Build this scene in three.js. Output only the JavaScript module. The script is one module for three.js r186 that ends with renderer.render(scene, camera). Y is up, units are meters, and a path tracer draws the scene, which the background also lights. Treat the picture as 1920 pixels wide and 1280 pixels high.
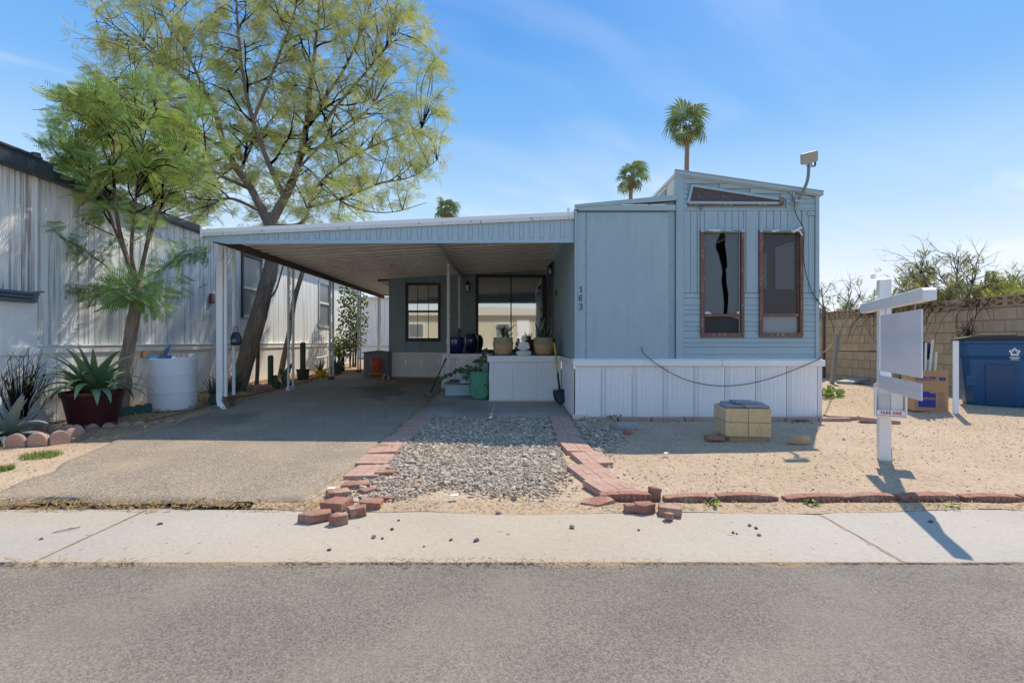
import * as THREE from 'three';
import { mergeGeometries, mergeVertices, toCreasedNormals } from 'three/addons/utils/BufferGeometryUtils.js';
import { RoundedBoxGeometry } from 'three/addons/geometries/RoundedBoxGeometry.js';
import { MarchingCubes } from 'three/addons/objects/MarchingCubes.js';
import { TextGeometry } from 'three/addons/geometries/TextGeometry.js';
import { FontLoader } from 'three/addons/loaders/FontLoader.js';

// ------------------------------------------------------------------ camera, sky, sun, exposure
const EYE = 1.12, FOC = 960;                       // eye height (m); focal length in pixels of a 1920 wide frame
const scene = new THREE.Scene();
const camera = new THREE.PerspectiveCamera(2 * Math.atan(640 / FOC) * 180 / Math.PI, 1920 / 1280, 0.05, 1500);
camera.position.set(0, EYE, 0);
camera.lookAt(0, EYE, -10);
const renderer = new THREE.WebGLRenderer();
renderer.toneMapping = THREE.LinearToneMapping;
const EXPOSURE = 1.32;
renderer.toneMappingExposure = EXPOSURE;
renderer.shadowMap.enabled = true;
const SUN = new THREE.Vector3(0.40, 1, -0.635).normalize();
const sun = new THREE.DirectionalLight(new THREE.Color().setRGB(1, 0.885, 0.715), 3.8);
sun.name = 'sun'; sun.target.position.set(0, 0, -8); sun.position.copy(SUN).multiplyScalar(60).add(sun.target.position);
sun.castShadow = true; sun.shadow.radius = 1.0; sun.shadow.mapSize.set(4096, 4096);
Object.assign(sun.shadow.camera, { left: -24, right: 24, top: 24, bottom: -24, near: 1, far: 140 });
scene.add(sun, sun.target);

// periodic value noise used by textures and the sky
function h2(ix, iy, s) { let h = (ix * 374761393 + iy * 668265263 + s * 1274126177) | 0; h = Math.imul(h ^ (h >>> 13), 1274126177); h ^= h >>> 16; return (h >>> 0) / 4294967295; }
function pn(x, y, px, py, s) {
  const x0 = Math.floor(x), y0 = Math.floor(y), fx = x - x0, fy = y - y0, u = fx * fx * (3 - 2 * fx), v = fy * fy * (3 - 2 * fy);
  const m = (a, b) => ((a % b) + b) % b, xa = m(x0, px), xb = m(x0 + 1, px), ya = m(y0, py), yb = m(y0 + 1, py);
  return (h2(xa, ya, s) * (1 - u) + h2(xb, ya, s) * u) * (1 - v) + (h2(xa, yb, s) * (1 - u) + h2(xb, yb, s) * u) * v;
}
function fbm(u, v, fx, fy, oct, s) { let a = 0.5, t = 0, n = 0; for (let i = 0; i < oct; i++) { t += a * pn(u * fx, v * fy, fx, fy, s + i * 17); n += a; a *= 0.5; fx *= 2; fy *= 2; } return t / n; }
const big = 1 << 20;
const wn = (x, y, s) => pn(x + 4000, y + 4000, big, big, s);
const wf = (x, y, o, s) => { let a = 0.5, t = 0, n = 0; for (let i = 0; i < o; i++) { t += a * wn(x, y, s + i * 31); n += a; a *= 0.5; x *= 2.03; y *= 2.03; } return t / n; };
const clamp = THREE.MathUtils.clamp, lerp = THREE.MathUtils.lerp;
const sst = (a, b, x) => { const t = clamp((x - a) / (b - a), 0, 1); return t * t * (3 - 2 * t); };
function mulberry(a) { return () => { a |= 0; a = a + 0x6D2B79F5 | 0; let t = Math.imul(a ^ a >>> 15, 1 | a); t = t + Math.imul(t ^ t >>> 7, 61 | t) ^ t; return ((t ^ t >>> 14) >>> 0) / 4294967296; }; }

{ // blue spring sky, pale towards the horizon, thin cirrus
  const W = 1536, H = 768, d = new Float32Array(W * H * 4);
  const stops = [[-0.2, [0.72, 0.73, 0.74]], [0, [0.86, 0.89, 0.92]], [0.10, [0.74, 0.825, 0.91]], [0.24, [0.43, 0.645, 0.88]], [0.40, [0.185, 0.43, 0.82]], [0.55, [0.092, 0.305, 0.74]], [1, [0.20, 0.38, 0.72]]];
  for (let r = 0; r < H; r++) for (let c = 0; c < W; c++) {
    const up = ((r + 0.5) / H - 0.5) * Math.PI, ro = ((c + 0.5) / W - 0.5) * 2 * Math.PI, y = Math.sin(up), x = Math.cos(ro) * Math.cos(up), z = Math.sin(ro) * Math.cos(up);
    let k = 0; while (k < stops.length - 2 && y > stops[k + 1][0]) k++;
    const t = clamp((y - stops[k][0]) / (stops[k + 1][0] - stops[k][0]), 0, 1), q = t * t * (3 - 2 * t) * 0.4 + t * 0.6;
    let cl = 0;
    if (y > 0.01) {
      const pxx = x / (y + 0.12), pzz = z / (y + 0.12), a = 0.55, sx = pxx * Math.cos(a) - pzz * Math.sin(a), sz = pxx * Math.sin(a) + pzz * Math.cos(a);
      const wob = wf(pxx * 1.2, pzz * 1.2, 3, 5);
      const streak = wf(sx * 1.1 + wob * 1.6, sz * 5.5 + wob * 2.2, 5, 77), patch = sst(0.40, 0.72, wf(pxx * 0.75 + 3.1, pzz * 0.75, 3, 211));
      cl = sst(0.44, 0.88, streak) * (0.16 + 0.84 * patch) * sst(0.01, 0.10, y) * 0.6;
    }
    const cosS = x * SUN.x + y * SUN.y + z * SUN.z, glow = 0.5 * Math.pow(Math.max(0, cosS), 24);
    const i = (r * W + c) * 4, white = [0.90, 0.93, 0.97];
    for (let j = 0; j < 3; j++) { const b = lerp(stops[k][1][j], stops[k + 1][1][j], q) + glow; d[i + j] = lerp(b, white[j], cl) / 1.14; }
    d[i + 3] = 1;
  }
  const sky = new THREE.DataTexture(d, W, H, THREE.RGBAFormat, THREE.FloatType);
  sky.mapping = THREE.EquirectangularReflectionMapping; sky.magFilter = THREE.LinearFilter; sky.minFilter = THREE.LinearFilter; sky.needsUpdate = true;
  scene.background = sky; scene.environment = sky;
}

// ------------------------------------------------------------------ helpers
const V = (x, y, d) => new THREE.Vector3(x, y, -d);            // d: metres in front of the street edge where the camera stands
const numbers = {};
function numbered(n) { const k = numbers[n] = (numbers[n] ?? -1) + 1; return k ? n + '_' + String(k).padStart(3, '0') : n; }
function tag(o, label, category, group) { o.userData.label = label; o.userData.category = category; if (group) o.userData.group = group; return o; }
function thing(name, label, category, pos, turn = 0, group) {
  const o = new THREE.Group(); o.name = numbered(name); if (pos) o.position.copy(pos); o.rotation.y = turn; tag(o, label, category, group); scene.add(o); return o;
}
function clean(g) { g = g.index ? g.toNonIndexed() : g; for (const k of Object.keys(g.attributes)) if (!['position', 'normal', 'uv', 'color'].includes(k)) g.deleteAttribute(k); if (!g.attributes.normal) g.computeVertexNormals(); if (!g.attributes.uv) g.setAttribute('uv', new THREE.BufferAttribute(new Float32Array(g.attributes.position.count * 2), 2)); return g; }
function merge(list) { if (!Array.isArray(list)) return list; if (list.length === 1) return list[0]; return mergeGeometries(list.map(clean)); }
function mesh(name, geo, mat, parent = scene) { const m = new THREE.Mesh(merge(geo), mat); m.name = parent === scene ? numbered(name) : name; parent.add(m); return m; }
function structure(name, geo, mat, parent = scene) { const m = mesh(name, geo, mat, parent); if (parent === scene) m.userData.kind = 'structure'; return m; }
// uv in metres from position by the main direction of the normal (offset so that copies differ)
function muv(g, ou = 0, ov = 0, swap = false) {
  const p = g.attributes.position, n = g.attributes.normal ?? (g.computeVertexNormals(), g.attributes.normal), uv = new Float32Array(p.count * 2);
  for (let i = 0; i < p.count; i++) {
    const ax = Math.abs(n.getX(i)), ay = Math.abs(n.getY(i)), az = Math.abs(n.getZ(i)), x = p.getX(i), y = p.getY(i), z = p.getZ(i);
    let u, v; if (ay >= ax && ay >= az) { u = x; v = z; } else if (ax >= az) { u = z; v = y; } else { u = x; v = y; }
    if (swap) [u, v] = [v, u];
    uv[i * 2] = u + ou; uv[i * 2 + 1] = v + ov;
  }
  g.setAttribute('uv', new THREE.BufferAttribute(uv, 2)); return g;
}
let uo = mulberry(9);
function box(x0, x1, y0, y1, d0, d1) { const g = new THREE.BoxGeometry(Math.abs(x1 - x0), Math.abs(y1 - y0), Math.abs(d1 - d0)).translate((x0 + x1) / 2, (y0 + y1) / 2, -(d0 + d1) / 2); return muv(g, uo() * 7, uo() * 7); }
function rbox(x0, x1, y0, y1, d0, d1, r = 0.006, seg = 1) { const g = new RoundedBoxGeometry(Math.abs(x1 - x0), Math.abs(y1 - y0), Math.abs(d1 - d0), seg, r).translate((x0 + x1) / 2, (y0 + y1) / 2, -(d0 + d1) / 2); return muv(g, uo() * 7, uo() * 7); }
function cyl(r0, r1, h, x, y, z, seg = 16) { return new THREE.CylinderGeometry(r1, r0, h, seg).translate(x, y + h / 2, z); }
function tube(pts, r, seg = 6, n = 0, closed = false) { const c = new THREE.CatmullRomCurve3(pts, closed); return new THREE.TubeGeometry(c, n || Math.max(4, pts.length * 4), r, seg, closed); }
function bar(a, b, r, seg = 6, r2 = r) { const d = b.clone().sub(a), g = new THREE.CylinderGeometry(r2, r, d.length(), seg).translate(0, d.length() / 2, 0); g.applyQuaternion(new THREE.Quaternion().setFromUnitVectors(new THREE.Vector3(0, 1, 0), d.normalize())); return g.translate(a.x, a.y, a.z); }
function strut(a, b, w, t) { // rectangular bar from a to b
  const d = b.clone().sub(a), g = new THREE.BoxGeometry(w, d.length(), t).translate(0, d.length() / 2, 0); g.applyQuaternion(new THREE.Quaternion().setFromUnitVectors(new THREE.Vector3(0, 1, 0), d.normalize())); return muv(g.translate(a.x, a.y, a.z)); }
// prism: polygon in (x,y), placed with its front at depth d0 and its back at d1
function prism(poly, d0, d1, holes = [], bevel = 0) {
  const s = new THREE.Shape(poly.map((p) => new THREE.Vector2(p[0], p[1])));
  for (const h of holes) s.holes.push(new THREE.Path(h.map((p) => new THREE.Vector2(p[0], p[1]))));
  const g = new THREE.ExtrudeGeometry(s, { depth: Math.abs(d1 - d0) - 2 * bevel, bevelEnabled: bevel > 0, bevelSize: bevel, bevelThickness: bevel, bevelOffset: -bevel, bevelSegments: 1, steps: 1 });
  return muv(g.translate(0, 0, -Math.max(d0, d1) + bevel), uo() * 7, uo() * 7);
}
const rect = (x0, x1, y0, y1) => [[x0, y0], [x1, y0], [x1, y1], [x0, y1]];
function jitter(g, amp, f, seed) { const p = g.attributes.position; for (let i = 0; i < p.count; i++) { const x = p.getX(i), y = p.getY(i), z = p.getZ(i); p.setXYZ(i, x + (wn(y * f + 3, z * f + x * f, seed) - 0.5) * amp, y + (wn(x * f + 9, z * f + y * f, seed + 1) - 0.5) * amp, z + (wn(x * f + 5, y * f + z * f, seed + 2) - 0.5) * amp); } g.computeVertexNormals(); return g; }
function paintVerts(g, fn) { const p = g.attributes.position, c = new Float32Array(p.count * 3); for (let i = 0; i < p.count; i++) c.set(fn(p.getX(i), p.getY(i), p.getZ(i)), i * 3); g.setAttribute('color', new THREE.BufferAttribute(c, 3)); return g; }

// the ground rises a little towards the back: H(x, depth)
function H(x, d) {
  const s = d + Math.min(0, -x - 4.2), left = x < 0.9 ? 0.12 * sst(5.5, 9.5, s) + 0.018 * Math.max(0, Math.min(s, 24) - 9.5) : 0;
  const right = 0.15 * sst(4.9, 7, x) * sst(5, 7.6, d) + 0.004 * sst(4.9, 7, x) * Math.max(0, Math.min(d, 20) - 7.6);
  return left + right;
}

// ------------------------------------------------------------------ textures and materials
const enc = (x) => { x = clamp(x, 0, 1); return Math.round(255 * (x <= 0.0031308 ? x * 12.92 : 1.055 * Math.pow(x, 1 / 2.4) - 0.055)); };
function tex(w, h, fn, metres, srgb = true) {
  const d = new Uint8Array(w * h * 4);
  for (let y = 0; y < h; y++) for (let x = 0; x < w; x++) { const c = fn(x / w, y / h), i = (y * w + x) * 4; if (srgb) { d[i] = enc(c[0]); d[i + 1] = enc(c[1]); d[i + 2] = enc(c[2]); } else d[i] = d[i + 1] = d[i + 2] = clamp(c * 255, 0, 255); d[i + 3] = 255; }
  const t = new THREE.DataTexture(d, w, h); t.wrapS = t.wrapT = THREE.RepeatWrapping; t.magFilter = THREE.LinearFilter; t.minFilter = THREE.LinearMipmapLinearFilter; t.generateMipmaps = true;
  if (srgb) t.colorSpace = THREE.SRGBColorSpace; const m = Array.isArray(metres) ? metres : [metres, metres]; t.repeat.set(1 / m[0], 1 / m[1]); t.needsUpdate = true; return t;
}
const mixc = (a, b, t) => [lerp(a[0], b[0], t), lerp(a[1], b[1], t), lerp(a[2], b[2], t)];
const mulc = (a, k) => [a[0] * k, a[1] * k, a[2] * k];
const std = (rgb, rough = 0.8, o = {}) => new THREE.MeshStandardMaterial({ color: new THREE.Color().setRGB(...rgb), roughness: rough, side: THREE.DoubleSide, ...o });
const M = {};
{
  // weathered asphalt: tan and grey aggregate in dark binder
  const grain = (u, v, s) => { const g = pn(u * 420, v * 420, 420, 420, s), g2 = pn(u * 210, v * 210, 210, 210, s + 3); return g * 0.6 + g2 * 0.4; };
  const asphalt = (s, base, tan, lite, dk = 0.5) => (u, v) => { const g = grain(u, v, s), l = fbm(u, v, 5, 5, 4, s + 9); const t = sst(0.50, 0.78, g), k = sst(0.50, 0.22, g); let c = mixc(base, lite, t); c = mulc(c, 1 - dk * k); return mulc(mixc(c, tan, sst(0.45, 0.75, l) * 0.35), 0.86 + 0.28 * l); };
  const bumpA = (s) => (u, v) => 0.25 + 0.75 * grain(u, v, s);
  M.road = std([1, 1, 1], 0.93, { map: tex(1024, 1024, asphalt(3, [0.225, 0.196, 0.163], [0.265, 0.218, 0.165], [0.315, 0.276, 0.228], 0.36), 1.5), bumpMap: tex(1024, 1024, bumpA(3), 1.5, false), bumpScale: 0.0012, vertexColors: true });
  M.drive = std([1, 1, 1], 0.95, { map: tex(1024, 1024, asphalt(43, [0.285, 0.238, 0.185], [0.34, 0.268, 0.195], [0.48, 0.41, 0.32]), 1.9), bumpMap: tex(1024, 1024, bumpA(43), 1.9, false), bumpScale: 0.003, vertexColors: true });
  // concrete
  M.concrete = std([1, 1, 1], 0.9, { map: tex(1024, 1024, (u, v) => { const f = fbm(u, v, 4, 4, 6, 5), g = pn(u * 256, v * 256, 256, 256, 8), st = sst(0.62, 0.8, fbm(u, v, 3, 3, 4, 66)), pit = sst(0.93, 0.98, pn(u * 128, v * 128, 128, 128, 15)); let c = mixc([0.385, 0.345, 0.295], [0.45, 0.41, 0.355], f); c = mixc(c, [0.36, 0.295, 0.225], st * 0.5); return mulc(c, (0.93 + 0.12 * g) * (1 - 0.45 * pit)); }, 3.7), bumpMap: tex(512, 512, (u, v) => fbm(u, v, 60, 60, 3, 8), 1.5, false), bumpScale: 0.0025, vertexColors: true });
  M.slab = std([1, 1, 1], 0.9, { map: tex(1024, 1024, (u, v) => { const f = fbm(u, v, 3, 5, 6, 25), g = pn(u * 256, v * 256, 256, 256, 28), st = sst(0.5, 0.75, fbm(u, v, 5, 3, 4, 96)); return mulc(mixc(mixc([0.26, 0.235, 0.205], [0.42, 0.385, 0.335], f), [0.20, 0.165, 0.135], st * 0.6), 0.9 + 0.2 * g); }, 2.9), bumpMap: tex(512, 512, (u, v) => fbm(u, v, 30, 30, 4, 8), 1.5, false), bumpScale: 0.004 });
  // dirt
  M.dirt = std([1, 1, 1], 0.97, { map: tex(1024, 1024, (u, v) => { const f = fbm(u, v, 6, 6, 5, 15), g = pn(u * 200, v * 200, 200, 200, 18), g2 = pn(u * 90, v * 90, 90, 90, 19), gr = g * 0.6 + g2 * 0.4; let c = mixc([0.415, 0.32, 0.228], [0.555, 0.445, 0.332], f * 0.75 + 0.12); c = mulc(c, 1 - 0.40 * sst(0.42, 0.22, gr)); return mixc(c, [0.66, 0.54, 0.40], sst(0.70, 0.85, gr) * 0.6); }, 2.3), bumpMap: tex(1024, 1024, (u, v) => 0.5 * pn(u * 200, v * 200, 200, 200, 18) + 0.5 * fbm(u, v, 40, 40, 3, 55), 2.3, false), bumpScale: 0.012, vertexColors: true });
  // painted siding
  const woodBump = tex(512, 512, (u, v) => fbm(u, v, 70, 4, 4, 31), [0.9, 1.4], false);
  const woodBumpH = tex(512, 512, (u, v) => fbm(u, v, 4, 70, 4, 31), [1.4, 0.9], false);
  const blue = (s, k = 1) => tex(512, 512, (u, v) => { const f = fbm(u, v, 5, 3, 5, s), st = sst(0.6, 0.8, fbm(u, v, 40, 3, 3, s + 5)); return mulc(mixc([0.325, 0.44, 0.48], [0.36, 0.475, 0.513], f), k * (1 - 0.07 * st) * (0.95 + 0.1 * fbm(u, v, 24, 24, 3, s + 50))); }, [1.9, 2.3]);
  M.blue = std([1, 1, 1], 0.62, { map: blue(2), bumpMap: woodBump, bumpScale: 0.0015 });
  M.blueB = std([0.955, 0.96, 0.965], 0.62, { map: blue(12), bumpMap: woodBump, bumpScale: 0.002 });
  M.blueH = std([0.95, 0.97, 0.98], 0.60, { map: blue(22), bumpMap: woodBumpH, bumpScale: 0.0015 });
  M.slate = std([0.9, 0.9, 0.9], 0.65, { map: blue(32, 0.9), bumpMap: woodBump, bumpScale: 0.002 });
  M.purple = std([0.135, 0.125, 0.15], 0.6, { bumpMap: woodBump, bumpScale: 0.001 });
  M.blueTrim = std([0.335, 0.46, 0.49], 0.5);
  M.fascia = std([0.37, 0.505, 0.565], 0.5);
  M.alu = std([0.60, 0.60, 0.57], 0.4, { metalness: 0.15 });
  M.vinyl = std([1, 1, 1], 0.45, { map: tex(512, 512, (u, v) => { const f = fbm(u, v, 6, 3, 5, 8), dr = sst(0.62, 0.85, fbm(u, v, 50, 2, 3, 87)); return mulc([0.86, 0.855, 0.84], (0.95 + 0.07 * f) * (1 - 0.06 * dr)); }, [1.7, 1.3]) });
  M.vent = std([1, 1, 1], 0.5, { map: tex(256, 256, (u, v) => { const a = (u * 16) % 1, b = ((v * 16) + (Math.floor(u * 16) % 2) * 0.5) % 1, r = Math.hypot(a - 0.5, b - 0.5); return mulc([0.86, 0.86, 0.845], r < 0.27 ? 0.4 : 1); }, 0.32) });
  M.white = std([0.85, 0.85, 0.835], 0.5);
  M.whiteWorn = std([1, 1, 1], 0.55, { map: tex(512, 512, (u, v) => { const f = fbm(u, v, 6, 6, 5, 48), ch = sst(0.72, 0.76, fbm(u, v, 24, 12, 4, 53)); return mixc(mulc([0.72, 0.715, 0.69], 0.9 + 0.14 * f), [0.30, 0.21, 0.15], ch * 0.85); }, 0.9) });
  // bare peeling planks of the neighbour
  const plank = (s, paint, wood, lo, hi) => tex(512, 1024, (u, v) => { const f = fbm(u, v, 48, 3, 5, s), p = fbm(u, v, 9, 3, 4, s + 7), g = fbm(u, v, 130, 8, 3, s + 3); const bare = sst(lo, hi, f * 0.55 + p * 0.45 + (g - 0.5) * 0.25); return mixc(mulc(paint, 0.93 + 0.1 * g), mulc(wood, 0.7 + 0.6 * g), bare); }, [1.3, 2.7]);
  M.plankA = std([1, 1, 1], 0.85, { map: plank(61, [0.84, 0.85, 0.85], [0.48, 0.51, 0.53], 0.50, 0.68), bumpMap: woodBump, bumpScale: 0.003 });
  M.plankB = std([1, 1, 1], 0.85, { map: plank(161, [0.82, 0.835, 0.84], [0.40, 0.435, 0.46], 0.45, 0.65), bumpMap: woodBump, bumpScale: 0.003 });
  M.plankC = std([1, 1, 1], 0.85, { map: plank(261, [0.80, 0.785, 0.765], [0.33, 0.295, 0.28], 0.46, 0.64), bumpMap: woodBump, bumpScale: 0.003 });
  M.plankD = std([1, 1, 1], 0.82, { map: plank(361, [0.83, 0.835, 0.83], [0.64, 0.65, 0.65], 0.50, 0.70), bumpMap: woodBump, bumpScale: 0.002 });
  M.navy = std([0.022, 0.035, 0.055], 0.45);
  M.rib = std([1, 1, 1], 0.5, { map: tex(512, 256, (u, v) => { const f = fbm(u, v, 4, 10, 5, 71), r = sst(0.60, 0.8, fbm(u, v, 5, 24, 4, 78)); return mixc(mulc([0.80, 0.745, 0.66], 0.9 + 0.14 * f), [0.42, 0.32, 0.23], r * 0.6); }, [2.9, 1.7]), metalness: 0.0 });
  M.rust = std([0.13, 0.085, 0.065], 0.75);
  M.redwood = std([1, 1, 1], 0.75, { map: tex(512, 512, (u, v) => { const f = fbm(u, v, 60, 4, 4, 81), g = fbm(u, v, 12, 6, 4, 83); return mixc(mixc([0.135, 0.062, 0.042], [0.235, 0.125, 0.09], f), [0.34, 0.28, 0.24], sst(0.58, 0.75, g) * 0.7); }, 0.5) });
  M.oldwood = std([1, 1, 1], 0.85, { map: tex(512, 512, (u, v) => { const f = fbm(u, v, 4, 60, 4, 91); return mixc([0.14, 0.115, 0.095], [0.32, 0.27, 0.225], f); }, 0.8) });
  M.paver = std([1, 1, 1], 0.92, { map: tex(512, 512, (u, v) => { const f = fbm(u, v, 7, 7, 5, 101), g = pn(u * 160, v * 160, 160, 160, 103); return mulc(mixc([0.40, 0.225, 0.165], [0.54, 0.365, 0.29], f), 0.84 + 0.3 * g); }, 0.7), bumpMap: tex(256, 256, (u, v) => fbm(u, v, 50, 50, 2, 4), 0.5, false), bumpScale: 0.004 });
  M.brick = std([1, 1, 1], 0.92, { map: tex(256, 256, (u, v) => { const f = fbm(u, v, 9, 9, 4, 111), g = pn(u * 90, v * 90, 90, 90, 113); return mulc(mixc(mixc([0.29, 0.125, 0.085], [0.40, 0.205, 0.15], f), [0.46, 0.33, 0.24], sst(0.5, 0.75, fbm(u, v, 5, 5, 4, 119)) * 0.7), 0.78 + 0.4 * g); }, 0.5), bumpMap: tex(256, 256, (u, v) => fbm(u, v, 40, 40, 3, 14), 0.4, false), bumpScale: 0.006 });
  M.block = std([1, 1, 1], 0.95, { map: tex(512, 512, (u, v) => { const f = fbm(u, v, 5, 5, 5, 121), g = pn(u * 170, v * 170, 170, 170, 123); return mulc(mixc([0.40, 0.28, 0.165], [0.52, 0.385, 0.245], f), 0.84 + 0.3 * g); }, 1.1), bumpMap: tex(256, 256, (u, v) => fbm(u, v, 60, 60, 2, 24), 0.5, false), bumpScale: 0.004 });
  M.blockG = std([0.97, 0.985, 1.0], 0.95, { map: M.block.map, bumpMap: M.block.bumpMap, bumpScale: 0.004 });
  M.mortar = std([0.30, 0.25, 0.19], 0.95);
  M.bark = std([1, 1, 1], 0.95, { map: tex(512, 512, (u, v) => { const f = fbm(u, v, 26, 6, 5, 131), g = fbm(u, v, 5, 5, 3, 133); return mixc(mixc([0.085, 0.055, 0.038], [0.25, 0.175, 0.125], f), [0.30, 0.235, 0.18], g * 0.35); }, [0.6, 0.9]), bumpMap: tex(512, 512, (u, v) => fbm(u, v, 26, 6, 5, 131), [0.6, 0.9], false), bumpScale: 0.02 });
  M.barkPale = std([1, 1, 1], 0.95, { map: tex(512, 512, (u, v) => { const f = fbm(u, v, 22, 4, 5, 141); return mixc([0.15, 0.105, 0.075], [0.42, 0.335, 0.265], f); }, [0.4, 0.7]), bumpMap: tex(512, 512, (u, v) => fbm(u, v, 22, 4, 5, 141), [0.4, 0.7], false), bumpScale: 0.03 });
  M.twig = std([0.24, 0.165, 0.11], 0.9);
  M.greyTwig = std([0.30, 0.27, 0.235], 0.9);
  const leaf = (rgb, tr = 0.45) => new THREE.MeshPhysicalMaterial({ color: new THREE.Color().setRGB(...rgb), roughness: 0.95, transmission: tr, thickness: 0, side: THREE.DoubleSide });
  M.leafA = leaf([1, 1, 1]); M.leafB = leaf([1, 1, 1], 0.4);
  M.palmLeaf = leaf([0.17, 0.24, 0.085], 0.3);
  M.agave = std([1, 1, 1], 0.5, { vertexColors: true });
  M.weed = leaf([0.16, 0.27, 0.04], 0.35);
  M.ivy = std([0.07, 0.12, 0.055], 0.6);
  M.black = std([0.012, 0.012, 0.014], 0.45);
  M.blackMatte = std([0.018, 0.018, 0.02], 0.85);
  M.frameDark = std([0.028, 0.025, 0.03], 0.5);
  M.mirror = std([0.56, 0.57, 0.55], 0.03, { metalness: 1 });
  M.glassDark = new THREE.MeshPhysicalMaterial({ color: new THREE.Color().setRGB(0.012, 0.014, 0.018), roughness: 0.55, clearcoat: 0.0, clearcoatRoughness: 0.02, side: THREE.DoubleSide });
  M.film = new THREE.MeshPhysicalMaterial({ color: new THREE.Color().setRGB(0.09, 0.115, 0.13), roughness: 0.4, clearcoat: 0.1, clearcoatRoughness: 0.1, side: THREE.DoubleSide });
  M.frost = std([0.24, 0.27, 0.29], 0.35);
  M.greyWin = std([0.18, 0.20, 0.21], 0.25);
  M.cobalt = new THREE.MeshPhysicalMaterial({ color: new THREE.Color().setRGB(0.008, 0.022, 0.14), roughness: 0.2, clearcoat: 1, clearcoatRoughness: 0.08, side: THREE.DoubleSide });
  M.burgundy = std([0.055, 0.009, 0.014], 0.4);
  M.terracotta = std([1, 1, 1], 0.8, { map: tex(256, 256, (u, v) => mulc([0.56, 0.385, 0.225], 0.82 + 0.3 * fbm(u, v, 8, 30, 4, 151)), 0.4) });
  M.sage = std([0.30, 0.34, 0.19], 0.55);
  M.soil = std([0.05, 0.035, 0.025], 1);
  M.stone = std([0.86, 0.855, 0.84], 0.75);
  M.yellow = std([0.75, 0.46, 0.02], 0.4);
  M.steel = std([0.02, 0.025, 0.035], 0.35, { metalness: 0.5 });
  M.galv = std([0.42, 0.43, 0.43], 0.45, { metalness: 0.5 });
  M.dishGrey = std([0.36, 0.34, 0.265], 0.55);
  M.armGrey = std([0.21, 0.21, 0.20], 0.5);
  M.green = std([1, 1, 1], 0.4, { map: tex(256, 256, (u, v) => { const f = fbm(u, v, 40, 4, 4, 161); return mulc([0.06, 0.29, 0.18], 0.7 + 0.6 * f); }, 0.5) });
  M.greenEdge = std([0.025, 0.085, 0.07], 0.6);
  M.red = std([0.47, 0.055, 0.02], 0.45);
  M.hose = std([0.30, 0.20, 0.06], 0.6);
  M.hoseRed = std([0.22, 0.05, 0.05], 0.6);
  M.boxGrey = std([0.21, 0.215, 0.23], 0.7);
  M.barrel = std([0.74, 0.77, 0.79], 0.5);
  M.tile = std([1, 1, 1], 0.35, { map: tex(256, 256, (u, v) => { const f = fbm(u, v, 6, 6, 5, 171), g = fbm(u, v, 30, 30, 3, 173); return mixc(mixc([0.60, 0.43, 0.22], [0.70, 0.54, 0.32], f), [0.48, 0.31, 0.14], sst(0.56, 0.72, g) * 0.55); }, 0.5) });
  M.slateTile = std([1, 1, 1], 0.6, { map: tex(256, 256, (u, v) => mixc([0.20, 0.21, 0.215], [0.40, 0.405, 0.40], fbm(u, v, 8, 8, 4, 181)), 0.4) });
  M.grout = std([0.36, 0.32, 0.26], 0.95);
  M.binBlue = std([0.008, 0.085, 0.225], 0.42);
  M.binLid = std([0.016, 0.018, 0.022], 0.4);
  M.card = std([1, 1, 1], 0.85, { map: tex(256, 256, (u, v) => mulc([0.40, 0.245, 0.125], 0.86 + 0.25 * fbm(u, v, 4, 60, 3, 191)), 0.5) });
  M.signWhite = std([1, 1, 1], 0.55, { map: tex(256, 512, (u, v) => mulc([0.86, 0.855, 0.84], 0.92 + 0.1 * fbm(u, v, 20, 3, 4, 201)), [0.4, 1.1]) });
  M.cream = std([0.62, 0.56, 0.42], 0.7);
  M.creamTrim = std([0.66, 0.62, 0.52], 0.6);
}
// ------------------------------------------------------------------ the setting: ground, road, sidewalk, driveway
function gridMesh(xs, ds, yf, col) {
  const p = [], uv = [], idx = [], c = [], n = xs.length;
  for (const d of ds) for (const x of xs) { p.push(x, yf(x, d), -d); uv.push(x, -d); if (col) c.push(...col(x, d)); }
  for (let j = 0; j < ds.length - 1; j++) for (let i = 0; i < n - 1; i++) { const a = j * n + i, b = a + 1, e = a + n, f = e + 1; idx.push(a, b, e, b, f, e); }
  const g = new THREE.BufferGeometry(); g.setAttribute('position', new THREE.Float32BufferAttribute(p, 3)); g.setAttribute('uv', new THREE.Float32BufferAttribute(uv, 2));
  if (col) g.setAttribute('color', new THREE.Float32BufferAttribute(c, 3)); g.setIndex(idx); g.computeVertexNormals(); return g;
}
function stripMesh(d0, d1, nd, L, R, nx, yf, col) {
  const p = [], uv = [], idx = [], c = [], n = nx + 1;
  for (let j = 0; j <= nd; j++) { const d = lerp(d0, d1, j / nd), l = L(d), r = R(d); for (let i = 0; i <= nx; i++) { const x = lerp(l, r, i / nx), dd = typeof d === 'number' ? d : d; p.push(x, yf(x, dd, i === 0 || i === nx || j === 0 || j === nd), -dd); uv.push(x, -dd); if (col) c.push(...col(x, dd)); } }
  for (let j = 0; j < nd; j++) for (let i = 0; i < nx; i++) { const a = j * n + i, b = a + 1, e = a + n, f = e + 1; idx.push(a, b, e, b, f, e); }
  const g = new THREE.BufferGeometry(); g.setAttribute('position', new THREE.Float32BufferAttribute(p, 3)); g.setAttribute('uv', new THREE.Float32BufferAttribute(uv, 2));
  if (col) g.setAttribute('color', new THREE.Float32BufferAttribute(c, 3)); g.setIndex(idx); g.computeVertexNormals(); return g;
}
const range = (a, b, s) => { const o = []; for (let x = a; x <= b + 1e-6; x += s) o.push(x); return o; };
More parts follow.
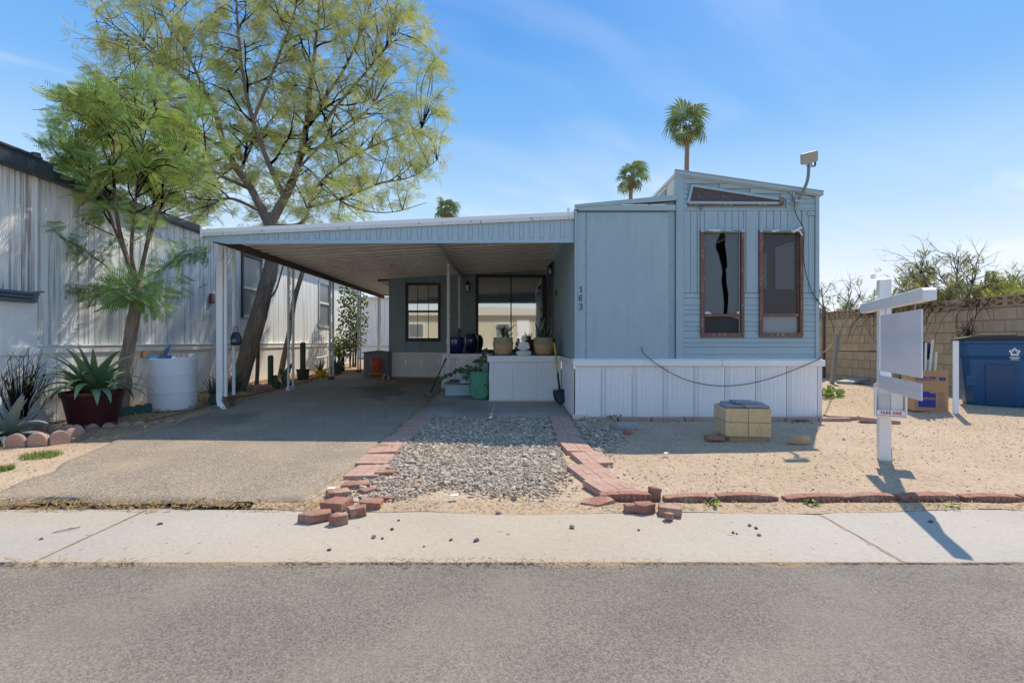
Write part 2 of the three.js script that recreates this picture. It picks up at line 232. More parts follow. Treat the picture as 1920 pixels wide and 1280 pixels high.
const driveL = (d) => d < 5.8 ? lerp(-3.75, -4.42, sst(3.5, 5.8, d)) + (wn(d * 3, 1, 5) - 0.5) * 0.10 : lerp(-4.42, -4.62, sst(5.8, 9, d)) + (wn(d * 3, 1, 5) - 0.5) * 0.12;
const driveR = (d) => -1.40 + (wn(d * 4, 7, 6) - 0.5) * 0.07 - 0.06 * sst(6, 7.5, d);
const driveFront = (x) => 3.56 + (wn(x * 2.2, 3, 9) - 0.5) * 0.13 + (wn(x * 7, 3, 9) - 0.5) * 0.05;
// dirt, one sheet to the horizon
{
  const xs = [-600, -250, -120, -60, -35, -22, -16, ...range(-13, 13, 0.16), 16, 22, 35, 60, 120, 250, 600], ds = [-600, -250, -120, -60, -30, -16, -10, -6, 0, 2.2, ...range(2.7, 18, 0.14), 19, 20.5, 22, 24, 27, 32, 45, 70, 120, 250, 600];
  const onHard = (x, d) => d < 3.46;
  const g = gridMesh(xs, ds, (x, d) => H(x, d) - (onHard(x, d) ? 0.07 : 0) - (d > 3.5 && d < 18 && x > driveL(d) + 0.2 && x < driveR(d) - 0.15 ? 0.05 : 0) + (d > 3.4 && Math.abs(x) < 13 && d < 18 ? (wf(x * 1.6, d * 1.6, 3, 12) - 0.5) * 0.035 : 0) - (d > 100 || Math.abs(x) > 100 ? 0.02 : 0),
    (x, d) => { const f = wf(x * 0.5, d * 0.5, 3, 21), left = sst(-4.1, -4.9, x) * sst(5, 6.6, d); const t = mixc([1.05, 1.03, 1.0], [0.90, 0.83, 0.74], f); return mixc(t, [0.78, 0.62, 0.46], left * 0.8); });
  structure('ground', g, M.dirt);
}
// street asphalt
{
  const g = gridMesh([-80, -40, -20, -14, ...range(-13, 13, 0.1), 14, 20, 40, 80], [-4.6, -3, -1, ...range(0, 2.2, 0.2), 2.4, 2.5, 2.58], (x, d) => -0.005 + (d > 0 && d < 2.5 ? (wf(x * 0.9, d * 0.9, 2, 44) - 0.5) * 0.010 : 0),
    (x, d) => { const f = wf(x * 0.7 + 3, d * 1.2, 4, 33), w = sst(0.5, 0.75, wf(x * 0.4, d * 0.8, 3, 37)); const t = sst(0.35, 0.7, f); return mulc(mixc([0.84, 0.84, 0.85], [1.12, 1.08, 1.03], t), 1 - 0.14 * w); });
  const p = g.attributes.position; for (let i = 0; i < p.count; i++) if (p.getZ(i) < -2.57) p.setZ(i, -2.587 + (wn(p.getX(i) * 5, 2, 71) - 0.3) * 0.02);
  structure('road', g, M.road);
}
// concrete sidewalk, slab by slab
{
  const sw = new THREE.Group(); sw.name = 'sidewalk'; sw.userData.kind = 'structure'; scene.add(sw);
  const joints = [-11.2, -6.82, -2.42, 1.99, 6.4, 10.8];
  for (let i = 0; i < joints.length - 1; i++) {
    const a = joints[i] + 0.006, b = joints[i + 1] - 0.006, tilt = (uo() - 0.5) * 0.006;
    const top = stripMesh(2.585, 3.40, 8, () => a, () => b, 26, (x, d, e) => 0.007 + tilt * (x - a) / 4 - (e ? 0.005 : 0) + (wf(x * 2, d * 2, 2, 3) - 0.5) * 0.003, (x, d) => { const s = wf(x * 0.8 + 5, d * 1.6, 4, 90), warm = sst(0.45, 0.7, wf(x * 0.35, d * 0.7 + 9, 3, 91)); return mulc(mixc([1.02, 1.02, 1.02], [1.04, 0.97, 0.88], warm), 0.90 + 0.18 * s); });
    const under = paintVerts(muv(new THREE.BoxGeometry(b - a, 0.1, 0.8).translate((a + b) / 2, -0.052, -2.9925)), () => [0.9, 0.88, 0.84]);
    mesh('slab', [top, under], M.concrete, sw);
  }
  // dirt washed over the back edge of the slabs
  { const g = stripMesh(3.30, 3.50, 5, () => -1.75, () => 9, 260, () => 0, (x, d) => [0.97, 0.9, 0.8]), p = g.attributes.position; for (let i = 0; i < p.count; i++) { const x = p.getX(i), t = (-p.getZ(i) - 3.30) / 0.2, f = 3.27 + 0.11 * wf(x * 1.7, 3, 4, 19) + 0.06 * sst(1.6, 3, x) + 0.08 * sst(-1.2, -1.75, x), d = lerp(Math.min(f, 3.44), 3.50, t); p.setZ(i, -d); p.setY(i, 0.006 + 0.012 * sst(0, 0.5, t)); g.attributes.uv.setXY(i, x, -d); } g.computeVertexNormals(); structure('dirt_edge', g, M.dirt); }
  { // dust packed into the joint against the asphalt and between the slabs
    const g = stripMesh(2.53, 2.60, 3, () => -13, () => 13, 420, () => 0, () => [0.66, 0.58, 0.50]), p = g.attributes.position;
    for (let i = 0; i < p.count; i++) { const x = p.getX(i), t = (-p.getZ(i) - 2.53) / 0.07, f = 2.578 - 0.035 * sst(0.42, 0.8, wf(x * 2.2, 5, 4, 83)), d = lerp(f, 2.592, t); p.setZ(i, -d); p.setY(i, lerp(-0.006, 0.0035, sst(0, 0.8, t)) + (t > 0.3 ? (wn(x * 40, t * 3, 9) - 0.5) * 0.003 : 0)); g.attributes.uv.setXY(i, x, -d); }
    g.computeVertexNormals(); structure('joint_dust', g, M.dirt);
    for (const j of joints.slice(1, -1)) mesh('joint_fill', stripMesh(2.59, 3.40, 12, () => j - 0.012, () => j + 0.012, 2, (x, d) => -0.001 + 0.004 * wn(d * 14, j, 3), () => [0.72, 0.66, 0.58]), M.dirt, sw);
  }
  // far sidewalk on the other side of the street
  mesh('slab', paintVerts(box(-40, 40, -0.1, 0.01, -5.6, -4.6), () => [1, 1, 1]), M.concrete, sw);
}
// driveway
{
  const stain = (x, d) => { const f = wf(x * 0.9, d * 0.6, 4, 61), oil = sst(0.56, 0.72, wf(x * 0.8 + 4, d * 0.5 + 2, 4, 67)) * sst(5.5, 8, d), dirt = sst(0.48, 0.7, wf(x * 0.5 + 9, d * 1.3, 4, 68)) * sst(8.0, 10, d); let c = mixc([0.90, 0.88, 0.87], [1.08, 1.04, 0.98], f); c = mixc(c, [0.30, 0.30, 0.31], oil * 0.75); return mixc(c, [0.95, 0.72, 0.52], dirt * 0.7); };
  const g = stripMesh(3.5, 18, 150, driveL, driveR, 44, (x, d) => H(x, d) + 0.028 + (wf(x * 1.1, d * 1.1, 3, 63) - 0.5) * 0.02, stain);
  const p = g.attributes.position;
  for (let i = 0; i < p.count; i++) { const x = p.getX(i), d = -p.getZ(i), f = driveFront(x); if (d < f + 0.1) { const nd = Math.max(d, f); p.setZ(i, -nd); if (d <= f) p.setY(i, -0.01); } const l = driveL(d), r = driveR(d); if (x < l + 0.02 || x > r - 0.02) p.setY(i, H(x, d) - 0.012); }
  g.computeVertexNormals();
  structure('driveway', g, M.drive);
}
// concrete pad in front of the deck
structure('concrete_pad', (() => { const g = stripMesh(7.5, 13.4, 40, (d) => lerp(-1.40, -1.62, (d - 7.5) / 4) + (wn(d * 5, 4, 8) - 0.5) * 0.05, () => 0.97, 14, (x, d, e) => H(x, d) + 0.05 - (e ? 0.07 : 0)); return g; })(), M.slab);

const S = mulberry(4242), rnd = (a, b) => a + (b - a) * S();
// instanced litter
const I4 = new THREE.Matrix4(), Q = new THREE.Quaternion(), E = new THREE.Euler(), P3 = new THREE.Vector3(), S3 = new THREE.Vector3(), C3 = new THREE.Color();
function scatter(name, geo, mat, list, parent = scene) { // list of {p, e, s, c}
  const im = new THREE.InstancedMesh(geo, mat, list.length); im.name = parent === scene ? numbered(name) : name;
  list.forEach((o, i) => { im.setMatrixAt(i, I4.compose(P3.copy(o.p), o.q ? o.q : Q.setFromEuler(E.set(...o.e)), S3.set(...o.s))); if (o.c) im.setColorAt(i, C3.setRGB(...o.c)); });
  im.userData.kind = 'stuff'; parent.add(im); return im;
}
const pebbleGeo = (() => { const g = mergeVertices(new THREE.IcosahedronGeometry(1, 1).deleteAttribute('uv').deleteAttribute('normal')); jitter(g, 0.55, 1.1, 5); return g; })();
const pebbleFlat = (() => { const g = new THREE.IcosahedronGeometry(1, 0); jitter(g, 0.5, 1.3, 15); return clean(g); })();
M.pebble = std([1, 1, 1], 0.85);
M.bits = std([1, 1, 1], 0.95);
{ // gravel strip between the two rows of pavers
  const list = [];
  const dens = (x, d) => sst(3.38, 3.85, d + (wn(x * 2, 5, 3) - 0.5) * 0.7) * (0.10 + 0.90 * sst(0.36, 0.60, wf(x * 1.3 + 2, d * 1.0, 3, 77) + 0.15 * sst(4.2, 5, d)));
  for (let i = 0; i < 42000; i++) {
    const d = rnd(3.42, 7.48), x = rnd(-1.30, 0.62 + 0.75 * sst(4.6, 6.4, d) + 0.45 * S() * S()), pave = x > 0.5 && x < 0.84 && d > 3.8;
    if (pave || S() > dens(x, d) * (x > 0.84 ? 0.5 : 1) * sst(-1.3, -1.05, x + (wn(d * 5, 2, 8) - 0.5) * 0.15)) continue;
    const r = 0.005 + 0.011 * S() * S() + (S() < 0.03 ? 0.012 : 0), t = S(), tone = 0.52 + 0.52 * S();
    const c = mulc(t < 0.55 ? [0.53, 0.435, 0.335] : t < 0.8 ? [0.60, 0.47, 0.335] : t < 0.93 ? [0.40, 0.30, 0.215] : [0.66, 0.58, 0.48], tone);
    list.push({ p: new THREE.Vector3(x, H(x, d) + r * 0.35 + 0.004 + S() * 0.008, -d), e: [rnd(-0.5, 0.5), S() * 6.3, rnd(-0.5, 0.5)], s: [r * rnd(0.9, 1.5), r * rnd(0.45, 0.8), r * rnd(0.8, 1.2)], c });
  }
  const g = scatter('gravel', pebbleGeo, M.pebble, list); tag(g, 'grey pebble gravel between the two rows of red pavers', 'gravel'); g.userData.kind = 'stuff';
}
{ // small stones and crumbs on the bare yard
  const list = [];
  for (let i = 0; i < 12000; i++) {
    const right = S() < 0.8, x = right ? rnd(0.7, 10) : rnd(-7, -4.1), d = right ? rnd(3.5, 11) : rnd(3.7, 9);
    if (right && x < 4.6 && d > 7.3) continue; if (!right && x > driveL(d) - 0.05) continue; if (wf(x * 0.8, d * 0.8, 2, 99) + S() * 0.3 < 0.5) continue;
    const r = 0.003 + 0.007 * S() * S() * (S() < 0.05 ? 2.2 : 1);
    list.push({ p: new THREE.Vector3(x, H(x, d) + (wf(x * 1.6, d * 1.6, 3, 12) - 0.5) * 0.035 + r * 0.4, -d), e: [S(), S() * 6.3, S()], s: [r * 1.3, r * 0.8, r], c: mulc(S() < 0.7 ? [0.45, 0.34, 0.23] : [0.30, 0.24, 0.19], 0.6 + S() * 0.8) });
  }
  const g = scatter('dirt_crumbs', pebbleFlat, M.bits, list); tag(g, 'small stones and clods scattered over the bare dirt yard', 'dirt crumbs');
}
{ // dry straw and dust along the joint between sidewalk, driveway and yard
  const list = [], sliver = new THREE.BoxGeometry(1, 0.1, 0.16);
  for (let i = 0; i < 5200; i++) {
    const k = S(); let x, d;
    if (k < 0.55) { x = rnd(-6, -1.2); d = rnd(3.37, 3.60) + (wn(x * 3, 2, 4) - 0.5) * 0.08; } else if (k < 0.72) { x = rnd(-6, 8); d = 2.58 + (S() - 0.5) * 0.05; if (wn(x * 2, 8, 12) < 0.5) continue; } else if (k < 0.9) { x = rnd(-1.5, 8); d = 3.38 + S() * 0.14; } else { d = rnd(3.6, 9); x = driveR(d) + 0.03 + (S() - 0.5) * 0.12; }
    const l = 0.012 + 0.035 * S();
    list.push({ p: new THREE.Vector3(x, 0.018 + H(x, d) + 0.006 * S(), -d), e: [(S() - 0.5) * 0.5, S() * 6.3, (S() - 0.5) * 0.5], s: [l, 0.012, 0.02], c: mulc([0.50, 0.33, 0.14], 0.55 + S() * 0.75) });
  }
  const g = scatter('dry_grass_litter', sliver, M.bits, list); tag(g, 'dry straw litter lying in the sidewalk joints', 'litter');
}
{ // leaf litter along the left bed and on the driveway edge
  const list = [], lf = new THREE.CircleGeometry(1, 5);
  for (let i = 0; i < 2600; i++) {
    const d = rnd(5.6, 14), x = S() < 0.8 ? rnd(-6, driveL(d) + 0.1) : rnd(-1.75, -1.35) * 1 + 0; if (x > -2 && d < 9) continue;
    const r = 0.008 + 0.014 * S();
    list.push({ p: new THREE.Vector3(x, H(x, d) + 0.045 + S() * 0.01, -d), e: [-1.57 + (S() - 0.5), (S() - 0.5), S() * 6], s: [r * 1.6, r * 0.7, 1], c: mulc(S() < 0.6 ? [0.30, 0.19, 0.09] : [0.42, 0.31, 0.16], 0.5 + S() * 0.8) });
  }
  const g = scatter('leaf_litter', lf, M.bits, list); tag(g, 'fallen dry leaves along the shaded bed by the driveway', 'leaf litter');
}
// ------------------------------------------------------------------ shared building pieces
const skirtGeoCache = {};
function skirtPanelGeo(w, h) {
  const key = w.toFixed(3) + '_' + h.toFixed(3); if (skirtGeoCache[key]) return skirtGeoCache[key];
  const prof = []; const n = 3, fw = w / n;
  for (let i = 0; i < n; i++) { const a = i * fw; prof.push([a, -0.004], [a + 0.004, -0.004], [a + 0.007, 0], [a + fw * 0.48, 0.0005], [a + fw * 0.5, 0.003], [a + fw * 0.52, 0.0005], [a + fw - 0.003, 0]); }
  prof.push([w, -0.004]);
  const p = [], uv = [], idx = [];
  prof.forEach(([x, z]) => { p.push(x, 0, z, x, h, z); uv.push(x, 0, x, h); });
  for (let i = 0; i < prof.length - 1; i++) { const a = i * 2; idx.push(a, a + 2, a + 1, a + 1, a + 2, a + 3); }
  const g = new THREE.BufferGeometry(); g.setAttribute('position', new THREE.Float32BufferAttribute(p, 3)); g.setAttribute('uv', new THREE.Float32BufferAttribute(uv, 2)); g.setIndex(idx);
  return skirtGeoCache[key] = toCreasedNormals(g, 0.3);
}
function skirtRun(parent, a, b, y0, y1, pw = 0.43, vent = true, every = 1, o = 0) {
  const dx = b.x - a.x, dz = b.z - a.z, len = Math.hypot(dx, dz), th = Math.atan2(-dz, dx), n = Math.max(1, Math.round(len / pw)), w = len / n, vw = vent ? 0.07 : 0;
  const vg = vent ? muv(new THREE.BoxGeometry(vw - 0.006, y1 - y0, 0.006)) : null;
  for (let i = 0; i < n; i++) {
    const hasV = vent && (i + o) % every === 0, ww = hasV ? w - vw : w - 0.003, at = (t) => [a.x + dx * t / len, a.z + dz * t / len];
    const m = mesh('skirt_panel', skirtPanelGeo(ww, y1 - y0), M.vinyl, parent), [x, z] = at(i * w); m.position.set(x, y0, z); m.rotation.y = th;
    if (hasV) { const v = mesh('vent_strip', vg, M.vent, parent), [vx, vz] = at(i * w + ww + vw / 2); v.position.set(vx, (y0 + y1) / 2, vz); v.rotation.y = th; }
  }
}
// vertical boards between x0 and x1 with rectangular holes; top may slope; returns polygons
function boards(x0, x1, widths, yb, ytop, holes) {
  const out = []; let x = x0, k = 0;
  while (x < x1 - 1e-4) {
    const w = widths[k++ % widths.length], e = x1 - x - w < 0.03 ? x1 : Math.min(x1, x + w), cuts = [x, e];
    for (const h of holes) for (const c of [h[0], h[1]]) if (c > x + 1e-4 && c < e - 1e-4) cuts.push(c);
    cuts.sort((p, q) => p - q);
    for (let i = 0; i < cuts.length - 1; i++) {
      const a = cuts[i], b = cuts[i + 1], mid = (a + b) / 2; let spans = [[yb, null]];
      for (const h of holes) if (mid > h[0] && mid < h[1]) { const ns = []; for (const [s, t] of spans) { const top = t ?? 99; if (h[3] <= s || h[2] >= top) { ns.push([s, t]); continue; } if (h[2] > s + 0.01) ns.push([s, h[2]]); if (h[3] < Math.min(top, ytop(mid)) - 0.01) ns.push([h[3], t]); } spans = ns; }
      for (const [s, t] of spans) out.push([a, b, s, t ?? ytop(a), t ?? ytop(b), k, b - a > 0.02]);
    }
    x = e;
  }
  return out;
}
// ------------------------------------------------------------------ the blue mobile home
const DF = 7.41, hx = (px) => (px - 960) * DF / FOC, hy = (py) => EYE - (py - 640) * DF / FOC;   // measures on the plane of its front wall
const X0 = 0.93, X1 = hx(1275), X2 = hx(1536), FL = 0.865, DB = 13.4, HB = 21.5;
const house = thing('mobile_home', 'blue single storey mobile home with white skirting and two tall brown framed windows', 'mobile home');
{
  const leftTop = (x) => lerp(3.06, 3.20, (x - X0) / (X1 - X0)), rightTop = (x) => lerp(3.55, 3.245, (x - X1) / (X2 - X1));
  const W1 = [hx(1317), hx(1391), hy(627), hy(434)], W2 = [hx(1427), hx(1501), hy(627), hy(434)];
  const tri = [[hx(1293), hy(379)], [hx(1468), hy(379)], [hx(1466), hy(374)], [hx(1299), hy(350)]];
  // closed shell
  mesh('wall', prism([[X1 - 0.05, FL], [X2 - 0.012, FL], [X2 - 0.012, rightTop(X2) - 0.03], [X1 - 0.05, rightTop(X1) - 0.03]], DF + 0.024, DF + 0.12, [rect(W1[0], W1[1], W1[2], W1[3]), rect(W2[0], W2[1], W2[2], W2[3])]), M.blueH, house);
  mesh('wall', prism([[X0 + 0.01, FL], [X1 - 0.06, FL], [X1 - 0.06, leftTop(X1) - 0.04], [X0 + 0.01, leftTop(X0) - 0.04]], DF + 0.06, DF + 0.14), M.blue, house);
  mesh('side_wall', box(X2 - 0.09, X2 - 0.014, FL, 3.2, DF + 0.13, HB), M.blueB, house);
  mesh('side_wall', box(X0 + 0.03, X0 + 0.1, FL, 3.0, DF + 0.15, HB), M.slate, house);
  mesh('back_wall', prism([[X0, FL], [X2, FL], [X2, 3.2], [X1, 3.5], [X1, 3.18], [X0, 3.02]], HB, HB + 0.1), M.blueB, house);
  mesh('floor', box(X0 + 0.02, X2 - 0.02, FL - 0.12, FL - 0.004, DF + 0.05, HB), M.oldwood, house);
  const cl = mesh('clerestory_wall', box(X1 - 0.045, X1 + 0.02, 3.14, 3.53, DF + 0.13, HB), M.creamTrim, house);
  for (let i = 0; i < 6; i++) { const d = DF + 0.5 + i * 1.6; mesh('window_pane', box(X1 - 0.06, X1 - 0.047, 3.27, 3.46, d, d + 1.25), M.greyWin, cl); mesh('window_frame', [box(X1 - 0.066, X1 - 0.0465, 3.235, 3.268, d - 0.05, d + 1.3), box(X1 - 0.066, X1 - 0.0465, 3.462, 3.495, d - 0.05, d + 1.3)], M.creamTrim, cl); }
  // roofs
  const roofR = mesh('roof', prism([[X1 - 0.075, 3.56], [X2 + 0.03, 3.255], [X2 + 0.03, 3.215], [X1 - 0.075, 3.52]], DF - 0.02, HB + 0.1), M.alu, house);
  mesh('drip_edge', prism([[X1 - 0.085, 3.585], [X2 + 0.04, 3.275], [X2 + 0.04, 3.225], [X1 - 0.085, 3.535]], DF - 0.045, DF - 0.02), M.blueTrim, roofR);
  mesh('drip_edge', prism([[X1 - 0.08, 3.60], [X2 + 0.045, 3.29], [X2 + 0.045, 3.277], [X1 - 0.08, 3.587]], DF - 0.05, DF - 0.012), M.galv, roofR);
  const roofL = mesh('roof', prism([[X0 - 0.02, 3.065], [X1 - 0.05, 3.205], [X1 - 0.05, 3.175], [X0 - 0.02, 3.03]], DF - 0.01, HB + 0.1), M.alu, house);
  mesh('drip_edge', prism([[X0 - 0.025, 3.095], [X1 - 0.075, 3.235], [X1 - 0.075, 3.155], [X0 - 0.025, 3.055]], DF - 0.03, DF - 0.01), M.blueTrim, roofL);
  // ---- left part of the front: strips, sheet panel, header
  mesh('trim_strip', prism([[X0 + 0.012, FL], [hx(1100) - 0.004, FL], [hx(1100) - 0.004, 3.0], [X0 + 0.012, 2.99]], DF + 0.03, DF + 0.062), M.blue, house);
  mesh('sheet_panel', rbox(hx(1100), hx(1255), FL + 0.005, hy(397), DF + 0.018, DF + 0.06, 0.004), M.blue, house);
  mesh('trim_strip', box(hx(1255) + 0.004, X1 - 0.062, FL, 3.1, DF + 0.034, DF + 0.062), M.blueB, house);
  mesh('corner_trim', rbox(X0 - 0.02, X0 + 0.012, FL - 0.005, 3.02, DF + 0.005, DF + 0.075, 0.005), M.blueTrim, house);
  const header = mesh('header_rail', rbox(X0 + 0.03, X1 - 0.065, hy(395), hy(384), DF - 0.02, DF + 0.06, 0.008), M.blueTrim, house);
  for (const [a, b] of [[1120, 1150], [1164, 1215], [1220, 1248]]) mesh('worn_strip', box(hx(a), hx(b), hy(385.2), hy(383.4), DF - 0.022, DF - 0.004), M.whiteWorn, header);
  // nail heads down the strips
  const nail = new THREE.SphereGeometry(0.006, 6, 4);
  for (let i = 0; i < 12; i++) { for (const px of [1098, 1258]) { const n = mesh('nail_head', nail, M.blackMatte, house); n.position.set(hx(px) + (S() - 0.5) * 0.01, 1.0 + i * 0.175 + (S() - 0.5) * 0.03, -(DF + 0.024 + (px < 1200 ? 0.005 : 0.008))); } }
  // ---- right part: corner boards, gable lap siding, upright boards, lower clapboards
  mesh('corner_board', prism([[X1 - 0.055, FL], [X1 + 0.05, FL], [X1 + 0.05, rightTop(X1) - 0.04], [X1 - 0.055, rightTop(X1) - 0.02]], DF - 0.012, DF + 0.022), M.blueH, house);
  mesh('corner_board', prism([[X2 - 0.055, FL], [X2, FL], [X2, rightTop(X2) - 0.02], [X2 - 0.055, rightTop(X2) - 0.01]], DF - 0.012, DF + 0.022), M.blueH, house);
  const xa = X1 + 0.053, xb = X2 - 0.058, holes = [[W1[0] - 0.03, W1[1] + 0.03, W1[2] - 0.03, W1[3] + 0.03], [W2[0] - 0.03, W2[1] + 0.03, W2[2] - 0.03, W2[3] + 0.03]];
  const yMid = hy(549), yTop = hy(393);
  const lap = (x0, x1, y0, y1, ytl, ytr) => { // a clapboard whose lower edge stands proud
    const g = prism([[x0, y0], [x1, y0], [x1, ytr ?? y1], [x0, ytl ?? y1]], DF + 0.004, DF + 0.022); const p = g.attributes.position; for (let i = 0; i < p.count; i++) if (p.getY(i) < y0 + 1e-4 && p.getZ(i) > -DF - 0.01) p.setZ(i, p.getZ(i) + 0.007); g.computeVertexNormals(); return muv(g, S() * 5, S() * 5); };
  for (let y = yTop + 0.02; y < 3.5; y += 0.072) { // gable boards, cut by the roof slope and by the slanted window
    const y1 = y + 0.068, s = (rightTop(X1) - rightTop(X2)) / (X2 - X1), xr = Math.min(xb, X1 + (rightTop(X1) - 0.035 - y) / s), xt = Math.min(xb, X1 + (rightTop(X1) - 0.035 - y1) / s);
    if (xr < xa + 0.08) break;
    const yt = Math.min(y1, rightTop(xr) - 0.03 + 0.0);
    const tl = hx(1289), tb = hy(383), slope = (hy(345) - hy(374)) / (hx(1475) - hx(1296)), topAt = (yy) => hx(1475) - (yy - hy(374)) / slope;
    const cut = (a, b) => { if (b - a > 0.02) mesh('siding_board', xt < b ? prism([[a, y], [b, y], [Math.max(xt, a + 0.01), y1], [a, y1]], DF + 0.002, DF + 0.022) : lap(a, b, y, y1), M.blueH, house); };
    if (y1 > tb && y < hy(344)) { cut(xa, tl); cut(Math.min(xr, Math.max(tl, y < hy(374) ? hx(1475) : topAt(y) + 0.03)), xr); } else cut(xa, xr);
  }
  mesh('belt_board', box(xa, xb, yTop - 0.008, yTop + 0.016, DF - 0.003, DF + 0.02), M.blueTrim, house);
  for (const [a, b, s, ta, tb2, k, ok] of boards(xa, xb, [0.102, 0.098, 0.104, 0.20, 0.1], yMid + 0.003, () => yTop - 0.01, holes)) mesh('upright_board', prism([[a + 0.003, s], [b - 0.003, s], [b - 0.003, tb2], [a + 0.003, ta]], DF + 0.004 + (k % 3) * 0.0015, DF + 0.022, [], ok ? 0.002 : 0), k % 2 ? M.blueH : M.blueB, house);
  for (let y = FL + 0.004, k = 0; y < yMid - 0.02; y += k % 3 === 1 ? 0.105 : 0.066, k++) {
    const step = k % 3 === 1 ? 0.1 : 0.062, y1 = Math.min(y + step, yMid - 0.003), cols = y1 > holes[0][2] ? [[xa, holes[0][0]], [holes[0][1], holes[1][0]], [holes[1][1], xb]] : [[xa, xb]];
    for (const [a, b] of cols) mesh('siding_board', lap(a + 0.001, b - 0.001, y, y1), k % 2 ? M.blueH : M.blueB, house);
  }
  // slanted gable window
  const sl = mesh('slanted_window', prism(tri, DF - 0.002, DF + 0.008), std([1, 1, 1], 0.7, { map: tex(256, 256, (u, v) => mulc([0.085, 0.068, 0.066], 0.55 + 0.9 * pn(u * 90, v * 24, 90, 24, 7) * pn(u * 24, v * 90, 24, 90, 9) * 2), 0.35) }), house);
  const edge = (a, b, w, dd, m) => { const g = strut(V(a[0], a[1], DF - dd), V(b[0], b[1], DF - dd), w, 0.03); return mesh('window_frame', g, m, sl); };
  edge([hx(1290), hy(380)], [hx(1470), hy(381)], 0.035, 0.004, M.blueTrim); edge([hx(1290), hy(384)], [hx(1468), hy(384)], 0.02, 0.002, M.redwood); edge([hx(1298), hy(348)], [hx(1470), hy(375)], 0.035, 0.007, M.blueTrim); edge([hx(1290), hy(381)], [hx(1298), hy(347)], 0.035, 0.005, M.blueTrim);
  mesh('window_frame', rbox(hx(1460), hx(1469), hy(384), hy(371), DF - 0.03, DF + 0.003), M.redwood, sl);
  // tall windows
  function tallWindow(w, torn) {
    const [a, b, c, d] = w, win = new THREE.Group(); win.name = 'window'; house.add(win);
    const f = (x0, x1, y0, y1, m = M.redwood, dd = 0) => mesh('frame', rbox(x0, x1, y0, y1, DF - 0.03 - dd, DF + 0.06, 0.004), m, win);
    f(a - 0.03, a + 0.012, c - 0.03, d + 0.012); f(b - 0.012, b + 0.03, c - 0.03, d + 0.012); f(a - 0.022, b + 0.022, c - 0.033, c + 0.022, M.redwood, 0.004); f(a - 0.03, b + 0.03, d - 0.015, d + 0.03, M.blueTrim, 0.006);
    const sill = hy(torn ? 591 : 590); f(a + 0.022, b - 0.022, sill - 0.02, sill + 0.02, M.redwood, -0.012);
    mesh('inner_stop', box(a + 0.022, a + 0.036, c + 0.02, d - 0.016, DF + 0.004, DF + 0.03), M.redwood, win); mesh('inner_stop', box(b - 0.036, b - 0.022, c + 0.02, d - 0.016, DF + 0.004, DF + 0.03), torn ? M.frost : M.redwood, win);
    // splintered top trim
    for (let i = 0; i < 5; i++) { const x = lerp(a, b, 0.1 + 0.2 * i), s = strut(V(x - 0.12 * S() - 0.03, d - 0.02 + 0.03 * S(), DF - 0.045), V(x + 0.14 * S() + 0.03, d - 0.02 + 0.03 * S(), DF - 0.05), 0.012 + 0.012 * S(), 0.006); mesh('splinter', s, i % 2 ? M.whiteWorn : M.oldwood, win); }
    const x0 = a + 0.03, x1 = b - 0.03, y0 = sill + 0.02, y1 = d - 0.016;
    if (torn) {
      const T = [[0.50, 1.0], [0.60, 1.0], [0.62, 0.93], [0.605, 0.86], [0.635, 0.76], [0.66, 0.66], [0.665, 0.57], [0.63, 0.56], [0.645, 0.50], [0.64, 0.44], [0.665, 0.34], [0.70, 0.24], [0.695, 0.15], [0.68, 0.06], [0.665, 0.0], [0.555, 0.0], [0.565, 0.10], [0.555, 0.20], [0.52, 0.32], [0.495, 0.42], [0.52, 0.5], [0.50, 0.58], [0.45, 0.66], [0.41, 0.74], [0.345, 0.80], [0.34, 0.87], [0.40, 0.93], [0.46, 0.985]].map(([u, v]) => [lerp(x0, x1, u), lerp(y0, y1, v)]);
      const i0 = 14, i1 = 15; // film either side of the tear: two sheets
      const right = [...T.slice(1, i0 + 1), [x1, y0], [x1, y1]], left = [T[0], [x0, y1], [x0, y0], ...T.slice(i1)];
      mesh('torn_film', prism(right, DF + 0.018, DF + 0.021), M.film, win); mesh('torn_film', prism(left, DF + 0.018, DF + 0.021), M.film, win);
      const rim = (pts) => mesh('curled_edge', tube(pts.map((p) => V(p[0], p[1], DF + 0.017)), 0.004, 5, 40), M.film, win);
      rim(T.slice(1, i0 + 1)); rim(T.slice(i1));
      for (let i = 0; i < 9; i++) { const px = lerp(x0, x1, 0.25 + 0.18 * S()), py = lerp(y0, y1, 0.38 + 0.26 * S()); mesh('peel_flake', prism([[px, py], [px + 0.004 + 0.006 * S(), py + 0.01], [px + 0.003, py + 0.02 + 0.05 * S()]], DF + 0.0145, DF + 0.017), M.frost, win); }
      mesh('lower_pane', box(a + 0.022, b - 0.022, c + 0.022, sill - 0.02, DF + 0.02, DF + 0.028), M.glassDark, win);
      mesh('loose_flap', prism([[lerp(x0, x1, 0.78), sill - 0.024], [x1, sill - 0.022], [x1, sill - 0.055]], DF + 0.008, DF + 0.012), M.frost, win);
      mesh('paper_scrap', prism([[x0, y0], [x0 + 0.11, y0], [x0 + 0.09, y0 + 0.025], [x0 + 0.04, y0 + 0.04]], DF + 0.010, DF + 0.014), M.whiteWorn, win);
      mesh('sticker', box(x1 - 0.035, x1 - 0.004, y0 + 0.005, y0 + 0.035, DF + 0.003, DF + 0.006), M.white, win);
    } else {
      mesh('screen', box(x0, x1, y0, y1, DF + 0.02, DF + 0.026), std([0.032, 0.026, 0.028], 0.3), win);
      const pale = std([0.10, 0.10, 0.105], 0.5);
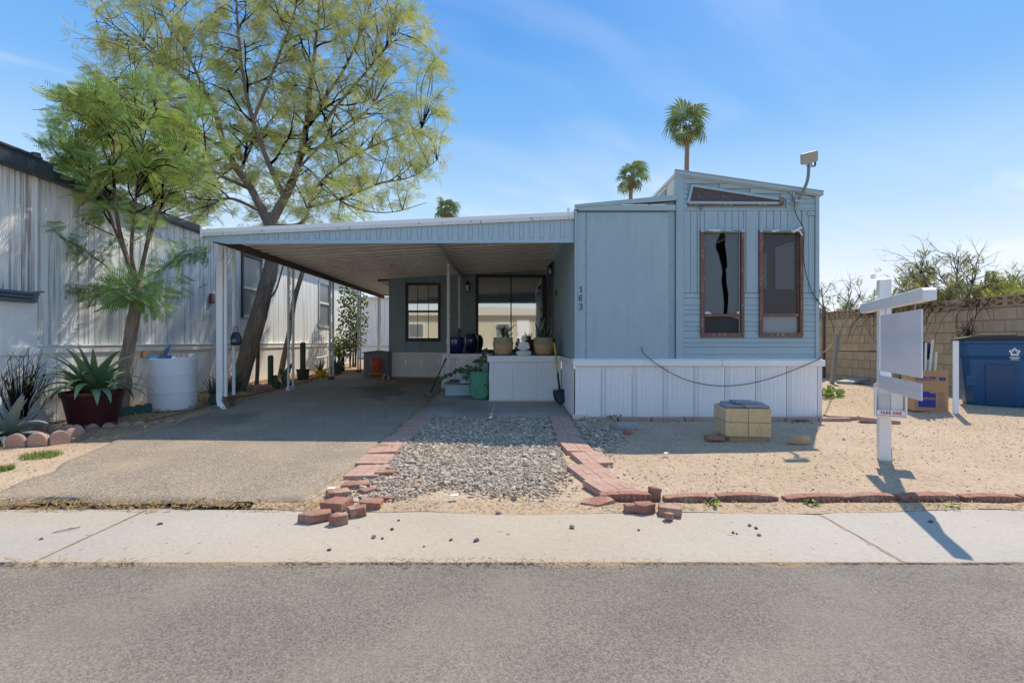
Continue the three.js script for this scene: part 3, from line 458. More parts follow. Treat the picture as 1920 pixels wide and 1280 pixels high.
      mesh('blind', prism([[lerp(x0, x1, 0.36), lerp(y0, y1, 0.30)], [lerp(x0, x1, 0.90), lerp(y0, y1, 0.30)], [lerp(x0, x1, 0.90), lerp(y0, y1, 0.87)], [lerp(x0, x1, 0.36), lerp(y0, y1, 0.79)]], DF + 0.015, DF + 0.019), pale, win);
      mesh('blind', prism([[x0 + 0.002, lerp(y0, y1, 0.31)], [lerp(x0, x1, 0.125), lerp(y0, y1, 0.31)], [lerp(x0, x1, 0.125), lerp(y0, y1, 0.75)], [x0 + 0.002, lerp(y0, y1, 0.74)]], DF + 0.015, DF + 0.019), pale, win);
      mesh('blind_rail', strut(V(lerp(x0, x1, 0.345), lerp(y0, y1, 0.80), DF + 0.013), V(lerp(x0, x1, 0.9), lerp(y0, y1, 0.885), DF + 0.013), 0.008, 0.005), std([0.25, 0.24, 0.24], 0.5), win);
      mesh('lower_pane', box(a + 0.022, b - 0.022, c + 0.022, sill - 0.02, DF + 0.02, DF + 0.028), M.frost, win);
      mesh('hanging_trim', strut(V(hx(1482), hy(437), DF - 0.07), V(hx(1501), hy(427), DF - 0.05), 0.03, 0.008), M.whiteWorn, win);
      mesh('hanging_trim', strut(V(hx(1496), hy(434), DF - 0.05), V(hx(1501), hy(443), DF - 0.055), 0.02, 0.006), M.whiteWorn, win);
    }
  }
  tallWindow(W1, true); tallWindow(W2, false);
  mesh('wall_plate', [rbox(hx(1514), hx(1527), hy(404), hy(397), DF - 0.02, DF + 0.004), box(hx(1517), hx(1524), hy(402), hy(399.5), DF - 0.028, DF - 0.02)], M.blueTrim, house);
  mesh('hose_bib', [box(hx(1311), hx(1318), hy(391.5), hy(389.5), DF - 0.03, DF), box(hx(1313.5), hx(1315), hy(393), hy(388), DF - 0.034, DF - 0.01)], M.armGrey, house);
  // ---- side wall facing the carport: grooved boards and the entry door
  for (let d = DF + 0.08, k = 0; d < 11.35; d += 0.2, k++) { const d1 = Math.min(d + 0.196, 11.35); mesh('side_board', box(X0 - 0.002 - (k % 2) * 0.002, X0 + 0.03, FL, 2.985, d, d1), k % 2 ? M.blueB : M.blue, house); }
  for (let d = 12.72, k = 0; d < DB; d += 0.2, k++) mesh('side_board', box(X0 - 0.002 - (k % 2) * 0.002, X0 + 0.03, FL, 2.985, d, Math.min(d + 0.196, DB)), M.slate, house);
  mesh('side_board', box(X0 - 0.002, X0 + 0.03, 2.92, 2.985, 11.35, 12.72), M.slate, house);
  const door = mesh('entry_door', rbox(X0 + 0.005, X0 + 0.028, FL + 0.04, 2.88, 11.43, 12.64, 0.004), M.purple, house);
  mesh('door_frame', [box(X0 - 0.03, X0 + 0.02, FL + 0.01, 2.918, 11.352, 11.425), box(X0 - 0.03, X0 + 0.02, FL + 0.01, 2.918, 12.645, 12.718), box(X0 - 0.03, X0 + 0.02, 2.885, 2.918, 11.428, 12.642)], M.purple, door);
  mesh('door_handle', [rbox(X0 - 0.03, X0 + 0.004, 1.72, 1.95, 11.53, 11.58), tube([V(X0 - 0.02, 1.88, 11.56), V(X0 - 0.07, 1.84, 11.56), V(X0 - 0.07, 1.74, 11.56), V(X0 - 0.02, 1.70, 11.56)], 0.01)], M.black, door);
  mesh('door_bell', rbox(X0 - 0.03, X0 - 0.006, 2.06, 2.19, 10.55, 10.61), M.black, house);
  // white stick leaning by the door comes later as its own thing
  // ---- addition behind the carport: slate boards, sash window, sliding glass door
  const AL = -3.21, aTop = (x) => 2.735 + 0.055 * (x + 4.4), sash = [-2.76, -1.89, 1.15, 2.62], slid = [-0.94, 0.86, FL, 2.83];
  for (const [a, b, s, ta, tb, k, ok] of boards(AL + 0.02, X0 - 0.01, [0.2], FL - 0.03, aTop, [sash, slid])) mesh('wall_board', prism([[a + 0.002, s], [b - 0.002, s], [b - 0.002, tb], [a + 0.002, ta]], DB - 0.012 + (k % 2) * 0.002, DB + 0.01, [], ok ? 0.0015 : 0), k % 2 ? M.slate : M.slate, house);
  mesh('wall', prism([[AL, FL - 0.1], [X0 + 0.02, FL - 0.1], [X0 + 0.02, 2.99], [AL, 2.77]], DB + 0.02, DB + 0.09, [rect(sash[0], sash[1], sash[2], sash[3]), rect(slid[0], slid[1], slid[2] + 0.02, slid[3])]), M.slate, house);
  mesh('corner_board', box(AL - 0.012, AL + 0.02, FL - 0.03, 2.77, DB - 0.016, DB + 0.09), M.slate, house);
  mesh('side_wall', box(AL, AL + 0.06, FL - 0.1, 2.8, DB + 0.1, 19), M.slate, house);
  mesh('back_wall', box(AL, X0, FL - 0.1, 2.95, 19, 19.1), M.slate, house);
  mesh('floor', box(AL + 0.07, X0, FL - 0.1, FL - 0.02, DB + 0.1, 19), M.oldwood, house);
  const roofA = mesh('roof', prism([[AL - 0.3, 2.78], [X0, 3.0], [X0, 3.025], [AL - 0.3, 2.805]], DB + 0.03, 19.3), M.alu, house);
  mesh('soffit', prism([[AL - 0.32, 2.70], [AL, 2.72], [AL, 2.76], [AL - 0.32, 2.74]], DB + 0.02, 19.3), M.navy, roofA);
  { const w = new THREE.Group(); w.name = 'window'; house.add(w); const [a, b, c, d] = sash, f = (x0, x1, y0, y1, dd = 0) => mesh('frame', rbox(x0, x1, y0, y1, DB - 0.05 - dd, DB + 0.05, 0.004), M.frameDark, w);
    f(a - 0.02, a + 0.045, c - 0.03, d + 0.03); f(b - 0.045, b + 0.02, c - 0.03, d + 0.03); f(a + 0.045, b - 0.045, c - 0.03, c + 0.06); f(a + 0.045, b - 0.045, d - 0.03, d + 0.03); f(a + 0.045, b - 0.045, 1.88, 1.93, 0.012);
    mesh('pane', box(a + 0.04, b - 0.04, c + 0.05, 1.885, DB + 0.004, DB + 0.012), M.mirror, w); mesh('pane', box(a + 0.04, b - 0.04, 1.925, d - 0.02, DB - 0.012, DB - 0.004), M.mirror, w);
    for (const t of [0.33, 0.66]) mesh('muntin', [box(lerp(a, b, t) - 0.006, lerp(a, b, t) + 0.006, 1.93, d - 0.03, DB - 0.022, DB - 0.013), box(lerp(a, b, t) - 0.006, lerp(a, b, t) + 0.006, c + 0.06, 1.88, DB - 0.006, DB + 0.003)], M.frameDark, w); }
  { const w = new THREE.Group(); w.name = 'sliding_door'; house.add(w); const [a, b, c, d] = slid, f = (x0, x1, y0, y1, dd = 0) => mesh('frame', rbox(x0, x1, y0, y1, DB - 0.06 - dd, DB + 0.05, 0.004), M.frameDark, w);
    f(a - 0.01, a + 0.06, c, d + 0.03); f(b - 0.07, b + 0.03, c, d + 0.03); f(a + 0.06, b - 0.07, d - 0.04, d + 0.03); f(a + 0.06, b - 0.07, c, c + 0.045); f(-0.04, -0.01, c + 0.045, d - 0.04, 0.012);
    mesh('glass', box(a + 0.055, -0.035, c + 0.04, d - 0.035, DB - 0.02, DB - 0.012), M.mirror, w); mesh('glass', box(-0.015, b - 0.065, c + 0.04, d - 0.035, DB + 0.006, DB + 0.014), M.mirror, w);
    mesh('handle', rbox(a + 0.008, a + 0.04, 1.72, 1.95, DB - 0.1, DB - 0.06), M.black, w); }
  // ---- skirting
  const SK = 0.855;
  skirtRun(house, V(X0 - 0.02, 0, DF - 0.03), V(X2 + 0.03, 0, DF - 0.03), 0.0, 0.78, 0.45, true);
  skirtRun(house, V(X0 - 0.04, 0, 9.17), V(X0 - 0.04, 0, DF - 0.03), 0.0, 0.78, 0.45, false);
  skirtRun(house, V(X2 + 0.02, 0, DF - 0.03), V(X2 + 0.02, 0, 16), 0.0, 0.78, 0.45, true);
  skirtRun(house, V(AL, 0, DB - 0.03), V(-1.5, 0, DB - 0.03), H(-2.5, DB) - 0.01, 0.76, 0.44, false);
  const cap = (x0, x1, y0, y1, d0, d1) => mesh('skirt_cap', rbox(x0, x1, y0, y1, d0, d1, 0.006), M.vinyl, house);
  cap(X0 - 0.055, 3.02, 0.765, SK, DF - 0.065, DF + 0.05); cap(3.023, X2 + 0.055, 0.763, SK - 0.001, DF - 0.066, DF + 0.05); cap(X0 - 0.058, X0 + 0.0, 0.762, SK + 0.001, DF + 0.052, 9.16); cap(X0 - 0.06, X2 + 0.03, SK + 0.0015, SK + 0.014, DF - 0.04, DF + 0.03);
  cap(X2 - 0.01, X2 + 0.05, 0.764, SK - 0.002, DF + 0.052, 16); cap(AL - 0.03, -1.47, 0.745, 0.835, DB - 0.06, DB - 0.014);
  mesh('drip_board', box(AL - 0.02, -1.47, H(-2.5, DB) + 0.0, H(-2.5, DB) + 0.05, DB - 0.06, DB - 0.035), M.creamTrim, house);
  mesh('skirt_block', rbox(X0 - 0.06, X0 + 0.12, -0.02, 0.07, DF - 0.07, DF + 0.0), M.creamTrim, house);
}
// house number
const font = await new FontLoader().loadAsync('fonts/droid/droid_serif_regular.typeface.json'), bold = await new FontLoader().loadAsync('fonts/droid/droid_sans_bold.typeface.json');
function text(s, size, depth, f = bold) { const g = new TextGeometry(s, { font: f, size, depth, curveSegments: 5 }); g.computeBoundingBox(); const b = g.boundingBox; return g.translate(-(b.min.x + b.max.x) / 2, -(b.min.y + b.max.y) / 2, 0); }
['1', '6', '3'].forEach((c, i) => { const m = mesh('number_digit', text(c, 0.088, 0.008, font), M.black, house); m.position.set(hx(1089.5) + (i === 1 ? -0.003 : 0.002), hy(542 + i * 16.2), -(DF + 0.028)); m.rotation.z = [0.05, -0.12, -0.05][i]; m.scale.x = 0.9; });

// ------------------------------------------------------------------ carport
const carport = thing('carport', 'open carport with white ribbed metal roof and blue front fascia on white posts', 'carport');
{
  const CL = -4.46, CR = 0.9, CF = 7.52, CB = 17.4, under = (x) => 2.69 + 0.0555 * (x + 4.4);
  const slope = Math.atan(0.0555), len = (CR - CL) / Math.cos(slope);
  // one roof pan: profile across the depth, extruded along the slope
  const pw = 0.297, prof = [[0, 0], [0.15, 0], [0.16, 0.07], [0.285, 0.07], [pw - 0.001, 0.0]];
  const sh = new THREE.Shape(); prof.forEach(([u, v], i) => i ? sh.lineTo(u, v) : sh.moveTo(u, v)); [...prof].reverse().forEach(([u, v]) => sh.lineTo(u, v + 0.003));
  const pg = new THREE.ExtrudeGeometry(sh, { depth: len, bevelEnabled: false }); pg.rotateY(Math.PI / 2); // profile u -> -z, extrusion -> +x
  muv(pg);
  for (let i = 0; i * pw < CB - CF - 0.02; i++) { const m = mesh('roof_pan', pg, M.rib, carport); m.position.set(CL, under(CL) + (S() - 0.5) * 0.004, -(CF + 0.02 + i * pw)); m.rotation.z = slope; }
  // front fascia: blue tapered panel, upright battens, white cap
  const bot = 2.555, topL = hy(443) + 0.02, tl = [CL - 0.03, bot + 0.01], y0 = (x) => lerp(2.655, 2.905, (x - CL) / (CR - CL));
  const fas = mesh('fascia', prism([[CL - 0.02, bot + 0.06], [CL + 0.3, bot], [CR + 0.005, bot + 0.02], [CR + 0.005, y0(CR)], [CL - 0.02, y0(CL)]], CF - 0.05, CF - 0.03), M.fascia, carport);
  mesh('bottom_lip', prism([[CL - 0.02, bot + 0.045], [CL + 0.3, bot - 0.015], [CR + 0.004, bot + 0.005], [CR + 0.004, bot + 0.04], [CL + 0.3, bot + 0.022], [CL - 0.02, bot + 0.075]], CF - 0.062, CF - 0.0505), M.fascia, fas);
  for (let x = CL + 0.55; x < CR - 0.05; x += 0.149) { const a = bot + 0.055 + 0.02 * (x - CL) / 5, b = y0(x) - 0.012; if (b - a < 0.015) continue; mesh('batten', rbox(x, x + 0.052, a, b, CF - 0.0565, CF - 0.049, 0.002), M.fascia, fas); mesh('batten_groove', [box(x - 0.005, x - 0.0015, a, b, CF - 0.0515, CF - 0.0495), box(x + 0.0535, x + 0.057, a, b, CF - 0.0515, CF - 0.0495), box(x - 0.005, x + 0.057, a - 0.005, a - 0.0015, CF - 0.0515, CF - 0.0495)], M.armGrey, fas); }
  const cap = mesh('fascia_cap', prism([[CL - 0.04, y0(CL) - 0.005], [CR + 0.004, y0(CR) - 0.005], [CR + 0.004, y0(CR) + 0.045], [CL - 0.04, y0(CL) + 0.045]], CF - 0.085, CF + 0.0), M.whiteWorn, carport);
  mesh('cap_lip', prism([[CL - 0.045, y0(CL) + 0.046], [CR + 0.002, y0(CR) + 0.046], [CR + 0.002, y0(CR) + 0.10], [CL - 0.045, y0(CL) + 0.10]], CF - 0.075, CF + 0.02), M.white, cap);
  mesh('end_bracket', rbox(CL - 0.075, CL - 0.042, 2.63, 2.79, CF - 0.09, CF + 0.04), M.white, carport);
  mesh('end_bracket', [rbox(CR - 0.1, CR - 0.06, 2.96, 3.06, CF - 0.1, CF - 0.087)], M.white, carport);
  // side beam over the posts with gutter, centre beam
  mesh('eave_beam', [rbox(CL + 0.05, CL + 0.12, under(CL) - 0.11, under(CL) - 0.005, CF + 0.02, CB)], M.rust, carport);
  mesh('gutter', [box(CL - 0.06, CL - 0.052, under(CL) - 0.06, under(CL) + 0.06, CF + 0.05, CB), box(CL - 0.06, CL + 0.0, under(CL) - 0.066, under(CL) - 0.06, CF + 0.05, CB)], M.white, carport);
  mesh('centre_beam', rbox(-1.34, -1.27, under(-1.3) - 0.12, under(-1.3) - 0.006, CF + 0.03, DB - 0.02), M.whiteWorn, carport);
  mesh('rear_trim', box(CL, CR, under(CL) - 0.02, under(CL) + 0.02, CB, CB + 0.03), M.rust, carport);
  // ornamental posts: two square tubes with scrolls between
  const scroll = (y, dir, z0, z1) => { const pts = [], zc = (z0 + z1) / 2; for (let i = 0; i <= 16; i++) { const t = i / 16, a = t * 4.9, r = 0.045 * (1 - 0.62 * t); pts.push(new THREE.Vector3(0, y + dir * (-0.17 + 0.05 * 0 + Math.sin(a) * r * 1.0 + (t < 0.15 ? (0.15 - t) * 2.2 : 0)), zc + Math.cos(a) * r * (dir > 0 ? 1 : -1))); } return tube(pts, 0.006, 5, 30); };
  const spiral = (yc, zc, sgn, tail) => { const pts = [tail]; for (let i = 0; i <= 14; i++) { const a = Math.PI * (0.5 + 1.7 * i / 14), r = 0.045 * (1 - 0.5 * i / 14); pts.push(new THREE.Vector3(0, yc + Math.sin(a) * r * sgn, zc + Math.cos(a) * r * sgn)); } return tube(pts, 0.0065, 5, 36); };
  for (const [d, i] of [[7.93, 0], [10.12, 1], [12.4, 2], [14.65, 3], [16.85, 4]]) {
    const p = new THREE.Group(); p.name = 'post'; p.position.set(-4.38, H(-4.38, d), -d); carport.add(p); const top = under(CL) - 0.11 - p.position.y, foot = i === 0 ? 0.20 : 0.10;
    for (const z of [-0.12, 0.1]) mesh('post_tube', muv(new RoundedBoxGeometry(0.038, top - foot, 0.038, 1, 0.004).translate(0, foot + (top - foot) / 2, z)), i === 0 ? M.white : M.whiteWorn, p);
    if (i < 3) for (const y of [0.55, 1.05, 1.65, 2.15]) { mesh('scroll', spiral(y, 0.02, 1, new THREE.Vector3(0, y + 0.22, -0.09)), M.whiteWorn, p); mesh('scroll', spiral(y + 0.32, -0.04, -1, new THREE.Vector3(0, y + 0.1, 0.07)), M.whiteWorn, p); }
    mesh('post_foot', [rbox(-0.03, 0.03, foot - 0.03, foot, -0.15, 0.15), rbox(-0.035, 0.035, -0.02, foot - 0.03, 0.05, 0.14), rbox(-0.035, 0.035, -0.02, foot - 0.03, -0.14, -0.05)], i === 1 ? M.whiteWorn : M.redwood, p);
  }
  for (const [x, d, b, r] of [[-1.33, 10.7, H(-1.33, 10.7), 0.022], [-1.33, 12.9, 0.86, 0.03]]) { const p = new THREE.Group(); p.name = 'post'; p.position.set(x, 0, -d); carport.add(p); mesh('post_tube', muv(new RoundedBoxGeometry(0.06, under(x) - 0.12 - b, 0.06, 1, 0.004).translate(0, (under(x) - 0.12 + b) / 2, 0)), M.whiteWorn, p); if (d > 12) mesh('bare_sleeve', rbox(-0.034, 0.034, 0.862, 1.45, -0.034, 0.034), M.redwood, p); }
  // downspout with a kick-out foot
  const dsx = -4.47, dsd = 7.82, hb = H(dsx, dsd);
  mesh('downspout', [rbox(dsx - 0.04, dsx + 0.05, hb + 0.14, 2.36, dsd - 0.03, dsd + 0.04, 0.008), strut(V(dsx + 0.0, 2.35, dsd), V(dsx - 0.02, under(CL) - 0.05, dsd + 0.12), 0.08, 0.06)], M.white, carport);
  mesh('downspout_foot', [strut(V(dsx + 0.005, hb + 0.16, dsd), V(dsx + 0.06, hb + 0.06, dsd - 0.06), 0.085, 0.065), strut(V(dsx + 0.045, hb + 0.075, dsd - 0.05), V(dsx + 0.13, hb + 0.035, dsd - 0.11), 0.085, 0.06)], M.white, carport);
}
// ------------------------------------------------------------------ deck with skirting, boards and steps
const deck = thing('deck', 'raised porch deck skirted in white panels in front of the sliding glass door', 'deck');
{
  const yT = 0.852;
  for (let d = 9.2, k = 0; d < DB - 0.08; d += 0.142, k++) { const d1 = Math.min(d + 0.137, DB - 0.07); mesh('deck_board', rbox(d1 > 10.95 ? -1.44 : -0.39, 0.868, yT - 0.03, yT + (k % 3) * 0.002, d, d1, 0.003), M.oldwood, deck); }
  mesh('deck_frame', [box(-0.38, 0.86, 0.1, yT - 0.034, 9.24, 9.3), box(-1.42, -0.4, 0.1, yT - 0.034, 10.98, 11.04), box(-0.385, -0.33, 0.05, yT - 0.034, 9.31, 10.97), box(-1.43, -1.37, 0.1, yT - 0.034, 11.05, DB - 0.1)], M.oldwood, deck);
  skirtRun(deck, V(-0.41, 0, 9.19), V(0.885, 0, 9.19), 0.055, 0.76, 0.43, false);
  skirtRun(deck, V(-0.41, 0, 10.92), V(-0.41, 0, 9.19), 0.055, 0.76, 0.43, false);
  skirtRun(deck, V(-1.46, 0, 10.93), V(-0.42, 0, 10.93), H(-1, 10.9) + 0.03, 0.75, 0.26, false);
  skirtRun(deck, V(-1.46, 0, DB - 0.05), V(-1.46, 0, 10.93), H(-1.4, 12) + 0.03, 0.75, 0.4, false);
  const cap = (x0, x1, y0, y1, d0, d1) => mesh('deck_cap', rbox(x0, x1, y0, y1, d0, d1, 0.005), M.vinyl, deck);
  cap(-0.43, 0.868, 0.752, yT + 0.012, 9.155, 9.196); cap(-0.445, -0.402, 0.750, yT + 0.011, 9.2, 10.9); cap(-1.49, -0.448, 0.744, yT + 0.005, 10.895, 10.945); cap(-1.492, -1.452, 0.742, yT + 0.004, 10.948, DB - 0.07);
  mesh('base_board', [box(-0.42, 0.885, 0.045, 0.075, 9.16, 9.185)], M.creamTrim, deck);
  mesh('corner_strip', [rbox(-1.5, -1.462, H(-1.4, 10.9) + 0.02, 0.742, 10.9, 10.94)], M.white, deck);
}
const steps = thing('porch_steps', 'three blue painted wooden steps with grey treads leading up to the deck', 'steps');
{
  const d0 = 9.8, d1 = 10.85, base = 0.06;
  const tiers = [[-1.28, -1.0, 0.32], [-1.0, -0.74, 0.55], [-0.74, -0.46, 0.74]];
  for (const [x0, x1, h] of tiers) { mesh('step_box', rbox(x0, -0.462, Math.max(base, h - 0.24), h - 0.03, d0 + 0.01 + (1 - h) * 0.01, d1 - (1 - h) * 0.01, 0.004), M.fascia, steps); for (let k = 0; k < 2; k++) mesh('tread_board', rbox(x0 - 0.02, x1 - 0.002, h - 0.028, h, d0 - 0.02 + k * 0.52, d0 + 0.495 + k * 0.52, 0.004), h > 0.7 ? M.redwood : M.oldwood, steps); }
}
// ------------------------------------------------------------------ the neighbour's white home on the left
const NX = -6.2;
const neighbour = thing('neighbour_home', 'long white wooden home with peeling planks and dark roof edge beside the driveway', 'mobile home');
{
  // boards run along the depth: build them in (depth, y) and turn them to face +x
  const w1 = [11.74, 12.68, 1.72, 3.12], w2 = [16.4, 17.35, 1.62, 3.02], turnG = (g) => g; // x of the polygon = depth
  const face = (poly, out, thick, holes = [], bev = 0) => { // polygon in (depth, y), its outer face at x = out
    const g = prism(poly, 0, thick, holes, bev); // z from -thick to 0
    const p = g.attributes.position, n = g.attributes.normal; for (let i = 0; i < p.count; i++) { const d = p.getX(i), y = p.getY(i), z = p.getZ(i); p.setXYZ(i, out + z, y, -d); const nx = n.getX(i), nz = n.getZ(i); n.setXYZ(i, nz, n.getY(i), -nx); }
    return g; };
  const yT = (d) => 3.29, mats = [M.plankA, M.plankB, M.plankA, M.plankB, M.plankD];
  for (const [a, b, s, ta, tb, k, ok] of boards(6.55, 10.8, [0.17, 0.11, 0.2, 0.14, 0.13, 0.19, 0.1], 1.07, yT, [])) mesh('plank', face([[a + 0.003, s], [b - 0.003, s], [b - 0.003, tb], [a + 0.003, ta]], NX + (k % 3) * 0.003, 0.03, [], ok ? 0.002 : 0), mats[k % 5], neighbour);
  for (const [a, b, s, ta, tb, k, ok] of boards(10.8, 20.5, [0.15, 0.15, 0.12, 0.2], 1.07, yT, [w1, w2])) mesh('plank', face([[a + 0.003, s], [b - 0.003, s], [b - 0.003, tb], [a + 0.003, ta]], NX + (k % 2) * 0.003, 0.03, [], ok ? 0.002 : 0), k % 4 === 1 ? M.plankA : M.plankD, neighbour);
  mesh('wall', face(rect(6.56, 20.5, 1.05, 3.28), NX - 0.03, 0.1, [rect(w1[0], w1[1], w1[2], w1[3]), rect(w2[0], w2[1], w2[2], w2[3])]), M.plankD, neighbour);
  mesh('end_wall', box(-10.2, NX - 0.01, 0.0, 3.28, 20.5, 20.6), M.plankD, neighbour);
  mesh('far_wall', box(-10.2, -10.1, 0.0, 3.28, 4.2, 20.4), M.plankD, neighbour);
  // near bay with bare planks above a white panel
  for (const [a, b, s, ta, tb, k] of boards(4.2, 6.53, [0.24, 0.16, 0.28, 0.2], 1.745, () => 3.28, [])) mesh('plank', face([[a + 0.003, s], [b - 0.003, s], [b - 0.003, tb], [a + 0.003, ta]], NX + 0.1 + (k % 2) * 0.003, 0.1, [], 0.002), M.plankC, neighbour);
  mesh('white_panel', face(rect(4.2, 6.54, 0.0, 1.60), NX + 0.12, 0.1), M.vinyl, neighbour);
  mesh('panel_rail', face(rect(4.2, 6.55, 0.95, 1.05), NX + 0.135, 0.02), M.white, neighbour);
  mesh('bay_wall', face(rect(4.2, 6.54, 0.0, 3.27), NX - 0.002, 0.1), M.plankD, neighbour);
  mesh('corner_strip', box(NX + 0.0, NX + 0.115, 0.0, 3.28, 6.53, 6.56), M.white, neighbour);
  for (let i = 0; i < 3; i++) mesh('awning_slat', rbox(NX + 0.12, NX + 0.20 + i * 0.01, 1.61 + i * 0.044, 1.648 + i * 0.044, 4.2, 6.48, 0.008), std([0.10, 0.135, 0.17], 0.5), neighbour);
  mesh('loose_batten', strut(V(NX + 0.2, 1.735, 6.4), V(NX + 0.14, 1.76, 6.62), 0.02, 0.02), M.oldwood, neighbour);
  // roof, dark gutter
  const roof = mesh('roof', prism([[-10.3, 3.42], [NX + 0.12, 3.30], [NX + 0.12, 3.36], [-10.3, 3.50]], 4.2, 20.8), std([0.09, 0.085, 0.08], 0.9), neighbour);
  mesh('gutter', [rbox(NX + 0.02, NX + 0.14, 3.25, 3.375, 6.45, 20.8, 0.01)], M.navy, roof);
  mesh('gutter', [rbox(NX + 0.11, NX + 0.27, 3.22, 3.42, 4.2, 6.62, 0.01), rbox(NX + 0.1, NX + 0.29, 3.40, 3.44, 4.2, 6.45, 0.01)], M.navy, roof);
  mesh('roof_vent', cyl(0.05, 0.05, 0.09, NX + 0.15, 3.42, -6.5, 10), M.navy, roof);
  // skirt and rail
  skirtRun(neighbour, V(NX + 0.03, 0, 6.56), V(NX + 0.03, 0, 20.5), -0.02, 0.98, 0.44, true, 2);
  mesh('skirt_rail', [rbox(NX - 0.02, NX + 0.06, 0.96, 1.055, 6.56, 20.5, 0.006)], M.vinyl, neighbour); mesh('skirt_rail', [rbox(NX - 0.02, NX + 0.075, 1.056, 1.075, 6.56, 20.5, 0.004)], M.vinyl, neighbour);
  for (const [w, f] of [[w1, M.frameDark], [w2, M.alu]]) {
    const g = new THREE.Group(); g.name = 'window'; neighbour.add(g); const [a, b, c, d] = w, B = (d0, d1, y0, y1, o, t, m, n) => mesh(n, rbox(NX + o - t, NX + o, y0, y1, d0, d1, 0.003), m, g);
    B(a - 0.04, a + 0.03, c - 0.05, d + 0.05, 0.035, 0.08, f, 'frame'); B(b - 0.03, b + 0.04, c - 0.05, d + 0.05, 0.035, 0.08, M.alu, 'frame'); B(a + 0.03, b - 0.03, c - 0.05, c + 0.02, 0.034, 0.08, M.alu, 'frame'); B(a + 0.03, b - 0.03, d - 0.02, d + 0.05, 0.034, 0.08, f, 'frame'); B(a + 0.03, b - 0.03, 2.34, 2.40, 0.03, 0.05, M.white, 'sash_bar');
    mesh('pane', box(NX - 0.02, NX - 0.012, c, 2.35, a + 0.02, b - 0.02), M.greyWin, g); mesh('pane', box(NX - 0.012, NX - 0.004, 2.38, d, a + 0.02, b - 0.02), f === M.alu ? M.greyWin : M.frost, g);
  }
}
// rear neighbour seen under the carport
const rear = thing('rear_home', 'pale distant home glimpsed under the far end of the carport', 'mobile home');
{ for (let x = -9, k = 0; x < -2.6; x += 0.3, k++) mesh('plank', box(x, x + 0.294, 0.95, 3.1, 24 - (k % 2) * 0.004, 24.1), M.plankD, rear); mesh('wall', box(-9, -2.6, 0.0, 3.1, 24.11, 27), M.plankD, rear); mesh('roof', box(-9.2, -2.4, 3.1, 3.2, 23.8, 27.2), M.alu, rear); skirtRun(rear, V(-9, 0, 23.98), V(-2.6, 0, 23.98), 0.1, 0.85, 0.6, false); mesh('skirt_rail', box(-9, -2.6, 0.85, 0.95, 23.95, 24.0), M.creamTrim, rear); }

// ------------------------------------------------------------------ block wall on the right
const WX = 8.3;
const wall = thing('block_wall', 'tan concrete block wall with pierced blocks along its top behind the yard', 'wall');
{
  const bl = 0.405, bh = 0.203, courses = 8, z0 = 7.0, z1 = 17.2, base = (d) => 0.02 + 0 * d;
  const g = rbox(0, 0.15, 0, bh - 0.011, 0, bl - 0.011, 0.005).translate(0, 0, 0), half = rbox(0, 0.15, 0, bh - 0.011, 0, bl / 2 - 0.011, 0.005);
  mesh('mortar_core', box(WX + 0.012, WX + 0.13, -0.1, bh * courses + 0.08, z0, z1), M.mortar, wall);
  const mats = [0.96, 1.0, 1.05].flatMap((k) => [[M.block, k], [M.blockG, k]]).map(([m, k]) => { const c = m.clone(); c.color.multiplyScalar(k); return [m === M.blockG, c]; });
  const tan = mats.filter((m) => !m[0]).map((m) => m[1]), grey = mats.filter((m) => m[0]).map((m) => m[1]);
  for (let r = 0; r < courses; r++) for (let d = z0 - (r % 2) * bl / 2; d < z1 - 0.05; d += bl) {
    const set = d < 10.6 ? grey : tan, m = mesh('block', g, set[Math.floor(S() * 3)], wall); m.position.set(WX + (S() - 0.5) * 0.006, -0.02 + r * bh + 0.09, -d);
  }
  // pierced top course: frame with a diamond of webs
  const y = courses * bh + 0.085, t = 0.035, pierced = (diamond) => { const w = bl - 0.01, h = bh - 0.012, L = []; L.push(box(0, 0.14, 0, t * 0.7, 0, w), box(0, 0.14, h - t * 0.7, h, 0, w), box(0.001, 0.139, t * 0.7, h - t * 0.7, 0, t * 0.8), box(0.001, 0.139, t * 0.7, h - t * 0.7, w - t * 0.8, w));
    const c = w / 2, S1 = (a, b) => { const gg = strut(new THREE.Vector3(0.07, a[1], -a[0]), new THREE.Vector3(0.07, b[1], -b[0]), 0.13, 0.022); return gg; };
    if (diamond) L.push(S1([c - 0.085, h / 2], [c, h - 0.02]), S1([c, h - 0.02], [c + 0.085, h / 2]), S1([c + 0.085, h / 2], [c, 0.02]), S1([c, 0.02], [c - 0.085, h / 2]), S1([0.02, h / 2], [c - 0.085, h / 2]), S1([c + 0.085, h / 2], [w - 0.02, h / 2]));
    else L.push(S1([c - 0.07, h / 2 - 0.04], [c - 0.07, h / 2 + 0.04]), S1([c - 0.07, h / 2 + 0.04], [c, h - 0.02]), S1([c + 0.07, h / 2 - 0.04], [c + 0.07, h / 2 + 0.04]), S1([c + 0.07, h / 2 + 0.04], [c, h - 0.02]), S1([c - 0.07, h / 2 - 0.04], [c, 0.02]), S1([c + 0.07, h / 2 - 0.04], [c, 0.02]), S1([0.02, h / 2], [c - 0.07, h / 2]), S1([c + 0.07, h / 2], [w - 0.02, h / 2]));
    return mergeGeometries(L.map(clean)); };
  const pd = pierced(true), pr = pierced(false);
  for (let d = z0; d < z1 - 0.05; d += bl) { const pier = d > 9.3 && d < 9.8; const m = mesh(pier ? 'block' : 'pierced_block', pier ? g : d < 10 ? pd : pr, d < 10.6 ? grey[1] : tan[1], wall); m.position.set(WX, y, -d); }
}
const fencePost = thing('fence_post', 'rusty brown steel post standing against the block wall', 'post', V(8.08, 0, 13.25));
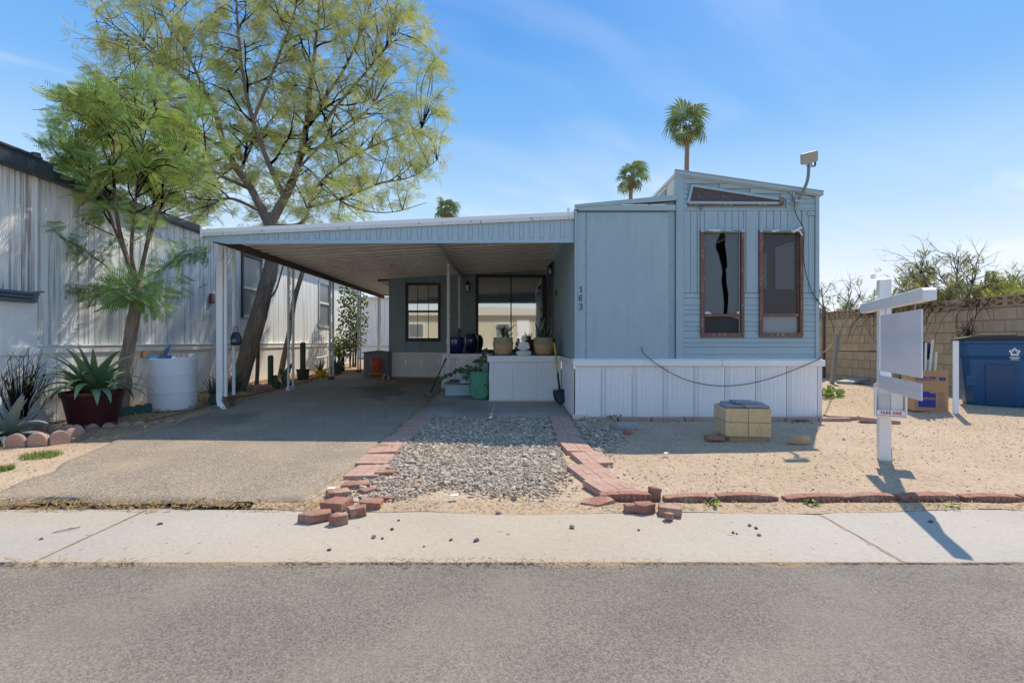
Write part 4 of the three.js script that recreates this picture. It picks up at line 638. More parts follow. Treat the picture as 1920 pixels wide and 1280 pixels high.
mesh('shaft', rbox(-0.03, 0.03, 0.1, 1.98, -0.03, 0.03, 0.004), M.rust, fencePost); mesh('cap', rbox(-0.035, 0.035, 1.98, 2.0, -0.035, 0.035, 0.004), M.rust, fencePost);
const greyPost = thing('leaning_post', 'weathered grey wooden post leaning beside the block wall', 'post');
mesh('shaft', [strut(V(7.25, 0.12, 11.6), V(7.42, 1.28, 11.65), 0.07, 0.07), strut(V(7.30, 0.4, 11.58), V(7.44, 1.36, 11.6), 0.04, 0.03)], M.greyTwig, greyPost); mesh('rail', strut(V(7.36, 0.92, 11.6), V(8.2, 0.90, 11.2), 0.025, 0.02), M.rust, greyPost);

// ------------------------------------------------------------------ homes across the street (mirrored in the glass)
{
  const h = thing('opposite_home', 'cream mobile home across the street mirrored in the sliding glass door', 'mobile home');
  for (let y = 0.75, k = 0; y < 2.95; y += 0.2, k++) mesh('siding_board', box(-9.5, 6.5, y, y + 0.192, -10.0 + (k % 2) * 0.004, -10.2), M.cream, h);
  mesh('wall', box(-9.5, 6.5, 0, 3.0, -10.22, -13.5), M.cream, h); mesh('roof', prism([[-9.8, 2.98], [6.8, 2.98], [6.8, 3.12], [-1.5, 3.62], [-9.8, 3.12]], -9.7, -13.8), M.creamTrim, h);
  for (const [x, w] of [[-7.5, 1.2], [-4.6, 1.5], [-1.2, 1.1], [1.6, 1.6], [4.6, 1.1]]) { const f = mesh('window', box(x, x + w, 1.35, 2.45, -9.985, -9.93), M.white, h); mesh('pane', box(x + 0.07, x + w - 0.07, 1.42, 2.38, -9.928, -9.92), M.greyWin, f); }
  mesh('skirt', box(-9.5, 6.5, 0.0, 0.74, -9.96, -10.2), M.creamTrim, h); const dr = mesh('door', box(0.35, 1.25, 0.75, 2.7, -9.985, -9.94), M.white, h); mesh('handle', box(0.42, 0.47, 1.65, 1.75, -9.93, -9.88), M.armGrey, dr);
  const o = thing('opposite_shed', 'red roofed pale shed across the street mirrored in the sash window', 'shed');
  mesh('wall', box(-17, -11.5, 0, 2.7, -10.5, -15), M.white, o); mesh('roof', prism([[-17.3, 2.7], [-11.2, 2.7], [-14.2, 3.9]], -10.2, -15.3), std([0.42, 0.2, 0.14], 0.9), o); const d2 = mesh('door', box(-15, -14, 0.1, 2.2, -10.49, -10.45), M.boxGrey, o); mesh('handle', box(-14.15, -14.1, 1.0, 1.1, -10.44, -10.4), M.black, d2);
}

// ------------------------------------------------------------------ vegetation tools
function taperTube(pts, r0, r1, seg = 6, n = 0, bump = 0) { // tapered tube along a smooth curve
  const c = new THREE.CatmullRomCurve3(pts), N = n || Math.max(3, pts.length * 3), fr = c.computeFrenetFrames(N, false), p = [], uv = [], idx = [], nn = []; let L = 0, prev = null;
  for (let i = 0; i <= N; i++) { const t = i / N, q = c.getPoint(t), r = lerp(r0, r1, Math.pow(t, 0.85)); if (prev) L += q.distanceTo(prev); prev = q;
    for (let j = 0; j <= seg; j++) { const a = j / seg * 6.28318, rr = r * (1 + bump * (wn(j % seg * 1.7 + pts[0].x * 9, i * 0.55, 6) - 0.5)), v = fr.normals[i].clone().multiplyScalar(Math.cos(a)).addScaledVector(fr.binormals[i], Math.sin(a)); p.push(q.x + v.x * rr, q.y + v.y * rr, q.z + v.z * rr); nn.push(v.x, v.y, v.z); uv.push(j / seg * 6.283 * r0, L); } }
  for (let i = 0; i < N; i++) for (let j = 0; j < seg; j++) { const a = i * (seg + 1) + j, b = a + 1, e = a + seg + 1, f = e + 1; idx.push(a, e, b, b, e, f); }
  const g = new THREE.BufferGeometry(); g.setAttribute('position', new THREE.Float32BufferAttribute(p, 3)); g.setAttribute('normal', new THREE.Float32BufferAttribute(nn, 3)); g.setAttribute('uv', new THREE.Float32BufferAttribute(uv, 2)); g.setIndex(idx); if (bump) g.computeVertexNormals(); return clean(g);
}
// feathery leaf: stalk with pairs of slender leaflets, length 1 along +y, drooping
function frond(pairs, ll, lw, droop, fold = 0.25, base = 0.12) {
  const p = [], nrm = [], add = (a, b, c) => { p.push(...a, ...b, ...c); };
  for (let i = 0; i < pairs; i++) {
    const t = base + (1 - base) * (i + 0.5) / pairs, y = t, z = -droop * t * t, l = ll * (0.55 + 0.75 * Math.sin(Math.PI * (0.18 + 0.68 * t)));
    for (const s of [-1, 1]) { const f = 0.55, tip = [s * l * 0.88, y + l * f, z - fold * l], m = [s * l * 0.45, y + l * f * 0.42, z - fold * l * 0.3], w = lw * 0.5; add([0, y, z], [m[0] + 0.3 * w * s, m[1] - w, m[2]], tip); add([0, y, z], tip, [m[0] - 0.3 * w * s, m[1] + w, m[2]]); }
  }
  const q = 0.008; add([-q, 0, 0], [q, 0, 0], [0, 1, -droop]);
  const g = new THREE.BufferGeometry(); g.setAttribute('position', new THREE.Float32BufferAttribute(p, 3)); g.computeVertexNormals(); return g;
}
const UP3 = new THREE.Vector3(0, 1, 0);
function orient(dir, roll) { const q = new THREE.Quaternion().setFromUnitVectors(UP3, dir); return q.multiply(new THREE.Quaternion().setFromAxisAngle(UP3, roll)); }
function growTree(seedN, limbs, opt) { // limbs: [[points], r0, r1]; returns {wood:[geos], tips:[{p,dir}]}
  const R = mulberry(seedN), rr = (a, b) => a + (b - a) * R(), wood = [], tips = [];
  function grow(p, dir, len, r, level) {
    if (opt.keep && !opt.keep(p.clone().addScaledVector(dir, len * 0.6))) return;
    const n = 4, pts = [p.clone()]; let d = dir.clone(), q = p.clone();
    for (let i = 1; i <= n; i++) { d.add(new THREE.Vector3(rr(-1, 1), rr(-0.8, 0.9) + opt.lift[level], rr(-1, 1)).multiplyScalar(opt.wander)).normalize(); q = q.clone().addScaledVector(d, len / n); pts.push(q.clone()); if (level >= opt.leafFrom) for (let k = 0; k < opt.perStep; k++) tips.push({ p: pts[i - 1].clone().lerp(q, R()), d: d.clone(), level }); }
    wood.push(taperTube(pts, r, r * 0.45, level === 0 ? 6 : level === 1 ? 5 : 3, level < 2 ? 6 : 4));
    if (level < opt.levels) { const kids = opt.kids[level]; for (let k = 0; k < kids; k++) { const t = rr(0.3, 1.0), i = Math.min(n - 1, Math.floor(t * n)), o = pts[i].clone().lerp(pts[i + 1], t * n - i), a = rr(0.45, 1.05), ax = new THREE.Vector3(rr(-1, 1), rr(-1, 1), rr(-1, 1)).cross(d).normalize(); const nd = pts[i + 1].clone().sub(pts[i]).normalize().applyAxisAngle(ax, a); grow(o, nd, len * rr(0.5, 0.78), r * 0.52, level + 1); } tips.push({ p: q.clone(), d: d.clone(), level }); } else tips.push({ p: q.clone(), d: d.clone(), level });
  }
  const mains = [];
  for (const [pts, r0, r1, kids, len0] of limbs) { mains.push(taperTube(pts, r0, r1, r0 > 0.06 ? 12 : 7, pts.length * 5, r0 > 0.06 ? 0.22 : 0.1)); if (!kids) continue; const c = new THREE.CatmullRomCurve3(pts);
    for (let k = 0; k < kids; k++) { const t = opt.from + (1 - opt.from) * Math.pow((k + R()) / kids, 0.9), o = c.getPoint(Math.min(1, t)), tg = c.getTangent(Math.min(1, t)), ax = new THREE.Vector3(rr(-1, 1), rr(-0.4, 0.4), rr(-1, 1)).cross(tg).normalize(), nd = tg.applyAxisAngle(ax, rr(0.35, 1.15)); grow(o, nd, len0 * rr(0.6, 1.15), lerp(r0, r1, t) * 0.5 + 0.004, 0); } }
  return { wood, mains, tips, R };
}
// fill a crown volume: thin twigs from the nearest limb out to random points, with leaf spots along them
function fillCrown(curves, c, r, n, R, keep) {
  const samples = curves.flatMap((cv) => Array.from({ length: 24 }, (_, i) => cv.getPoint(i / 23))), twigs = [], spots = [];
  for (let k = 0; k < n; k++) {
    let u; do { u = new THREE.Vector3(R() * 2 - 1, R() * 2 - 1, R() * 2 - 1); } while (u.length() > (keep ? 9 : 1)); const p = new THREE.Vector3(c.x + u.x * r[0], c.y + u.y * r[1], c.z + u.z * r[2]); if (keep && !keep(p)) continue;
    let best = null, bd = 1e9; for (const s of samples) { const d = s.distanceToSquared(p) + (s.y > p.y ? 0.6 : 0); if (d < bd) { bd = d; best = s; } }
    const m = best.clone().lerp(p, 0.5).add(new THREE.Vector3((R() - 0.5) * 0.3, 0.12 + 0.2 * R(), (R() - 0.5) * 0.3)), cv = new THREE.CatmullRomCurve3([best, m, p]), L = Math.sqrt(bd);
    twigs.push(taperTube([best, m, p], 0.006 + 0.006 * L, 0.003, 4, 7));
    const tufts = 2 + Math.floor(R() * 3); for (let j = 0; j < tufts; j++) { const t = j === 0 ? 1 : 0.35 + 0.65 * R(), q = cv.getPoint(t), d = cv.getTangent(t).add(new THREE.Vector3((R() - 0.5) * 1.4, (R() - 0.7) * 1.2, (R() - 0.5) * 1.4)).normalize(), e = q.clone().addScaledVector(d, 0.12 + 0.3 * R()); twigs.push(taperTube([q, q.clone().lerp(e, 0.5).add(new THREE.Vector3(0, 0.03, 0)), e], 0.004, 0.002, 3, 3)); for (let i = 0; i < 3; i++) spots.push({ p: q.clone().lerp(e, 0.3 + 0.7 * R()), d: d.clone() }); }
  }
  return { twigs, spots };
}
// ------------------------------------------------------------------ the large tree behind the carport
{
  const D = 10.2, U = (px, py, dd = 0) => V((px - 960) * (D + dd) / FOC, EYE - (py - 640) * (D + dd) / FOC, D + dd), T = (px, py, dd = 0) => U(px, py, dd + 2.4 + 1.9 * Math.max(0, 420 - py) / 420);
  const tree = thing('shade_tree', 'tall feathery yellow green tree with leaning trunk rising past the carport roof', 'tree');
  const limbs = [
    [[U(440, 742), U(462, 668, 0.3), U(488, 575, 0.9), U(508, 500, 1.6), U(510, 450, 2.1), U(503, 405, 2.4)], 0.18, 0.14, 0],
    [[T(500, 412), T(470, 354, 0.2), T(424, 283, 0.5), T(406, 221, 0.6), T(385, 175, 0.7), T(327, 130, 0.8), T(262, 70, 0.8)], 0.115, 0.02, 11, 1.5],
    [[T(507, 418), T(550, 335, 0.3), T(572, 250, 0.5), T(581, 167, 0.6), T(592, 80, 0.8), T(600, -20, 0.9)], 0.12, 0.03, 13, 1.5],
    [[T(535, 375, 0.2), T(505, 310, -0.3), T(474, 225, -0.7), T(455, 140, -1), T(445, 40, -1.2), T(440, -60, -1.3)], 0.075, 0.02, 11, 1.45],
    [[T(560, 300, 0.4), T(630, 200, 0.2), T(690, 130, 0.2), T(745, 60, 0.3)], 0.06, 0.015, 10, 1.35],
    [[T(575, 230, 0.5), T(650, 120, 1), T(690, 20, 1.3), T(700, -60, 1.5)], 0.055, 0.015, 9, 1.4],
    [[T(470, 354, 0.2), T(415, 330, -0.6), T(350, 290, -1), T(280, 215, -1.2), T(215, 150, -1.2)], 0.055, 0.012, 9, 1.35],
    [[T(420, 280, 0.5), T(350, 240, 1.2), T(270, 230, 1.6), T(195, 250, 1.8)], 0.045, 0.01, 10, 1.1],
    [[T(390, 185, 0.7), T(300, 110, 0.2), T(230, 60, 0), T(180, 20, 0)], 0.04, 0.01, 10, 1.1],
    [[T(430, 290, 0.4), T(350, 330, 1.2), T(300, 370, 1.5)], 0.03, 0.008, 8, 0.9],
    [[T(406, 221, 0.6), T(350, 100, 0.9), T(300, 20, 1.2), T(260, -50, 1.3)], 0.05, 0.012, 8, 1.3],
    [[T(488, 395, 0), T(430, 372, -0.4), T(395, 385, -0.6), T(360, 420, -0.7)], 0.045, 0.012, 6, 1.0],
    [[T(474, 225, -0.7), T(520, 110, -1), T(555, 10, -1.2), T(560, -70, -1.2)], 0.045, 0.012, 8, 1.3],
    [[T(380, 180, 0.7), T(290, 190, 0.9), T(215, 215, 1.0)], 0.035, 0.01, 6, 1.1],
    [[T(512, 425, 0.3), T(566, 417, 0.6), T(590, 355, 0.8), T(650, 300, 0.9), T(720, 265, 1), T(790, 240, 1)], 0.06, 0.012, 12, 1.3],
    [[T(575, 390, 0.7), T(640, 372, 0.9), T(710, 345, 1.1), T(775, 330, 1.2), T(820, 300, 1.2)], 0.04, 0.01, 11, 1.1],
    [[T(600, 350, 0.8), T(665, 390, 1.2), T(730, 398, 1.5), T(800, 380, 1.6)], 0.03, 0.008, 9, 0.9],
    [[T(555, 320, 0.3), T(610, 265, -0.3), T(660, 235, -0.6), T(700, 195, -0.8)], 0.035, 0.01, 9, 1.1],
    [[T(440, 310, 0.4), T(400, 345, 0.9), T(385, 395, 1.2)], 0.03, 0.008, 7, 0.9],
    [[T(530, 365, 0.2), T(560, 310, -0.8), T(600, 340, -1.3), T(640, 380, -1.5)], 0.03, 0.008, 8, 0.9],
    [[T(450, 320, 0.3), T(480, 260, 1.2), T(520, 210, 1.6), T(560, 150, 1.8)], 0.035, 0.01, 9, 1.1],
    [[U(503, 562, 1.0), U(516, 545, 0.95), U(530, 500, 0.95), U(546, 452, 1.0)], 0.024, 0.012, 0],
  ];
  const { wood, mains, tips, R } = growTree(77, limbs, { levels: 2, kids: [3, 2], lift: [0.02, -0.10, -0.35], wander: 0.3, leafFrom: 2, perStep: 1, from: 0.2, keep: (p) => { const px = 960 + p.x / -p.z * FOC, py = 640 - (p.y - EYE) / -p.z * FOC; return Math.hypot((px - 495) / 350, Math.min(0, 190 - py) / 250) < 1 && py < 425; } });
  mesh('trunk', mains[0], M.bark, tree); for (let i = 1; i < mains.length; i++) mesh('limb', mains[i], M.bark, tree);
  const keepB = (p) => { const px = 960 + p.x / -p.z * FOC, py = 640 - (p.y - EYE) / -p.z * FOC; return Math.pow(Math.abs(px - 495) / 355, 2.3) + Math.pow(Math.abs(py - 180) / 250, 2.3) < 1; }, fill = fillCrown(limbs.slice(1).map((l) => new THREE.CatmullRomCurve3(l[0])), T(495, 150, 0.3), [5.4, 4.8, 1.5], 860, R, keepB);
  mesh('branches', wood.concat(fill.twigs), M.twig, tree);
  const list = [], pods = []; for (const s of fill.spots) tips.push({ p: s.p, d: s.d, level: 2, sure: 1 });
  for (const t of tips) { if (!t.sure && R() < 0.72) continue; const n = t.sure ? 2 : 3; if (t.p.y < 3.3 && t.p.x > -5) continue; for (let k = 0; k < n; k++) { 
    const d = t.d.clone().multiplyScalar(0.5).add(new THREE.Vector3(R() * 2 - 1, R() * 1.5 - 0.95, R() * 2 - 1)).normalize(), s = 0.14 + 0.14 * R(), y = R();
    const g = mixc([0.37, 0.48, 0.085], [0.64, 0.61, 0.19], y), c = R() < 0.12 ? [0.45, 0.36, 0.19] : mulc(g, 0.7 + 0.5 * R());
    list.push({ p: t.p.clone().add(new THREE.Vector3(R() - 0.5, R() - 0.5, R() - 0.5).multiplyScalar(0.13)), q: orient(d, R() * 6.3), s: [s, s * 1.15, s], c }); } }
  const crown = scatter('crown', frond(8, 0.36, 0.045, 0.35), M.leafA, list, tree);
  console.log('big tree', list.length, 'wood', wood.length);
}
// second and third slim stems beside it
for (const [pts, r, nm] of [[[[418, 0.0], [421, 0.5], [422, 1.1], [428, 1.7], [434, 2.2]], 0.045, 'slender dark tree stem standing close behind the leaning trunk'], [[[524, 0], [531, 0.5], [541, 1.1], [546, 1.5], [552, 2.0], [563, 2.5], [572, 2.9]], 0.075, 'bare leaning tree stem with a fork standing by the second carport post']]) {
  const t = thing('tree_stem', nm, 'tree'), D = nm.includes('fork') ? 12.6 : 11, P = pts.map(([px, y]) => V(((nm.includes('fork') ? px : px + 62) - 960) * D / FOC, H(-5.4, D) + y - 0.02, D));
  mesh('trunk', taperTube(P, r, r * 0.7, 8, 16, 0.2), nm.includes('fork') ? M.barkPale : M.bark, t);
  const top = P[P.length - 1], tw = []; for (let i = 0; i < 12; i++) { const a = top.clone().lerp(P[P.length - 2], S()), b = a.clone().add(new THREE.Vector3(rnd(-0.5, 0.7), rnd(-0.05, 0.6), rnd(-0.5, 0.5))), m = a.clone().lerp(b, 0.5).add(new THREE.Vector3(0, 0.08, 0)); tw.push(taperTube([a, m, b], 0.012, 0.004, 4, 5)); } if (nm.includes('fork')) mesh('branches', tw, M.twig, t);
  const lv = []; for (let i = 0; i < 60; i++) { const a = top.clone().add(new THREE.Vector3(rnd(-0.5, 0.7), rnd(-0.1, 0.6), rnd(-0.5, 0.5))), s = 0.1 + 0.1 * S(); lv.push({ p: a, q: orient(new THREE.Vector3(rnd(-1, 1), rnd(-1, 0.3), rnd(-1, 1)).normalize(), S() * 6), s: [s, s, s], c: mulc([0.20, 0.24, 0.06], 0.8 + 0.4 * S()) }); } if (nm.includes('fork')) scatter('crown', frond(6, 0.3, 0.08, 0.3), M.leafA, lv, t); else mesh('snapped_top', taperTube([top, top.clone().add(new THREE.Vector3(0.03, 0.12, 0)), top.clone().add(new THREE.Vector3(0.02, 0.2, 0.02))], 0.03, 0.008, 6, 4, 0.4), M.barkPale, t);
}
// ------------------------------------------------------------------ the small green tree by the barrel
{
  const D = 7.55, T = (px, py, dd = 0) => V((px - 960) * (D + dd) / FOC, EYE - (py - 640) * (D + dd) / FOC, D + dd);
  const tree = thing('young_tree', 'young feathery green tree with pale peeling trunk beside the white barrel', 'tree');
  const limbs = [
    [[T(224, 775), T(232, 715), T(236, 680), T(243, 640), T(249, 600), T(256, 560), T(252, 520)], 0.105, 0.07, 0],
    [[T(250, 530), T(232, 470, 0), T(215, 430, 0.1), T(195, 375, 0.1), T(175, 310, 0.2), T(150, 262, 0.3)], 0.035, 0.008, 13, 0.40],
    [[T(252, 525), T(230, 460, 0.1), T(217, 395, -0.1), T(213, 330, -0.2), T(212, 265, -0.3), T(195, 200, -0.4)], 0.038, 0.008, 14, 0.42],
    [[T(255, 525), T(246, 480, -0.1), T(249, 420, -0.2), T(258, 340, -0.3), T(268, 285, -0.4), T(262, 235, -0.4)], 0.032, 0.008, 14, 0.42],
    [[T(262, 520), T(275, 460, 0.1), T(292, 412, 0.2), T(312, 370, 0.3), T(335, 330, 0.4), T(345, 285, 0.4)], 0.034, 0.008, 14, 0.42],
    [[T(272, 470, 0.1), T(282, 410, 0.1), T(292, 350, 0.1), T(305, 300, 0.2)], 0.026, 0.008, 12, 0.42],
    [[T(217, 400, -0.1), T(185, 360, -0.3), T(155, 330, -0.4), T(125, 305, -0.4)], 0.02, 0.006, 11, 0.30],
    [[T(213, 330, -0.2), T(188, 260, -0.2), T(178, 205, -0.2)], 0.02, 0.006, 10, 0.34],
    [[T(212, 441, 0.1), T(165, 420, -0.1), T(120, 405, -0.2), T(70, 388, -0.3), T(40, 375, -0.3)], 0.011, 0.004, 0],
    [[T(200, 500, 0), T(165, 475, -0.3), T(130, 455, -0.4)].concat([T(105, 465, -0.45)]), 0.009, 0.003, 0],
    [[T(255, 535), T(190, 545, -0.2), T(150, 540, -0.35), T(95, 540, -0.4)], 0.010, 0.003, 0],
    [[T(262, 525), T(310, 500, -0.1), T(350, 470, -0.2), T(385, 478, -0.2)], 0.011, 0.004, 0],
  ];
  const { wood, mains, tips, R } = growTree(1311, limbs, { levels: 1, kids: [2, 2], lift: [0.10, 0.0, -0.1], wander: 0.22, leafFrom: 0, perStep: 1, from: 0.42, keep: (p) => { const px = 960 + p.x / -p.z * FOC, py = 640 - (p.y - EYE) / -p.z * FOC; return Math.hypot((px - 245) / 175, (py - 320) / 185) < 1; } });
  mesh('trunk', mains[0], M.barkPale, tree); for (let i = 1; i < mains.length; i++) mesh('limb', mains[i], M.bark, tree); mesh('branches', wood, M.twig, tree);
  const list = [], push = (p, d, s, c) => list.push({ p, q: orient(d.normalize(), R() * 6.3), s: [s, s, s], c });
  for (const t of tips) { if (R() < 0.62) continue; for (let k = 0; k < 1; k++) push(t.p.clone().add(new THREE.Vector3(R() - 0.5, R() - 0.5, R() - 0.5).multiplyScalar(0.1)), t.d.clone().multiplyScalar(0.6).add(new THREE.Vector3(R() * 2 - 1.1, R() * 1.4 - 0.85, R() * 2 - 1)), 0.14 + 0.11 * R(), mulc(R() < 0.3 ? [0.42, 0.48, 0.08] : [0.25, 0.38, 0.085], 0.75 + 0.5 * R())); }
  const keepY = (p) => { const px = 960 + p.x / -p.z * FOC, py = 640 - (p.y - EYE) / -p.z * FOC; return Math.hypot((px - 245) / 185, (py - 305) / 178) < 0.72 + 0.32 * wn(Math.atan2(py - 305, px - 245) * 3 + 7, p.z * 1.5, 41) && py < 425 - 0.15 * Math.abs(px - 245); }, fill = fillCrown(limbs.slice(1, 8).map((l) => new THREE.CatmullRomCurve3(l[0])), T(245, 310, 0), [1.5, 1.5, 0.75], 190, R, keepY);
  mesh('twigs', fill.twigs, M.twig, tree); for (const s of fill.spots) push(s.p, s.d.clone().multiplyScalar(0.5).add(new THREE.Vector3(R() * 2 - 1.15, R() * 0.9 - 0.35, R() * 2 - 1)), 0.17 + 0.12 * R(), mulc(R() < 0.3 ? [0.42, 0.48, 0.08] : [0.25, 0.38, 0.085], 0.65 + 0.6 * R()));
  // dark leaves on the low side shoots and the tuft round the fork
  const low = []; for (const i of [8, 9, 10, 11]) { const c = new THREE.CatmullRomCurve3(limbs[i][0]); for (let k = 0; k < 13; k++) low.push(c.getPoint(0.3 + 0.7 * k / 12)); }
  for (const p of low) for (let k = 0; k < 2; k++) push(p.clone(), new THREE.Vector3(R() * 2 - 1, R() * 1.2 - 0.9, R() * 1.4 - 0.4), 0.15 + 0.12 * R(), mulc([0.15, 0.26, 0.09], 0.75 + 0.5 * R()));
  const tuft = T(255, 545, -0.15); for (let k = 0; k < 80; k++) { const v = new THREE.Vector3(R() * 2 - 1, R() * 1.5 - 0.75, R() * 2 - 1).normalize(); push(tuft.clone().add(v.clone().multiply(new THREE.Vector3(0.42, 0.22, 0.3)).multiplyScalar(R())), v.add(new THREE.Vector3(0, -0.3, 0.2)), 0.2 + 0.14 * R(), mulc([0.19, 0.33, 0.095], 0.7 + 0.6 * R())); }
  for (let k = 0; k < 80; k++) { const p = T(rnd(120, 390), rnd(440, 560), rnd(-0.4, 0.3)); push(p, new THREE.Vector3(R() * 2 - 1, R() * 1.4 - 0.9, R() * 2 - 1), 0.14 + 0.11 * R(), mulc([0.16, 0.275, 0.085], 0.7 + 0.6 * R())); }
  scatter('crown', frond(9, 0.38, 0.06, 0.25, 0.12, 0.08), M.leafB, list, tree);
  console.log('young tree', list.length);
}
// ------------------------------------------------------------------ fan palms far behind
function fan(seedN) { // one fan leaf: stalk and folded blades
  const R = mulberry(seedN), g = []; g.push(taperTube([new THREE.Vector3(0, 0, 0), new THREE.Vector3(0, 0.35, 0.05), new THREE.Vector3(0, 0.7, 0)], 0.022, 0.013, 4, 4));
  for (let i = 0; i < 22; i++) { const a = (i / 21 - 0.5) * 3.9, l = 0.85 * (0.75 + 0.25 * Math.cos(a * 0.7)) * (0.9 + 0.2 * R()), c = new THREE.Vector3(Math.sin(a), Math.cos(a), 0), o = new THREE.Vector3(0, 0.66, 0), w = 0.05, s = new THREE.Vector3(Math.cos(a), -Math.sin(a), 0), z = (i % 2 ? 0.03 : -0.03), m = o.clone().addScaledVector(c, l * 0.6).add(new THREE.Vector3(0, 0, z)), tip = o.clone().addScaledVector(c, l).add(new THREE.Vector3(0, -0.10, -0.34 - 0.2 * R()));
    const p = [o, m.clone().addScaledVector(s, w), m.clone().addScaledVector(s, -w)], q = new THREE.BufferGeometry().setFromPoints([p[0], p[1], p[2], p[1], tip, p[2]]); q.computeVertexNormals(); g.push(clean(q)); }
  return mergeGeometries(g.map(clean));
}
const fans = [fan(1), fan(2), fan(3)];
function palm(label, x, d, yTop, r, n, scale, seedN) {
  const R = mulberry(seedN), t = thing('fan_palm', label, 'palm tree', V(x, 0, d), 0, 'fan palms behind the home'), tm = M.barkPale;
  mesh('trunk', taperTube([new THREE.Vector3(0.1, -0.2, 0), new THREE.Vector3(0.05, yTop * 0.5, 0), new THREE.Vector3(-0.08, yTop * 0.8, 0), new THREE.Vector3(0, yTop, 0)], r * 1.3, r, 10, 20, 0.08), tm, t);
  const boots = []; for (let i = 0; i < 40; i++) { const a = R() * 6.28, y = yTop - 0.2 - R() * 1.1; boots.push(strut(new THREE.Vector3(Math.cos(a) * r, y, Math.sin(a) * r), new THREE.Vector3(Math.cos(a) * r * 1.75, y + 0.35, Math.sin(a) * r * 1.75), 0.12, 0.04)); } mesh('leaf_boots', boots, M.redwood, t);
  for (let i = 0; i < n; i++) { const a = i * 2.4 + R() * 0.6, el = lerp(1.3, -0.85, Math.pow((i + 0.5) / n, 0.9)) + (R() - 0.5) * 0.35, dir = new THREE.Vector3(Math.cos(a) * Math.cos(el), Math.sin(el), Math.sin(a) * Math.cos(el)), m = mesh('frond', fans[i % 3], i % 4 === 0 ? palmLight : M.palmLeaf, t); m.position.set(0, yTop - 0.05, 0); { const xa = new THREE.Vector3(-Math.sin(a), 0, Math.cos(a)), za = new THREE.Vector3().crossVectors(xa, dir); m.quaternion.setFromRotationMatrix(new THREE.Matrix4().makeBasis(xa, dir, za)).multiply(new THREE.Quaternion().setFromAxisAngle(UP3, (R() - 0.5) * 1.0)); } m.scale.setScalar(scale * (0.65 + 0.5 * R())); }
}
const palmLight = std([0.28, 0.34, 0.09], 0.6);
{ const D1 = 34, D2 = 44, xx = (px, d) => (px - 960) * d / FOC, yy = (py, d) => EYE - (py - 640) * d / FOC;
  palm('taller fan palm standing above the peak of the blue home roof', xx(1290, D1), D1, yy(238, D1), 0.14, 17, 1.25, 3); palm('shorter fan palm standing above the low blue roof', xx(1184, D2), D2, yy(330, D2), 0.16, 15, 1.3, 5); palm('dark palm top just showing over the carport roof edge', xx(838, 40), 40, yy(392, 40), 0.15, 22, 0.85, 8); }
// ------------------------------------------------------------------ desert trees beyond the block wall
function bareTree(label, px, d, py0, spread, h, seedN, leaf, count, col) {
  const x = (px - 960) * d / FOC, t = thing('desert_tree', label, 'tree', V(x, 0, d), 0, 'trees beyond the block wall'), R = mulberry(seedN), limbs = [];
  const n = 5; for (let i = 0; i < n; i++) { const a = (i / (n - 1) - 0.5) * 2, z = (R() - 0.5) * spread * 0.8; limbs.push([[new THREE.Vector3(0.1 * a, 0, 0), new THREE.Vector3(a * spread * 0.25, h * 0.35, z * 0.3), new THREE.Vector3(a * spread * 0.6, h * (0.62 + 0.1 * R()), z * 0.7), new THREE.Vector3(a * spread * 0.95, h * (0.95 - 0.25 * a * a + 0.1 * R()), z)], 0.09, 0.015, 9, h * 0.26]); }
  const { wood, mains, tips } = growTree(seedN + 5, limbs, { levels: 2, kids: [4, 3], lift: [0.12, 0.10, 0.12], wander: 0.2, leafFrom: 2, perStep: 1, from: 0.3 });
  mesh('trunk', mains, M.greyTwig, t); mesh('branches', wood, M.greyTwig, t);
  if (leaf) { const list = []; for (const q of tips) { if (R() > leaf * sst(1.1 * h, 0.55 * h, q.p.y)) continue; for (let k = 0; k < count; k++) { const s = 0.18 + 0.2 * R(); list.push({ p: q.p.clone().add(new THREE.Vector3(R() - 0.5, R() - 0.5, R() - 0.5).multiplyScalar(0.35)), q: orient(new THREE.Vector3(R() * 2 - 1, R() * 2 - 1.1, R() * 2 - 1).normalize(), R() * 6), s: [s, s, s], c: mulc(col, 0.6 + 0.7 * R()) }); } } if (list.length) scatter('crown', frond(6, 0.34, 0.12, 0.3), M.leafA, list, t); }
}
bareTree('bare branched desert tree with sparse green leaves above the block wall', 1775, 17, 0, 1.6, 3.9, 21, 0.22, 2, [0.32, 0.30, 0.10]);
bareTree('pale leafless tree showing between the blue home and the sign post', 1556, 21, 0, 1.6, 3.3, 31, 0.15, 1, [0.3, 0.33, 0.15]);
bareTree('green leafy desert tree beyond the pierced top of the wall', 1950, 17, 0, 2.2, 3.1, 41, 0.7, 4, [0.36, 0.40, 0.07]);
bareTree('low olive bush showing over the wall behind the white sign', 1690, 20, 0, 1.2, 2.3, 51, 0.3, 2, [0.32, 0.30, 0.09]);
{ // far hills
  const p = [], xs = range(-400, 500, 12); const sh = [[-400, -2]]; for (const x of xs) sh.push([x, 4 + 9 * wf(x * 0.012, 2, 4, 8)]); sh.push([500, -2]);
  const g = new THREE.ExtrudeGeometry(new THREE.Shape(sh.map((q) => new THREE.Vector2(...q))), { depth: 40, bevelEnabled: true, bevelSize: 4, bevelThickness: 30, bevelSegments: 3 }).translate(0, -3, -440); structure('hills', g, std([0.20, 0.19, 0.19], 1));
}
